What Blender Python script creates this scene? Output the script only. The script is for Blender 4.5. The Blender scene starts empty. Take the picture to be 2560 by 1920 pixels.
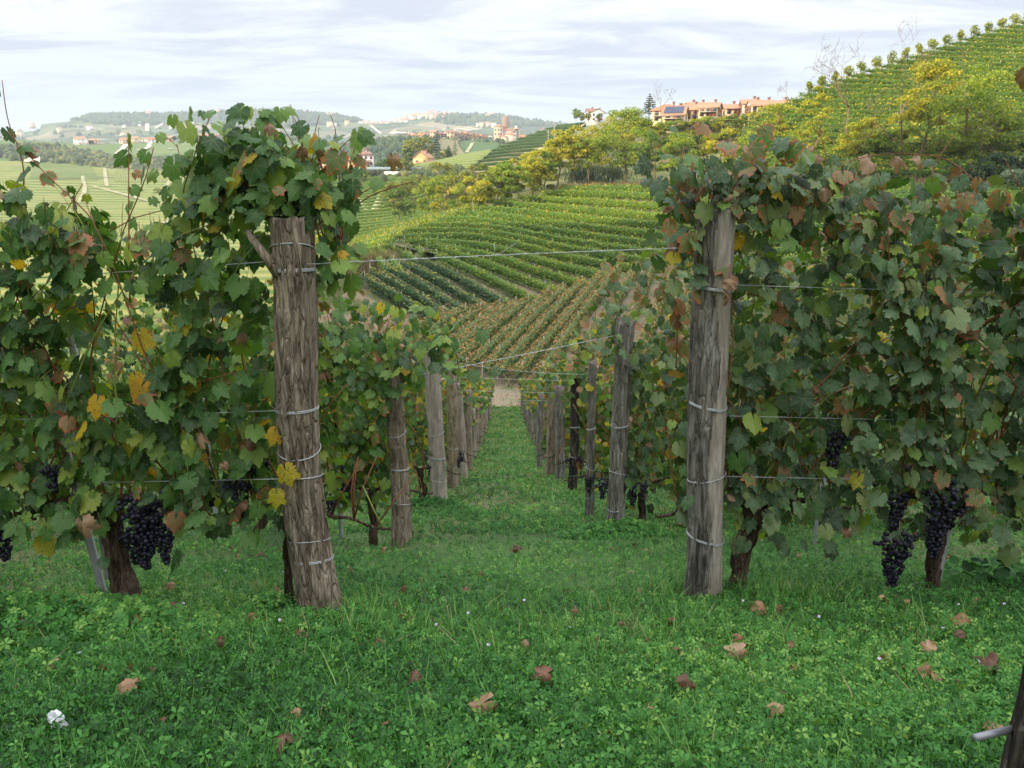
import bpy, bmesh, math, random
import numpy as np
from mathutils import Vector, noise

random.seed(11)
rng = np.random.default_rng(11)
SC = bpy.context.scene
COL = SC.collection
PI = math.pi

# ------------------------------------------------------------------ camera
PITCH = math.radians(16.0)
YAW = math.radians(0.52)
FPX = 2000.0            # focal length in pixels of a 2560 wide picture
cam_data = bpy.data.cameras.new('camera')
cam_data.sensor_width = 36.0
cam_data.lens = 36.0 * FPX / 2560.0
cam_data.clip_start = 0.05
cam_data.clip_end = 30000.0
cam = bpy.data.objects.new('camera', cam_data)
cam.location = (0, 0, 0)
cam.rotation_euler = (PI / 2 - PITCH, 0, -YAW)
COL.objects.link(cam)
SC.camera = cam
cF = np.array([math.sin(YAW) * math.cos(PITCH), math.cos(YAW) * math.cos(PITCH), -math.sin(PITCH)])
cR = np.array([math.cos(YAW), -math.sin(YAW), 0.0])
cU = np.cross(cR, cF)


def W(px, py, D):
    """a point of the place, from where the photograph shows it and how deep it lies"""
    return D * (cF + (px - 1280.0) / FPX * cR + (960.0 - py) / FPX * cU)


def proj(p):
    p = np.asarray(p, float)
    d = p @ cF
    return 1280 + FPX * (p @ cR) / d, 960 - FPX * (p @ cU) / d, d


# ------------------------------------------------------------------ light
SUN_EL = math.radians(17.0)
SUN_DIR = np.array([0.906, 0.423])            # the way the light travels over the ground
SC.view_settings.view_transform = 'Standard'
SC.view_settings.look = 'None'
SC.view_settings.exposure = 0.62
SC.view_settings.gamma = 1.0
SC.view_settings.use_curve_mapping = False
try:
    SC.cycles.use_denoising = True
    SC.cycles.denoiser = 'OPENIMAGEDENOISE'
    SC.cycles.max_bounces = 8
    SC.cycles.diffuse_bounces = 2
    SC.cycles.glossy_bounces = 2
    SC.cycles.transmission_bounces = 4
    SC.cycles.transparent_max_bounces = 8
    SC.cycles.volume_bounces = 0
    SC.cycles.caustics_reflective = False
    SC.cycles.caustics_refractive = False
    SC.cycles.sample_clamp_indirect = 6.0
except Exception:
    pass
sun_data = bpy.data.lights.new('sun', 'SUN')
sun_data.energy = 5.0
sun_data.angle = math.radians(0.6)
sun_data.color = (1.0, 0.84, 0.54)
sun = bpy.data.objects.new('sun', sun_data)
lv = Vector((SUN_DIR[0] * math.cos(SUN_EL), SUN_DIR[1] * math.cos(SUN_EL), -math.sin(SUN_EL)))
sun.rotation_euler = lv.to_track_quat('-Z', 'Y').to_euler()
sun.location = (-60, -60, 60)
COL.objects.link(sun)


class NT:
    """small helper for node trees"""
    def __init__(s, tree):
        s.t = tree
        s.n = tree.nodes
        s.l = tree.links

    def add(s, kind, **kw):
        nd = s.n.new(kind)
        for k, v in kw.items():
            setattr(nd, k, v)
        return nd

    def put(s, sock, v):
        if isinstance(v, bpy.types.NodeSocket):
            s.l.new(v, sock)
        elif v is not None:
            if sock.type == 'RGBA' and len(v) == 3:
                v = (*v, 1.0)
            sock.default_value = v

    def math(s, op, a, b=None, c=None, clamp=False):
        nd = s.add('ShaderNodeMath', operation=op, use_clamp=clamp)
        s.put(nd.inputs[0], a)
        if b is not None: s.put(nd.inputs[1], b)
        if c is not None: s.put(nd.inputs[2], c)
        return nd.outputs[0]

    def vmath(s, op, a, b=None):
        nd = s.add('ShaderNodeVectorMath', operation=op)
        s.put(nd.inputs[0], a)
        if b is not None: s.put(nd.inputs[1], b)
        return nd.outputs[0]

    def mix(s, f, a, b, mode='MIX'):
        nd = s.add('ShaderNodeMix', data_type='RGBA', blend_type=mode)
        s.put(nd.inputs['Factor'], f)
        s.put(nd.inputs[6], a)
        s.put(nd.inputs[7], b)
        return nd.outputs[2]

    def ramp(s, f, stops, mode='LINEAR'):
        nd = s.add('ShaderNodeValToRGB')
        nd.color_ramp.interpolation = mode
        e = nd.color_ramp.elements
        while len(e) > 1: e.remove(e[-1])
        e[0].position = stops[0][0]; e[0].color = (*stops[0][1], 1)
        for p, c in stops[1:]:
            q = e.new(p); q.color = (*c, 1)
        s.put(nd.inputs[0], f)
        return nd.outputs[0]

    def sm(s, v, a, b, c=0.0, d=1.0):
        nd = s.add('ShaderNodeMapRange', interpolation_type='SMOOTHSTEP')
        s.put(nd.inputs[0], v)
        nd.inputs[1].default_value = a; nd.inputs[2].default_value = b
        nd.inputs[3].default_value = c; nd.inputs[4].default_value = d
        return nd.outputs[0]

    def noise(s, vec, scale, detail=3.0, rough=0.55, dist=0.0, out=0):
        nd = s.add('ShaderNodeTexNoise')
        if vec is not None: s.put(nd.inputs['Vector'], vec)
        nd.inputs['Scale'].default_value = scale
        nd.inputs['Detail'].default_value = detail
        nd.inputs['Roughness'].default_value = rough
        nd.inputs['Distortion'].default_value = dist
        return nd.outputs[out]

    def mapping(s, vec, scale=(1, 1, 1), rot=(0, 0, 0), loc=(0, 0, 0)):
        nd = s.add('ShaderNodeMapping')
        s.put(nd.inputs['Vector'], vec)
        nd.inputs['Scale'].default_value = scale
        nd.inputs['Rotation'].default_value = rot
        nd.inputs['Location'].default_value = loc
        return nd.outputs[0]

    def attr(s, name, what='Fac'):
        nd = s.add('ShaderNodeAttribute', attribute_name=name)
        return nd.outputs[what]

    def xyz(s, vec):
        nd = s.add('ShaderNodeSeparateXYZ')
        s.put(nd.inputs[0], vec)
        return nd.outputs

    def comb(s, x, y, z):
        nd = s.add('ShaderNodeCombineXYZ')
        for i, v in enumerate((x, y, z)): s.put(nd.inputs[i], v)
        return nd.outputs[0]

    def bump(s, h, strength, dist):
        nd = s.add('ShaderNodeBump')
        nd.inputs['Strength'].default_value = strength
        nd.inputs['Distance'].default_value = dist
        s.put(nd.inputs['Height'], h)
        return nd.outputs[0]


# ------------------------------------------------------------------ sky
world = bpy.data.worlds.new('World')
SC.world = world
world.use_nodes = True
w = NT(world.node_tree)
w.n.clear()
wout = w.add('ShaderNodeOutputWorld')
bg = w.add('ShaderNodeBackground')
sky = w.add('ShaderNodeTexSky', sky_type='NISHITA')
sky.sun_disc = False
sky.sun_elevation = SUN_EL
sky.sun_rotation = math.atan2(-SUN_DIR[0], -SUN_DIR[1])
sky.altitude = 300
sky.dust_density = 1.5
bg.inputs['Strength'].default_value = 0.12
gen = w.add('ShaderNodeTexCoord').outputs['Generated']
sx, sy, sz = w.xyz(gen)
zz = w.math('MAXIMUM', sz, 0.0)
den = w.math('ADD', zz, 0.10)
cx = w.math('DIVIDE', sx, den)
cy = w.math('DIVIDE', sy, den)
cp = w.comb(cx, cy, 0.0)
c1 = w.noise(w.mapping(cp, (0.50, 0.95, 1.0), (0, 0, 0.1), (4.3, 1.2, 0)), 1.5, 7.0, 0.60, 0.6)
c2 = w.noise(w.mapping(cp, (0.28, 1.5, 1.0), (0, 0, -0.12), (9.1, 3.7, 0)), 1.1, 5.0, 0.6, 0.4)
grey = w.sm(c1, 0.42, 0.60)                    # grey undersides
veil = w.sm(c2, 0.25, 0.62)                    # how thick the high veil is
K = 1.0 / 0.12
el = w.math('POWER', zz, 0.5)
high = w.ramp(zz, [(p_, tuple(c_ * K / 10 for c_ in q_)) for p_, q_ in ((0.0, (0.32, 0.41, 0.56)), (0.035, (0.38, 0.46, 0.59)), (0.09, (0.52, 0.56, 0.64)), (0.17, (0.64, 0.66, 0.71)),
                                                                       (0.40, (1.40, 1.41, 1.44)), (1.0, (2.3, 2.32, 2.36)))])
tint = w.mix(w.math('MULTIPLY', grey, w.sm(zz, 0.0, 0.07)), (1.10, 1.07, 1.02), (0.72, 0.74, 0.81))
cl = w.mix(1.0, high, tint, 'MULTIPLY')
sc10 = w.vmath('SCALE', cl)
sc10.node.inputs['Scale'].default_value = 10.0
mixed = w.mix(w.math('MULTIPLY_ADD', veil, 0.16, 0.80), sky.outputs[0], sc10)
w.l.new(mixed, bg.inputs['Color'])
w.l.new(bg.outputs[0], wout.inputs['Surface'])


# ------------------------------------------------------------------ object helpers
def tag(o, label=None, cat=None, group=None, kind=None):
    if label: o['label'] = label
    if cat: o['category'] = cat
    if group: o['group'] = group
    if kind: o['kind'] = kind
    return o


def empty(name, loc, label=None, cat=None, group=None, rz=0.0):
    o = bpy.data.objects.new(name, None)
    o.location = tuple(loc)
    o.rotation_euler = (0, 0, rz)
    o.empty_display_size = 0.1
    COL.objects.link(o)
    return tag(o, label, cat, group)


def mesh_np(name, V, faces, mats=(), attrs=None, smooth=False, midx=None):
    """faces: list of (n,k) int arrays; attrs: {name: (n,) or (n,3) per vertex}"""
    V = np.asarray(V, np.float32).reshape(-1, 3)
    faces = [np.asarray(f, np.int32) for f in faces if len(f)]
    me = bpy.data.meshes.new(name)
    me.vertices.add(len(V))
    me.vertices.foreach_set('co', V.ravel())
    nl = sum(f.size for f in faces)
    nf = sum(len(f) for f in faces)
    me.loops.add(nl)
    me.polygons.add(nf)
    me.loops.foreach_set('vertex_index', np.concatenate([f.ravel() for f in faces]) if faces else np.zeros(0, np.int32))
    tot = np.concatenate([np.full(len(f), f.shape[1], np.int32) for f in faces])
    st = np.concatenate([[0], np.cumsum(tot)[:-1]]).astype(np.int32)
    me.polygons.foreach_set('loop_start', st)
    me.polygons.foreach_set('loop_total', tot)
    if smooth:
        me.polygons.foreach_set('use_smooth', np.ones(nf, bool))
    if midx is not None:
        me.polygons.foreach_set('material_index', np.asarray(midx, np.int32))
    me.update(calc_edges=True)
    for k, a in (attrs or {}).items():
        a = np.asarray(a, np.float32)
        if a.ndim == 1:
            t = me.attributes.new(k, 'FLOAT', 'POINT'); t.data.foreach_set('value', a)
        else:
            t = me.attributes.new(k, 'FLOAT_VECTOR', 'POINT'); t.data.foreach_set('vector', a.ravel())
    for m in (mats if isinstance(mats, (list, tuple)) else [mats]):
        me.materials.append(m)
    return me


def obj(name, me, parent=None, loc=(0, 0, 0)):
    o = bpy.data.objects.new(name, me)
    o.location = tuple(loc)
    COL.objects.link(o)
    if parent is not None: o.parent = parent
    return o


def stamp(TV, TF, pos, rot, scale):
    """copies of a template: TV (m,3), TF (f,k), pos (n,3), rot (n,3,3) columns = axes, scale (n,) or (n,3)"""
    n, m = len(pos), len(TV)
    scale = np.asarray(scale, float)
    if scale.ndim == 1: scale = np.repeat(scale[:, None], 3, 1)
    loc = TV[None] * scale[:, None, :]
    V = np.einsum('nij,nmj->nmi', rot, loc) + pos[:, None, :]
    F = TF[None] + (np.arange(n) * m)[:, None, None]
    return V.reshape(-1, 3), F.reshape(-1, TF.shape[1])


def norm(a):
    return a / np.maximum(np.linalg.norm(a, axis=-1, keepdims=True), 1e-9)


def basis(nrm, tip):
    """axes with z = nrm and y as near tip as possible"""
    z = norm(nrm)
    y = norm(tip - (tip * z).sum(-1, keepdims=True) * z)
    x = np.cross(y, z)
    return np.stack([x, y, z], -1)


def rand_dirs(n):
    return norm(rng.normal(size=(n, 3)))


def tube(pts, rad, sides=6, cap=True, wob=0.0):
    pts = np.asarray(pts, float)
    n = len(pts)
    rad = np.full(n, rad, float) if np.isscalar(rad) else np.asarray(rad, float)
    t = np.gradient(pts, axis=0)
    t = norm(t)
    up = np.array([0.0, 0, 1]) if abs(t[0, 2]) < 0.9 else np.array([1.0, 0, 0])
    a = norm(np.cross(t, up)); b = np.cross(t, a)
    ang = np.linspace(0, 2 * PI, sides, endpoint=False)
    R = rad[:, None] * (1 + (wob * rng.normal(size=(n, sides)) if wob else 0))
    V = pts[:, None] + (a[:, None] * np.cos(ang)[None, :, None] + b[:, None] * np.sin(ang)[None, :, None]) * np.broadcast_to(R, (n, sides))[..., None]
    V = V.reshape(-1, 3)
    F = []
    for i in range(n - 1):
        for j in range(sides):
            k = (j + 1) % sides
            F.append((i * sides + j, i * sides + k, (i + 1) * sides + k, (i + 1) * sides + j))
    if cap:
        c0 = len(V); V = np.vstack([V, pts[:1], pts[-1:]])
        for j in range(sides):
            k = (j + 1) % sides
            F.append((c0, k, j, j)); F.append((c0 + 1, (n - 1) * sides + j, (n - 1) * sides + k, (n - 1) * sides + k))
    return V, np.array(F)


class Bag:
    """collects pieces that become one mesh"""
    def __init__(s):
        s.V = []; s.F = {}; s.n = 0; s.A = {}

    def add(s, V, F, **attrs):
        V = np.asarray(V, float).reshape(-1, 3); F = np.asarray(F)
        # quads that are really triangles
        if F.shape[1] == 4:
            tri = F[:, 2] == F[:, 3]
            if tri.any(): s.F.setdefault(3, []).append(F[tri][:, :3] + s.n)
            F = F[~tri]
        if len(F): s.F.setdefault(F.shape[1], []).append(F + s.n)
        s.V.append(V)
        for k, a in attrs.items():
            a = np.asarray(a, float)
            if a.ndim == 0: a = np.full(len(V), float(a))
            s.A.setdefault(k, []).append(a)
        s.n += len(V)
        return s

    def tube(s, pts, rad, sides=6, **kw):
        return s.add(*tube(pts, rad, sides), **kw)

    def box(s, c, size, rz=0.0, **kw):
        c = np.asarray(c, float); h = np.asarray(size, float) / 2
        P = np.array([[x, y, z] for x in (-1, 1) for y in (-1, 1) for z in (-1, 1)]) * h
        ca, sa = math.cos(rz), math.sin(rz)
        P = np.stack([P[:, 0] * ca - P[:, 1] * sa, P[:, 0] * sa + P[:, 1] * ca, P[:, 2]], -1) + c
        F = [(0, 1, 3, 2), (4, 6, 7, 5), (0, 4, 5, 1), (2, 3, 7, 6), (0, 2, 6, 4), (1, 5, 7, 3)]
        return s.add(P, np.array(F), **kw)

    def mesh(s, name, mats, smooth=False):
        return mesh_np(name, np.vstack(s.V), [np.vstack(f) for f in s.F.values()], mats,
                       {k: np.concatenate(v) for k, v in s.A.items()}, smooth)

    def build(s, name, mats, parent=None, smooth=False, loc=(0, 0, 0)):
        return obj(name, s.mesh(name, mats, smooth), parent, loc)


def fbm(p, o=3):
    v = 0.0; a = 1.0; q = Vector(p)
    for _ in range(o):
        v += a * noise.noise(q); q = q * 2.03; a *= 0.5
    return v


ORD = ['first', 'second', 'third', 'fourth', 'fifth', 'sixth', 'seventh', 'eighth', 'ninth', 'tenth', 'eleventh', 'twelfth', 'thirteenth',
       'fourteenth', 'fifteenth', 'sixteenth', 'seventeenth', 'eighteenth', 'nineteenth', 'twentieth', 'twenty-first', 'twenty-second',
       'twenty-third', 'twenty-fourth', 'twenty-fifth', 'twenty-sixth', 'twenty-seventh', 'twenty-eighth', 'twenty-ninth', 'thirtieth',
       'thirty-first', 'thirty-second', 'thirty-third', 'thirty-fourth', 'thirty-fifth', 'thirty-sixth', 'thirty-seventh', 'thirty-eighth']

ORD = ORD[:19] + [t_ + ('-' + u_ if u_ else '') for t_, tt_ in (('twenty', 0), ('thirty', 0), ('forty', 0), ('fifty', 0), ('sixty', 0)) for u_ in
                  ('', 'first', 'second', 'third', 'fourth', 'fifth', 'sixth', 'seventh', 'eighth', 'ninth')]
ORD = [q_.replace('ty', 'tieth') if q_.endswith('ty') else q_ for q_ in ORD]


# ------------------------------------------------------------------ materials
def newmat(name):
    m = bpy.data.materials.new(name)
    m.use_nodes = True
    t = NT(m.node_tree)
    p = m.node_tree.nodes['Principled BSDF']
    p.inputs['Roughness'].default_value = 0.8
    p.inputs['Specular IOR Level'].default_value = 0.25
    return m, t, p


def plain(name, col, rough=0.8, var=0.12, scale=6.0, metal=0.0, spec=0.25):
    m, t, p = newmat(name)
    co = t.add('ShaderNodeTexCoord').outputs['Object']
    n = t.noise(co, scale, 4)
    c = t.mix(n, tuple(v * (1 - 2 * var) for v in col), tuple(min(1, v * (1 + 2 * var)) for v in col))
    t.put(p.inputs['Base Color'], c)
    p.inputs['Roughness'].default_value = rough
    p.inputs['Metallic'].default_value = metal
    p.inputs['Specular IOR Level'].default_value = spec
    return m


def foliage(name, stops, trans=0.30, rough=0.6, under=None, spec=0.2, patch=None):
    """leaves as one mass; 'rnd' picks the colour of each leaf"""
    m, t, p = newmat(name)
    r = t.attr('rnd')
    c = t.ramp(r, stops)
    if patch:
        geo = t.add('ShaderNodeNewGeometry').outputs['Position']
        n = t.noise(geo, patch[0], 3)
        c = t.mix(t.sm(n, 0.42, 0.62), c, t.mix(1.0, c, patch[1], 'MULTIPLY'))
    t.put(p.inputs['Base Color'], c)
    p.inputs['Roughness'].default_value = rough
    p.inputs['Specular IOR Level'].default_value = spec
    tr = t.add('ShaderNodeBsdfTranslucent')
    t.put(tr.inputs['Color'], t.mix(1.0, c, (1.25, 1.15, 0.55), 'MULTIPLY'))
    mx = t.add('ShaderNodeMixShader')
    mx.inputs[0].default_value = trans
    t.l.new(p.outputs[0], mx.inputs[1]); t.l.new(tr.outputs[0], mx.inputs[2])
    t.l.new(mx.outputs[0], t.n['Material Output'].inputs['Surface'])
    return m


def vineleaf(name, cols, vein, edge=None, edge_amt=0.0, trans=0.28, src='obj', spot=0.0, bloom=0.0):
    m, t, p = newmat(name)
    r = t.add('ShaderNodeObjectInfo').outputs['Random'] if src == 'obj' else t.attr('rnd')
    c = t.ramp(r, cols)
    l = t.attr('luv', 'Vector')
    x, y, e = t.xyz(l)
    ax = t.math('ABSOLUTE', x)
    # distance to the five main veins (mirrored)
    ds = []
    for ang in (90, 38, -12):
        ca, sa = math.cos(math.radians(ang)), math.sin(math.radians(ang))
        if ang == 90:
            d = ax
        else:
            d = t.math('ABSOLUTE', t.math('SUBTRACT', t.math('MULTIPLY', ax, sa), t.math('MULTIPLY', y, ca)))
        ds.append(d)
    dm = t.math('MINIMUM', t.math('MINIMUM', ds[0], ds[1]), ds[2])
    v = t.sm(dm, 0.008, 0.035, 1.0, 0.0)
    wn = t.noise(t.comb(x, y, t.math('MULTIPLY', r, 37.0)), 3.2, 4, 0.6)
    # tonal variation in the blade
    c = t.mix(t.math('MULTIPLY', wn, 0.55), c, t.mix(1.0, c, (0.55, 0.62, 0.6), 'MULTIPLY'))
    if bloom:
        bn = t.noise(t.comb(x, y, t.math('MULTIPLY', r, 91.0)), 1.6, 5, 0.7)
        c = t.mix(t.math('MULTIPLY', t.sm(bn, 0.40, 0.70), bloom), c, (0.16, 0.225, 0.17))
    c = t.mix(t.math('MULTIPLY', v, 0.45), c, vein)
    if edge:
        ef = t.math('ADD', e, t.math('MULTIPLY', t.math('SUBTRACT', wn, 0.5), 1.6))
        ef = t.sm(ef, 1.12 - edge_amt, 1.25 - edge_amt)
        c = t.mix(ef, c, edge)
    if spot:
        sn = t.noise(t.comb(x, y, t.math('MULTIPLY', r, 53.0)), 9.0, 2, 0.5)
        c = t.mix(t.sm(sn, 0.70 - spot, 0.76 - spot), c, (0.09, 0.04, 0.025))
    bf = t.add('ShaderNodeNewGeometry').outputs['Backfacing']
    cb = t.mix(0.30, c, (0.16, 0.24, 0.11))
    cc = t.mix(bf, c, cb)
    t.put(p.inputs['Base Color'], cc)
    p.inputs['Roughness'].default_value = 0.50
    p.inputs['Specular IOR Level'].default_value = 0.30
    t.put(p.inputs['Normal'], t.bump(t.math('ADD', t.math('MULTIPLY', wn, 0.5), t.math('MULTIPLY', v, 0.5)), 0.35, 0.01))
    tr = t.add('ShaderNodeBsdfTranslucent')
    t.put(tr.inputs['Color'], t.mix(1.0, c, (1.5, 1.5, 0.55), 'MULTIPLY'))
    mx = t.add('ShaderNodeMixShader')
    mx.inputs[0].default_value = trans
    t.l.new(p.outputs[0], mx.inputs[1]); t.l.new(tr.outputs[0], mx.inputs[2])
    t.l.new(mx.outputs[0], t.n['Material Output'].inputs['Surface'])
    return m


def bark(name, light, dark, warm=None, scale=1.0, bump=0.02, strength=0.9):
    m, t, p = newmat(name)
    co = t.add('ShaderNodeTexCoord').outputs['Object']
    s = t.mapping(co, (26 * scale, 26 * scale, 3.2 * scale))
    n1 = t.noise(s, 1.0, 6, 0.65, 0.8)
    n2 = t.noise(t.mapping(co, (70 * scale, 70 * scale, 14 * scale)), 1.0, 4, 0.6)
    n3 = t.noise(co, 4.0 * scale, 3)
    c = t.mix(t.sm(n1, 0.36, 0.66), dark, light)
    c = t.mix(t.math('MULTIPLY', t.sm(n2, 0.45, 0.75), 0.5), c, tuple(min(1, v * 1.35) for v in light))
    if warm:
        c = t.mix(t.math('MULTIPLY', t.sm(n3, 0.45, 0.7), 0.6), c, warm)
    t.put(p.inputs['Base Color'], c)
    p.inputs['Roughness'].default_value = 0.9
    p.inputs['Specular IOR Level'].default_value = 0.15
    wv = t.vmath('ADD', t.mapping(co, (42 * scale, 42 * scale, 5.5 * scale)), t.vmath('MULTIPLY', t.noise(co, 9.0, 4, out=1), (0.9, 0.9, 0.6)))
    vo = t.add('ShaderNodeTexVoronoi', feature='DISTANCE_TO_EDGE')
    t.put(vo.inputs['Vector'], wv); vo.inputs['Scale'].default_value = 1.0
    ck = t.sm(vo.outputs['Distance'], 0.0, 0.11)
    c = t.mix(ck, t.mix(0.26, c, dark), c)
    n4 = t.noise(t.mapping(co, (120 * scale, 120 * scale, 9 * scale)), 1.0, 5, 0.7, 0.4)
    c = t.mix(t.sm(n4, 0.36, 0.54, 0.38, 0.0), c, dark)
    n5 = t.noise(co, 7.0 * scale, 4, 0.6)
    c = t.mix(t.math('MULTIPLY', n5, 0.5), c, t.mix(1.0, c, (0.62, 0.60, 0.60), 'MULTIPLY'))
    lich = t.sm(t.noise(co, 22.0 * scale, 4, 0.7), 0.62, 0.72)
    c = t.mix(t.math('MULTIPLY', lich, 0.35), c, (0.40, 0.40, 0.33))
    t.put(p.inputs['Base Color'], c)
    h = t.math('ADD', t.math('MULTIPLY', ck, 0.5), t.math('ADD', t.math('MULTIPLY', n1, 1.2), t.math('ADD', t.math('MULTIPLY', n2, 0.4), t.math('MULTIPLY', n4, 0.6))))
    t.put(p.inputs['Normal'], t.bump(h, strength, bump))
    return m


M = {}
G1 = [(0.0, (0.024, 0.068, 0.016)), (0.35, (0.050, 0.128, 0.024)), (0.65, (0.090, 0.190, 0.034)), (0.88, (0.16, 0.26, 0.040)), (1.0, (0.27, 0.32, 0.045))]
G2 = [(0.0, (0.020, 0.050, 0.017)), (0.4, (0.046, 0.104, 0.034)), (0.8, (0.092, 0.165, 0.060)), (1.0, (0.20, 0.24, 0.065))]
for src in ('obj', 'mass'):
    M['leaf_green_' + src] = vineleaf('vine_leaf_green_' + src, G1, (0.16, 0.25, 0.09), (0.30, 0.16, 0.07), -0.06, src=src, bloom=0.12, spot=-0.02)
    M['leaf_dusty_' + src] = vineleaf('vine_leaf_dusty_' + src, G2, (0.17, 0.22, 0.13), (0.36, 0.15, 0.09), 0.06, src=src, bloom=0.30, spot=0.02, trans=0.2)
    M['leaf_yellow_' + src] = vineleaf('vine_leaf_yellow_' + src, [(0, (0.30, 0.33, 0.03)), (0.5, (0.50, 0.38, 0.03)), (1, (0.55, 0.28, 0.03))], (0.25, 0.30, 0.06),
                                       (0.30, 0.09, 0.03), 0.12, src=src, spot=0.09, trans=0.4)
    M['leaf_rusty_' + src] = vineleaf('vine_leaf_rusty_' + src, [(0, (0.09, 0.15, 0.045)), (0.6, (0.15, 0.16, 0.055)), (1, (0.26, 0.13, 0.06))], (0.25, 0.24, 0.10),
                                      (0.33, 0.11, 0.05), 0.35, src=src, spot=0.03)
    M['leaf_brown_' + src] = vineleaf('vine_leaf_brown_' + src, [(0, (0.15, 0.075, 0.04)), (0.5, (0.26, 0.15, 0.08)), (1, (0.36, 0.25, 0.16))], (0.34, 0.24, 0.15),
                                      (0.20, 0.09, 0.05), 0.1, src=src, trans=0.15)
M['cane'] = plain('red_brown_cane', (0.20, 0.075, 0.035), 0.6, 0.2, 30)
M['cane_green'] = plain('green_cane', (0.24, 0.27, 0.07), 0.55, 0.15, 30)
M['vinewood'] = bark('old_vine_wood', (0.17, 0.12, 0.085), (0.035, 0.024, 0.017), None, 1.6, 0.02)
M['post_bark'] = bark('chestnut_bark', (0.56, 0.47, 0.37), (0.19, 0.145, 0.105), (0.56, 0.46, 0.34), 1.0, 0.03, 1.0)
M['post_grey'] = bark('weathered_grey_wood', (0.38, 0.36, 0.33), (0.10, 0.09, 0.078), (0.26, 0.22, 0.17), 0.9, 0.02)
M['post_pale'] = bark('pale_split_wood', (0.42, 0.385, 0.33), (0.20, 0.175, 0.145), (0.30, 0.25, 0.19), 0.7, 0.006, 0.5)
M['post_dark'] = bark('dark_post_bark', (0.10, 0.085, 0.075), (0.02, 0.017, 0.015), None, 0.9, 0.02)  # dark brown bark colour, streaked darker along its length
M['wire'] = plain('galvanised_wire', (0.42, 0.44, 0.46), 0.42, 0.15, 40, 0.55)
M['stake'] = plain('grey_stake', (0.30, 0.31, 0.32), 0.6, 0.12, 12)
M['grape'] = None


def make_grape():
    m, t, p = newmat('blue_black_grape')
    co = t.add('ShaderNodeTexCoord').outputs['Object']
    r = t.attr('rnd')
    n = t.noise(co, 60.0, 4)
    c = t.mix(t.math('MULTIPLY', t.sm(n, 0.40, 0.78), 0.40), t.mix(r, (0.004, 0.004, 0.009), (0.014, 0.012, 0.024)), (0.060, 0.072, 0.115))
    t.put(p.inputs['Base Color'], c)
    p.inputs['Roughness'].default_value = 0.45
    return m


M['grape'] = make_grape()

# ------------------------------------------------------------------ ground of the near slope
_PY = [-420, -180, -100, -60, -30, -12, -5, 0, 1.42, 2.96, 5.41, 8.74, 11.07, 13.4, 16.3, 19.15, 30, 43.3, 46, 50, 60, 70, 85, 160]
_PZ = [90, 58, 38, 24, 12, 3.5, 0.2, -0.93, -1.27, -1.865, -2.79, -4.01, -4.77, -5.6, -6.57, -7.44, -10.55, -13.75, -14.9, -17.5, -21.5, -25.0, -30, -60]
_fy = np.linspace(-420, 160, 5801)
_fz = np.interp(_fy, _PY, _PZ)
for _ in range(2):
    _fz = np.convolve(np.pad(_fz, 4, mode='edge'), np.ones(9) / 9, mode='valid')


def zg(x, y):
    x = np.asarray(x, float); y = np.asarray(y, float)
    z = np.interp(y, _fy, _fz)
    near = np.clip(1 - (np.abs(x) + np.abs(y - 10)) / 60, 0, 1)
    z = z + near * (0.022 * np.sin(x * 2.1 + y * 1.3) + 0.018 * np.sin(x * 4.7 - y * 3.1 + 1) + 0.012 * np.sin(x * 9.1 + y * 7.3))
    # worn middle of the aisle and the small bank along the first row
    z = z - near * 0.05 * np.exp(-((x - 0.1) / 0.45) ** 2) * (y > 3.4)
    z = z + 0.0 * np.exp(-((y - 2.75) / 0.28) ** 2) * np.exp(-(x / 4.0) ** 2)
    # unseen hill flank added to the west, its height shaped to shade the slopes
    H = np.interp(y, [-420, -200, 10, 34, 48, 66, 92, 120, 150], [96, 94, 90, 82, 52, 33, 18, -12, -60])
    xs0 = 45 + 0.75 * np.maximum(y, 0)
    f = np.clip((-x - xs0) / 90, 0, 1); f = f * f * (3 - 2 * f)
    return z + (np.maximum(H, z) - z) * f


def grass_ground(name, near):
    m, t, p = newmat(name)
    co = t.add('ShaderNodeTexCoord').outputs['Object']
    n = t.noise(co, 2.2, 6, 0.62)
    n2 = t.noise(co, 0.35, 4, 0.6)
    n3 = t.noise(co, 24.0, 4, 0.7)
    c = t.ramp(n, [(0.30, (0.045, 0.085, 0.025)), (0.55, (0.070, 0.150, 0.040)), (0.75, (0.12, 0.18, 0.06))])
    c = t.mix(t.math('MULTIPLY', t.sm(n2, 0.46, 0.66), 0.75), c, (0.17, 0.155, 0.085))
    c = t.mix(t.math('MULTIPLY', n3, 0.6), c, t.mix(1.0, c, (0.35, 0.4, 0.35), 'MULTIPLY'))
    # bare brown soil at the foot of the slope
    px, py, pz = t.xyz(co)
    soil = t.sm(t.math('ADD', py, t.math('MULTIPLY', t.math('SUBTRACT', n2, 0.5), 8.0)), 45.5, 50.0)
    sc = t.ramp(n, [(0.3, (0.17, 0.135, 0.085)), (0.52, (0.26, 0.21, 0.14)), (0.68, (0.15, 0.18, 0.07))])
    c = t.mix(soil, c, sc)
    pth = t.math('MULTIPLY', t.sm(py, 43.6, 44.6), t.sm(py, 46.6, 48.0, 1.0, 0.0))
    c = t.mix(pth, c, t.mix(n3, (0.44, 0.37, 0.27), (0.60, 0.53, 0.42)))
    t.put(p.inputs['Base Color'], c)
    p.inputs['Roughness'].default_value = 0.95
    t.put(p.inputs['Normal'], t.bump(t.math('ADD', n, n3), 0.6, 0.03))
    return m


M['ground'] = grass_ground('grassy_ground', True)


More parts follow.
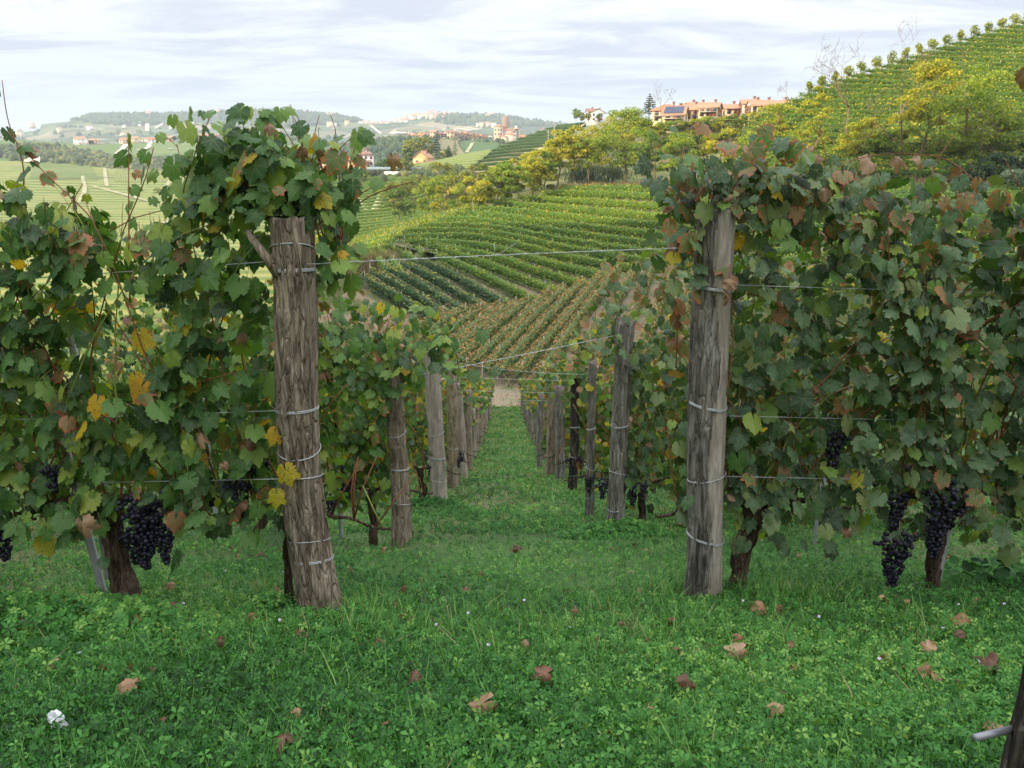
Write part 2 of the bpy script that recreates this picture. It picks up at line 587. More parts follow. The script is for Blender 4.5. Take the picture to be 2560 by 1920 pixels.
def grid_mesh(name, xs, ys, zf, mat):
    X, Y = np.meshgrid(xs, ys)
    V = np.stack([X, Y, zf(X, Y)], -1).reshape(-1, 3)
    nx, ny = len(xs), len(ys)
    i = np.arange((nx - 1) * (ny - 1)); r, c = i // (nx - 1), i % (nx - 1)
    a = r * nx + c
    return mesh_np(name, V, [np.stack([a, a + 1, a + nx + 1, a + nx], -1)], mat, smooth=True)


xs = np.concatenate([np.linspace(-420, -40, 30)[:-1], np.linspace(-40, -8, 24)[:-1], np.linspace(-8, 8, 110)[:-1], np.linspace(8, 40, 24)[:-1], np.linspace(40, 300, 18)])
ys = np.concatenate([np.linspace(-420, -15, 34)[:-1], np.linspace(-15, 0, 16)[:-1], np.linspace(0, 14, 110)[:-1], np.linspace(14, 90, 100)[:-1], np.linspace(90, 160, 16)])
tag(obj('ground', grid_mesh('ground', xs, ys, zg, M['ground'])), kind='structure')


# a wide base that reaches the horizon under everything else
def base_z(x, y):
    return -80 - 0.002 * np.sqrt(x * x + y * y)


m, t, p = newmat('far_plain')
co = t.add('ShaderNodeTexCoord').outputs['Object']
t.put(p.inputs['Base Color'], t.mix(t.noise(co, 0.004, 6, 0.6), (0.06, 0.10, 0.045), (0.15, 0.16, 0.08)))
tag(obj('valley_floor', grid_mesh('valley_floor', np.linspace(-9000, 9000, 60), np.linspace(-1500, 14000, 60), base_z, m)), kind='structure')


# ------------------------------------------------------------------ hillsides as sheets lofted through lines of the place
def resample(P, n):
    P = np.asarray(P, float)
    # smooth through the points (Catmull-Rom) and even out the spacing
    if len(P) > 2:
        Q = np.vstack([2 * P[0] - P[1], P, 2 * P[-1] - P[-2]])
        out = []
        for i in range(1, len(Q) - 2):
            s = np.linspace(0, 1, 12, endpoint=False)[:, None]
            p0, p1, p2, p3 = Q[i - 1], Q[i], Q[i + 1], Q[i + 2]
            out.append(0.5 * ((2 * p1) + (-p0 + p2) * s + (2 * p0 - 5 * p1 + 4 * p2 - p3) * s ** 2 + (-p0 + 3 * p1 - 3 * p2 + p3) * s ** 3))
        P = np.vstack(out + [P[-1:]])
    d = np.concatenate([[0], np.cumsum(np.linalg.norm(np.diff(P, axis=0), axis=1))])
    s = np.linspace(0, d[-1], n)
    return np.stack([np.interp(s, d, P[:, k]) for k in range(3)], -1)


class Sheet:
    def __init__(s, keys, nu=60):
        """keys: [(v, [(px, py, D), ...]), ...] with v rising; or 3D points when D is None"""
        s.v = [k[0] for k in keys]
        s.L = np.stack([resample([W(*q) for q in k[1]], nu) for k in keys])
        s.nu = nu

    def line(s, v):
        vs = s.v
        i = int(np.clip(np.searchsorted(vs, v) - 1, 0, len(vs) - 2))
        h = vs[i + 1] - vs[i]
        tt = (v - vs[i]) / h
        p1, p2 = s.L[i], s.L[i + 1]
        if i > 0: m1 = (s.L[i + 1] - s.L[i - 1]) / (vs[i + 1] - vs[i - 1]) * h
        else: m1 = p2 - p1
        if i < len(vs) - 2: m2 = (s.L[i + 2] - s.L[i]) / (vs[i + 2] - vs[i]) * h
        else: m2 = p2 - p1
        t2, t3 = tt * tt, tt ** 3
        return (2 * t3 - 3 * t2 + 1) * p1 + (t3 - 2 * t2 + tt) * m1 + (-2 * t3 + 3 * t2) * p2 + (t3 - t2) * m2

    def at(s, u, v):
        L = s.line(v)
        x = np.clip(u, 0, 1) * (s.nu - 1)
        i = np.minimum(np.floor(x).astype(int), s.nu - 2) if not np.isscalar(x) else min(int(x), s.nu - 2)
        f = x - i
        f = f[..., None] if not np.isscalar(f) else f
        return L[i] * (1 - f) + L[i + 1] * f

    def build(s, name, mat, vs, drop=0.0, rough=0.0, rs=0.02, kind='structure', lift=0.0):
        rows = [s.line(v) for v in vs]
        P = np.stack(rows)
        P[..., 2] += lift
        if rough:
            for a in range(P.shape[0]):
                for b in range(P.shape[1]):
                    q = P[a, b]
                    P[a, b, 2] += rough * fbm((q[0] * rs, q[1] * rs, 3.1), 4)
        nv, nu = P.shape[:2]
        UV = np.zeros((nv, nu, 3)); UV[..., 0] = np.linspace(0, 1, nu)[None]; UV[..., 1] = np.asarray(vs)[:, None]
        if drop:                                    # a skirt so that the sheet stays closed from the side
            lo = P[:1].copy(); lo[..., 2] -= drop
            hi = P[-1:].copy(); hi[..., 2] -= drop; hi[..., 1] += drop * 1.5
            P = np.vstack([lo, P, hi]); UV = np.vstack([UV[:1], UV, UV[-1:]]); nv += 2
        i = np.arange((nu - 1) * (nv - 1)); r, c = i // (nu - 1), i % (nu - 1)
        a = r * nu + c
        me = mesh_np(name, P.reshape(-1, 3), [np.stack([a, a + 1, a + nu + 1, a + nu], -1)], mat, {'suv': UV.reshape(-1, 3)}, smooth=True)
        return tag(obj(name, me), kind=kind)


def soilmat(name, a, b, c3, sc=0.3, thr=(0.5, 0.65)):
    m, t, p = newmat(name)
    co = t.add('ShaderNodeTexCoord').outputs['Object']
    n = t.noise(co, sc, 6, 0.65)
    n2 = t.noise(co, sc * 9, 4, 0.65)
    c = t.mix(n2, a, b)
    c = t.mix(t.sm(n, *thr), c, t.mix(n2, c3, tuple(v * 0.6 for v in c3)))
    t.put(p.inputs['Base Color'], c)
    p.inputs['Roughness'].default_value = 0.95
    t.put(p.inputs['Normal'], t.bump(n2, 0.7, 0.2))
    return m


def fieldmat(name, row, gap, nrows, across=False, sharp=(0.35, 0.6), patch=None, dirn=1, var=0.25, wob=0.0):
    """far vineyards: rows follow the sheet's own directions"""
    m, t, p = newmat(name)
    uv = t.attr('suv', 'Vector')
    co = t.add('ShaderNodeTexCoord').outputs['Object']
    u, v, _ = t.xyz(uv)
    n = t.noise(co, 0.02, 5, 0.6)
    n2 = t.noise(co, 0.6, 3, 0.6)
    k = u if across else v
    if wob: k = t.math('ADD', k, t.math('MULTIPLY', t.math('SUBTRACT', n, 0.5), wob))
    s = t.math('FRACT', t.math('MULTIPLY', k, float(nrows)))
    tri = t.math('ABSOLUTE', t.math('SUBTRACT', s, 0.5))
    f = t.sm(t.math('MULTIPLY', tri, 2.0), *sharp)
    c = t.mix(f, row, gap)
    c = t.mix(t.math('MULTIPLY', n2, 0.45), c, t.mix(1.0, c, (0.6, 0.62, 0.55), 'MULTIPLY'))
    c = t.mix(t.math('MULTIPLY', t.sm(n, 0.4, 0.65), var), c, (0.26, 0.25, 0.08))
    t.put(p.inputs['Base Color'], c)
    p.inputs['Roughness'].default_value = 0.95
    t.put(p.inputs['Normal'], t.bump(t.math('SUBTRACT', 1.0, f), 0.8, 0.8))
    return m


M['soil'] = soilmat('brown_vineyard_soil', (0.17, 0.13, 0.085), (0.27, 0.21, 0.14), (0.10, 0.14, 0.05), 0.25, (0.42, 0.58))
M['grassbank'] = soilmat('dry_grass_slope', (0.10, 0.14, 0.045), (0.17, 0.19, 0.07), (0.27, 0.21, 0.11), 0.12)
M['scrub'] = soilmat('scrub_ground', (0.10, 0.115, 0.045), (0.16, 0.17, 0.06), (0.28, 0.22, 0.14), 0.10, (0.52, 0.7))
M['chalk'] = soilmat('pale_track_earth', (0.46, 0.40, 0.30), (0.62, 0.56, 0.45), (0.40, 0.36, 0.22), 0.3, (0.6, 0.75))

# the bowl opposite: its vine rows follow key lines (index of the row, line)
BOWL = Sheet([
    (-16, [(720, 900, 92), (900, 980, 90), (1100, 1050, 88), (1250, 1080, 86), (1400, 1060, 84)]),
    (-10, [(820, 760, 104), (920, 830, 102), (1040, 890, 100), (1150, 930, 98), (1280, 940, 96)]),
    (-5, [(925, 690, 114), (1020, 738, 114), (1104, 790, 112), (1158, 822, 110), (1230, 860, 108)]),
    (-2, [(1043, 660, 127), (1125, 694, 126), (1212, 742, 124), (1277, 778, 121), (1350, 800, 118)]),
    (0, [(1104, 634, 136), (1207, 667, 135), (1330, 715, 131), (1416, 747, 127), (1520, 765, 122)]),
    (3, [(985, 600, 158), (1207, 603, 152), (1410, 650, 144), (1646, 692, 132), (1800, 715, 124)]),
    (6, [(1090, 556, 168), (1207, 560, 165), (1410, 589, 158), (1646, 620, 146), (1820, 640, 138)]),
    (9, [(1235, 514, 180), (1410, 528, 175), (1646, 548, 164), (1850, 566, 152)]),
    (12, [(1395, 482, 190), (1500, 478, 188), (1646, 480, 182), (1880, 494, 168)]),
    (15, [(1420, 470, 196), (1560, 466, 194), (1700, 464, 190), (1950, 466, 176)]),
], 70)
BOWL.build('hillside', M['soil'], np.linspace(-16, 12.6, 90), drop=14, lift=-0.5)
# the crest that falls away to the left of the bowl
SHOULDER = Sheet([
    (0, [(700, 700, 170), (880, 655, 172), (960, 640, 168), (1104, 640, 150)]),
    (1, [(690, 680, 185), (860, 640, 186), (985, 604, 172), (1100, 600, 160)]),
    (2, [(700, 668, 196), (870, 624, 196), (1040, 580, 184), (1180, 540, 176)]),
    (3, [(720, 658, 204), (890, 612, 204), (1100, 552, 196), (1290, 505, 190)]),
    (4, [(760, 640, 212), (900, 604, 212), (1140, 534, 206), (1400, 478, 200)]),
], 60)
SHOULDER.build('hillside', M['grassbank'], np.linspace(0, 4, 24), drop=16)

# bank of earth and dry grass above the bowl
BANK = Sheet([
    (0, [(1180, 545, 178), (1395, 486, 192), (1646, 482, 184), (1900, 496, 168), (2200, 520, 120), (2700, 560, 90)]),
    (1, [(1180, 500, 196), (1400, 470, 200), (1660, 452, 196), (1900, 455, 180), (2200, 470, 140), (2700, 490, 110)]),
    (2, [(1180, 470, 230), (1400, 440, 226), (1680, 425, 215), (1920, 428, 195), (2220, 430, 155), (2700, 440, 122)]),
    (3, [(1230, 430, 300), (1440, 380, 270), (1700, 370, 240), (1950, 370, 205), (2240, 380, 165), (2720, 390, 130)]),
    (4, [(1300, 402, 400), (1500, 340, 340), (1720, 330, 290), (1970, 320, 225), (2260, 330, 175), (2740, 330, 138)]),
    (5, [(1440, 322, 450), (1560, 304, 400), (1720, 298, 330), (1960, 286, 250), (2280, 270, 185), (2760, 260, 150)]),
    (6, [(1470, 326, 520), (1600, 310, 480), (1750, 306, 400), (1990, 300, 300), (2300, 290, 240), (2780, 280, 220)]),
], 80)
BANK.build('hillside', M['scrub'], np.linspace(0, 6, 70), drop=30, rough=1.2, rs=0.06)

# steep vineyard on the right
RIGHT = Sheet([
    (-18, [(1840, 440, 150), (2050, 445, 136), (2300, 450, 124), (2800, 460, 106)]),
    (-8, [(1860, 325, 176), (2050, 330, 156), (2300, 336, 143), (2800, 345, 124)]),
    (0, [(2024, 230, 172), (2200, 234, 164), (2450, 240, 154), (2820, 250, 142)]),
    (8, [(2296, 135, 184), (2420, 140, 180), (2600, 146, 172), (2860, 154, 160)]),
    (16, [(2568, 50, 200), (2660, 52, 196), (2780, 56, 190), (2900, 60, 184)]),
    (20, [(2700, 10, 208), (2760, 12, 205), (2840, 14, 200), (2940, 18, 196)]),
], 60)
M['rightsoil'] = soilmat('grassy_vineyard_floor', (0.09, 0.13, 0.04), (0.16, 0.19, 0.06), (0.22, 0.18, 0.10), 0.2)
RIGHT.build('hillside', M['rightsoil'], np.linspace(-18, 20, 60), drop=30, lift=-0.8)

# terraced rows on the spur in the middle distance
SPUR = Sheet([
    (-2, [(1140, 455, 395), (1200, 455, 392), (1280, 448, 390)]),
    (0, [(1160, 432, 402), (1215, 430, 400), (1290, 420, 396)]),
    (3, [(1195, 402, 414), (1255, 396, 412), (1322, 394, 408)]),
    (6, [(1232, 376, 428), (1300, 368, 424), (1372, 362, 418)]),
    (9, [(1300, 348, 442), (1352, 343, 438), (1410, 343, 432)]),
    (12, [(1372, 323, 458), (1412, 320, 454), (1458, 314, 450)]),
    (13, [(1400, 316, 464), (1425, 314, 462), (1466, 308, 458)]),
], 40)
M['tansoil'] = soilmat('tan_grass_between_rows', (0.30, 0.25, 0.12), (0.40, 0.33, 0.17), (0.20, 0.22, 0.08), 0.08)
SPUR.build('hillside', M['tansoil'], np.linspace(-2, 13, 50), drop=40)
SPURFIELD = Sheet([
    (0, [(990, 480, 380), (1080, 450, 392), (1165, 442, 398)]),
    (1, [(1000, 445, 395), (1090, 425, 404), (1180, 418, 406)]),
    (2, [(1010, 418, 408), (1100, 402, 416), (1222, 384, 418)]),
    (3, [(1100, 395, 440), (1160, 384, 436), (1235, 372, 430)]),
], 40)
M['spurfield'] = fieldmat('green_terrace_rows', (0.12, 0.19, 0.04), (0.24, 0.26, 0.08), 5, var=0.3)
SPURFIELD.build('field', M['spurfield'], np.linspace(0, 3, 20), drop=40)

# field below the white house
HF = Sheet([
    (0, [(700, 640, 300), (860, 610, 305), (1000, 585, 300), (1080, 560, 290)]),
    (1, [(720, 560, 335), (860, 545, 340), (1010, 530, 335), (1110, 500, 325)]),
    (2, [(740, 500, 370), (880, 490, 372), (1020, 465, 370), (1130, 440, 362)]),
    (3, [(760, 460, 400), (890, 455, 402), (1000, 442, 400), (1140, 425, 392)]),
    (4, [(760, 440, 430), (900, 436, 432), (1000, 430, 432), (1140, 418, 424)]),
], 50)
HF.build('field', M['grassbank'], np.linspace(0, 4, 30), drop=40)
M['hf'] = None

# small terraces just beyond the crest
TER = Sheet([
    (0, [(800, 660, 212), (900, 640, 214), (1060, 590, 212), (1180, 545, 205)]),
    (1, [(800, 640, 230), (900, 618, 234), (1050, 570, 236), (1150, 535, 230)]),
    (2, [(800, 610, 262), (900, 595, 264), (1030, 560, 262), (1120, 525, 256)]),
    (3, [(780, 620, 300), (900, 600, 300), (1010, 560, 296), (1110, 520, 290)]),
], 40)
M['ter'] = soilmat('dry_terrace_grass', (0.36, 0.30, 0.17), (0.30, 0.30, 0.12), (0.20, 0.22, 0.07), 0.1)
TER.build('hillside', M['ter'], np.linspace(0, 3, 20), drop=30)

# the valley on the left
VAL = Sheet([
    (-1, [(-900, 1150, 130), (-100, 1120, 136), (300, 1060, 144), (640, 960, 156), (820, 860, 172)]),
    (0, [(-700, 800, 210), (-100, 760, 215), (300, 730, 220), (700, 720, 225), (900, 680, 240)]),
    (1, [(-700, 640, 330), (-100, 620, 335), (300, 610, 340), (700, 600, 340), (900, 590, 335)]),
    (2, [(-700, 545, 460), (-100, 540, 465), (300, 545, 470), (600, 540, 460), (950, 500, 440)]),
    (3, [(-700, 480, 600), (-100, 480, 600), (300, 490, 610), (600, 480, 600), (950, 455, 580)]),
    (4, [(-700, 430, 740), (-100, 426, 740), (150, 432, 740), (400, 440, 740), (600, 430, 730), (950, 420, 700)]),
    (5, [(-700, 402, 860), (-100, 398, 860), (150, 402, 860), (400, 420, 850), (600, 425, 830), (950, 410, 800)]),
], 90)
M['val'] = fieldmat('bright_valley_vines', (0.085, 0.145, 0.022), (0.23, 0.235, 0.06), 9, var=0.5, sharp=(0.3, 0.75), wob=0.12)
VAL.build('field', M['val'], np.linspace(-1, 5, 72), drop=60)

# knoll with houses, woods and a pale cliff on the left
KN = Sheet([
    (0, [(-700, 440, 800), (0, 430, 800), (240, 440, 790), (430, 445, 780), (560, 440, 780), (700, 432, 780), (1000, 430, 780)]),
    (1, [(-700, 405, 850), (0, 398, 850), (200, 398, 850), (420, 415, 860), (560, 418, 870), (700, 400, 870), (1000, 400, 860)]),
    (2, [(-700, 372, 900), (0, 372, 900), (215, 385, 920), (420, 392, 960), (560, 392, 980), (700, 385, 980), (1000, 395, 960)]),
    (3, [(-700, 350, 960), (0, 350, 960), (215, 361, 1020), (420, 357, 1070), (560, 352, 1100), (700, 362, 1100), (1000, 392, 1060)]),
    (4, [(-700, 360, 1100), (0, 355, 1100), (215, 364, 1120), (420, 360, 1160), (560, 355, 1200), (700, 364, 1200), (1000, 396, 1160)]),
], 90)
M['knoll'] = fieldmat('knoll_vines', (0.085, 0.15, 0.04), (0.14, 0.19, 0.06), 14, across=False, var=0.2)
KN.build('hillside', M['knoll'], np.linspace(0, 4, 40), drop=60)
KN2 = Sheet([
    (0, [(540, 372, 1210), (640, 366, 1220), (760, 370, 1230), (860, 380, 1230)]),
    (1, [(545, 352, 1260), (630, 347, 1270), (760, 351, 1280), (870, 368, 1270)]),
    (2, [(555, 350, 1330), (645, 335, 1340), (730, 340, 1340), (870, 365, 1320)]),
    (3, [(560, 356, 1420), (645, 340, 1440), (730, 346, 1440), (870, 372, 1400)]),
], 40)
M['kn2'] = fieldmat('round_knoll_vines', (0.055, 0.10, 0.03), (0.10, 0.14, 0.05), 16, var=0.1)
KN2.build('hillside', M['kn2'], np.linspace(0, 3, 20), drop=60)

# village ridge
VR = Sheet([
    (0, [(760, 480, 640), (900, 470, 640), (1050, 440, 640), (1200, 400, 640), (1500, 400, 640)]),
    (1, [(740, 420, 720), (900, 405, 740), (1050, 400, 760), (1200, 390, 760), (1500, 380, 760)]),
    (2, [(760, 385, 800), (900, 372, 820), (1050, 350, 850), (1200, 358, 850), (1500, 350, 850)]),
    (3, [(900, 352, 880), (960, 342, 890), (1050, 337, 900), (1200, 350, 900), (1300, 345, 900), (1500, 340, 900)]),
    (4, [(900, 356, 1000), (960, 346, 1000), (1050, 341, 1000), (1200, 354, 1000), (1300, 349, 1000), (1500, 344, 1000)]),
], 60)
M['vr'] = soilmat('dark_green_slope', (0.05, 0.085, 0.03), (0.085, 0.12, 0.045), (0.13, 0.14, 0.06), 0.02)
VR.build('hillside', M['vr'], np.linspace(0, 4, 30), drop=60)


# far blue hills with patchwork fields
def patchmat(name):
    m, t, p = newmat(name)
    co = t.add('ShaderNodeTexCoord').outputs['Object']
    vo = t.add('ShaderNodeTexVoronoi', feature='F1')
    t.put(vo.inputs['Vector'], t.mapping(co, (0.0085, 0.0040, 0.004), (0, 0, 0.3)))
    vo.inputs['Scale'].default_value = 1.0
    ve = t.add('ShaderNodeTexVoronoi', feature='DISTANCE_TO_EDGE')
    t.put(ve.inputs['Vector'], t.mapping(co, (0.0085, 0.0040, 0.004), (0, 0, 0.3)))
    ve.inputs['Scale'].default_value = 1.0
    r, g, b = t.xyz(vo.outputs['Color'])
    c = t.ramp(r, [(0.0, (0.05, 0.085, 0.035)), (0.25, (0.075, 0.12, 0.045)), (0.45, (0.12, 0.145, 0.06)), (0.62, (0.16, 0.15, 0.075)),
                   (0.78, (0.24, 0.20, 0.12)), (0.86, (0.07, 0.11, 0.045)), (1.0, (0.20, 0.20, 0.08))], 'CONSTANT')
    st = t.add('ShaderNodeTexWave', wave_type='BANDS')
    t.put(st.inputs['Vector'], t.mapping(co, (0.12, 0.03, 0.0), (0, 0, 0.8)))
    st.inputs['Scale'].default_value = 1.0
    st.inputs['Distortion'].default_value = 1.5
    c = t.mix(t.math('MULTIPLY', st.outputs['Fac'], 0.35), c, t.mix(1.0, c, (0.55, 0.6, 0.55), 'MULTIPLY'))
    ed = t.sm(ve.outputs['Distance'], 0.015, 0.03, 1.0, 0.0)
    c = t.mix(t.math('MULTIPLY', ed, t.sm(g, 0.55, 0.56)), c, (0.42, 0.36, 0.26))
    fo = t.noise(co, 0.006, 6, 0.6, 0.5)
    c = t.mix(t.sm(fo, 0.56, 0.59), c, t.mix(t.noise(co, 0.08, 3), (0.022, 0.045, 0.018), (0.05, 0.075, 0.03)))
    t.put(p.inputs['Base Color'], c)
    p.inputs['Roughness'].default_value = 1.0
    return m


M['patch'] = patchmat('patchwork_fields')
FAR = Sheet([
    (0, [(-900, 420, 1500), (0, 400, 1500), (500, 400, 1500), (1000, 400, 1500), (1500, 400, 1500), (2200, 400, 1500)]),
    (1, [(-900, 380, 1900), (0, 368, 1900), (300, 362, 1900), (600, 358, 1900), (900, 362, 1900), (1300, 362, 1900), (2200, 372, 1900)]),
    (2, [(-900, 366, 2400), (0, 352, 2400), (200, 340, 2400), (500, 333, 2400), (800, 336, 2400), (1100, 336, 2400), (1400, 345, 2400), (2200, 360, 2400)]),
    (3, [(-900, 356, 2800), (0, 339, 2800), (120, 322, 2800), (240, 308, 2800), (500, 305, 2800), (760, 304, 2800), (950, 315, 2750), (1080, 306, 2750), (1260, 310, 2800), (1420, 330, 2800), (2200, 350, 2800)]),
    (4, [(-900, 350, 3000), (0, 334, 3000), (100, 311, 3000), (190, 302, 3000), (240, 290, 3000), (450, 287, 3000), (680, 279, 3000), (830, 291, 3000), (920, 305, 3000), (1020, 299, 3000),
         (1070, 287, 3000), (1110, 290, 3000), (1250, 294, 3000), (1330, 306, 3000), (1420, 316, 3000), (1600, 330, 3000), (2200, 345, 3000)]),
    (5, [(-900, 360, 3400), (0, 344, 3400), (240, 310, 3400), (680, 300, 3400), (920, 315, 3400), (1110, 305, 3400), (1420, 326, 3400), (2200, 355, 3400)]),
], 160)
FAR.build('hills', M['patch'], np.linspace(0, 5, 60), drop=100, rough=8, rs=0.006)
HORI = Sheet([
    (0, [(-1500, 360, 5000), (0, 345, 5000), (1300, 340, 5000), (2600, 350, 5000), (4200, 360, 5000)]),
    (1, [(-1500, 345, 6500), (0, 340, 6500), (700, 335, 6500), (1350, 318, 6500), (1600, 318, 6500), (2600, 320, 6500), (4200, 335, 6500)]),
    (2, [(-1500, 360, 8000), (0, 355, 8000), (1350, 335, 8000), (2600, 340, 8000), (4200, 350, 8000)]),
], 60)
HORI.build('hills', M['patch'], np.linspace(0, 2, 16), drop=200)


# fields, tracks and roads that lie on the sheets: patch between pixel corners given in the sheet's own u and v
def patch(S, name, mat, u0, u1, v0, v1, lift=0.25, n=14, kind='structure', u2=None, u3=None):
    """a strip on sheet S; its left and right border may slant (u2, u3 at the top)"""
    u2 = u0 if u2 is None else u2; u3 = u1 if u3 is None else u3
    P = []; UV = []
    for j in range(n + 1):
        f = j / n
        v = v0 + (v1 - v0) * f
        us = np.linspace(u0 + (u2 - u0) * f, u1 + (u3 - u1) * f, n + 1)
        q = S.at(us, v).copy(); q[:, 2] += lift
        P.append(q); UV.append(np.stack([np.linspace(0, 1, n + 1), np.full(n + 1, f), np.zeros(n + 1)], -1))
    P = np.stack(P); UV = np.stack(UV)
    i = np.arange(n * n); r, c = i // n, i % n; a = r * (n + 1) + c
    me = mesh_np(name, P.reshape(-1, 3), [np.stack([a, a + 1, a + n + 2, a + n + 1], -1)], mat, {'suv': UV.reshape(-1, 3)}, smooth=True)
    return tag(obj(name, me), kind=kind)


def uv_of(S, px, py):
    """nearest (u, v) of sheet S to a pixel"""
    best = None
    for v in np.linspace(S.v[0], S.v[-1], 50):
        L = S.line(v)
        d = L @ cF
        x = 1280 + FPX * (L @ cR) / d; y = 960 - FPX * (L @ cU) / d
        e = (x - px) ** 2 + (y - py) ** 2
        k = int(e.argmin())
        if best is None or e[k] < best[0]: best = (e[k], k / (S.nu - 1), v)
    return best[1], best[2]


def track(S, pts, width, name='track', mat=None, lift=0.35, kind='structure'):
    """a path over sheet S through pixels"""
    Q = resample([S.at(*uv_of(S, *q)) for q in pts], 18)
    t_ = norm(np.gradient(Q, axis=0)); t_[:, 2] = 0; t_ = norm(t_)
    sd = np.stack([t_[:, 1], -t_[:, 0], 0 * t_[:, 0]], -1)
    wv = width * (1 + 0.25 * rng.normal(size=(18, 1)).cumsum(0) * 0.15)
    A = Q + sd * wv / 2; B = Q - sd * wv / 2
    A[:, 2] += lift; B[:, 2] += lift
    V = np.vstack([A, B]); i = np.arange(17)
    me = mesh_np(name, V, [np.stack([i, i + 1, i + 19, i + 18], -1)], mat or M['chalk'])
    return tag(obj(name, me), kind=kind)

# ------------------------------------------------------------------ tracks and field patches
M['softtrack'] = soilmat('grassy_track', (0.30, 0.28, 0.17), (0.40, 0.36, 0.23), (0.28, 0.30, 0.13), 0.1, (0.45, 0.6))
M['valcross'] = fieldmat('valley_vines_across', (0.10, 0.165, 0.026), (0.27, 0.26, 0.07), 34, across=True, var=0.25, sharp=(0.3, 0.75))
M['valdeep'] = fieldmat('valley_vines_deep_green', (0.06, 0.115, 0.022), (0.17, 0.20, 0.05), 22, var=0.2, sharp=(0.3, 0.75))
for (xa, xb, ya, yb_, mt) in ((80, 250, 448, 408, 'valdeep'), (280, 420, 455, 412, 'valcross'), (430, 560, 490, 445, 'valcross'), (430, 660, 580, 500, 'valdeep'), (60, 400, 640, 560, 'valcross'), (590, 900, 500, 440, 'valdeep'), (-200, 60, 540, 450, 'valcross')):
    ua, va = uv_of(VAL, xa, ya); ub, vb = uv_of(VAL, xb, yb_)
    patch(VAL, 'field', M[mt], ua, ub, va, vb, 0.2, 14, u2=ua + 0.01, u3=ub - 0.01)
track(HF, [(905, 498), (930, 530), (948, 505), (952, 480)], 3.0)
track(VAL, [(195, 505), (205, 470), (210, 445), (212, 412)], 3.6, mat=M['softtrack'])
track(VAL, [(262, 470), (267, 450), (268, 430), (270, 412)], 3.0, mat=M['softtrack'])
track(VAL, [(408, 492), (420, 468), (432, 445)], 3.0, mat=M['softtrack'])
track(VAL, [(470, 545), (500, 515), (540, 490), (560, 478)], 4.0, mat=M['softtrack'])
track(VAL, [(120, 446), (240, 448), (330, 440), (400, 436), (470, 430), (600, 436)], 4.5, mat=M['softtrack'])
track(VAL, [(230, 462), (290, 480), (380, 505), (470, 530)], 4.0, mat=M['softtrack'])
track(VAL, [(480, 498), (495, 470), (505, 450)], 2.5, mat=M['softtrack'])
track(VAL, [(380, 560), (500, 540), (620, 548), (760, 540)], 4.0, mat=M['softtrack'])
for a, b in (((290, 382), (316, 362)), ((350, 382), (376, 356)), ((430, 378), (452, 353)), ((492, 376), (502, 352)), ((533, 392), (552, 350)),
             ((622, 372), (634, 356)), ((678, 385), (700, 362))):
    track(KN, [a, ((a[0] + b[0]) / 2, (a[1] + b[1]) / 2), b], 6.0, lift=1.2)
track(KN2, [(668, 352), (671, 342), (674, 336)], 6.0, lift=1.2)
for a in (((300, 316), (312, 322)), ((360, 330), (372, 312)), ((396, 326), (404, 312)), ((428, 326), (431, 312)), ((460, 324), (476, 308)), ((340, 318), (346, 308)),
          ((1034, 337), (1050, 310)), ((1022, 315), (1030, 308)), ((665, 330), (690, 314)), ((925, 318), (945, 338)), ((810, 310), (840, 326)), ((930, 330), (1000, 328))):
    track(FAR, [a[0], a[1]], 9.0, lift=4.0)
u, v = uv_of(FAR, 992, 336); u1, _ = uv_of(FAR, 1014, 336)
patch(FAR, 'field', M['chalk'], u - 0.006, u1 + 0.004, v - 0.06, v + 0.09, lift=6)
# tan field with pale rows running up to the village, and the dark one beside it
u0, v0 = uv_of(VR, 1112, 395); u1, _ = uv_of(VR, 1160, 392)
M['tanrows'] = fieldmat('tan_field_rows', (0.10, 0.115, 0.05), (0.36, 0.30, 0.19), 17, across=True, sharp=(0.35, 0.75), var=0.1)
patch(VR, 'field', M['tanrows'], uv_of(VR, 1100, 372)[0], uv_of(VR, 1162, 380)[0], 1.0, 2.92, 1.0, 16, u2=uv_of(VR, 1092, 348)[0], u3=uv_of(VR, 1182, 350)[0])
M['dkfield'] = fieldmat('green_sloping_vines', (0.05, 0.10, 0.035), (0.09, 0.15, 0.05), 16, var=0.05)
patch(VR, 'field', M['dkfield'], uv_of(VR, 1168, 384)[0], uv_of(VR, 1262, 380)[0], 1.1, 2.75, 1.2, 16, u2=uv_of(VR, 1188, 352)[0], u3=uv_of(VR, 1238, 355)[0])
track(VR, [(1163, 384), (1174, 366), (1185, 350)], 3.4, lift=1.6, mat=M['softtrack'])
track(VR, [(930, 390), (940, 400), (965, 415), (985, 425)], 6.0, name='road', mat=plain('asphalt_road', (0.22, 0.22, 0.23), 0.9, 0.05), lift=1.4)

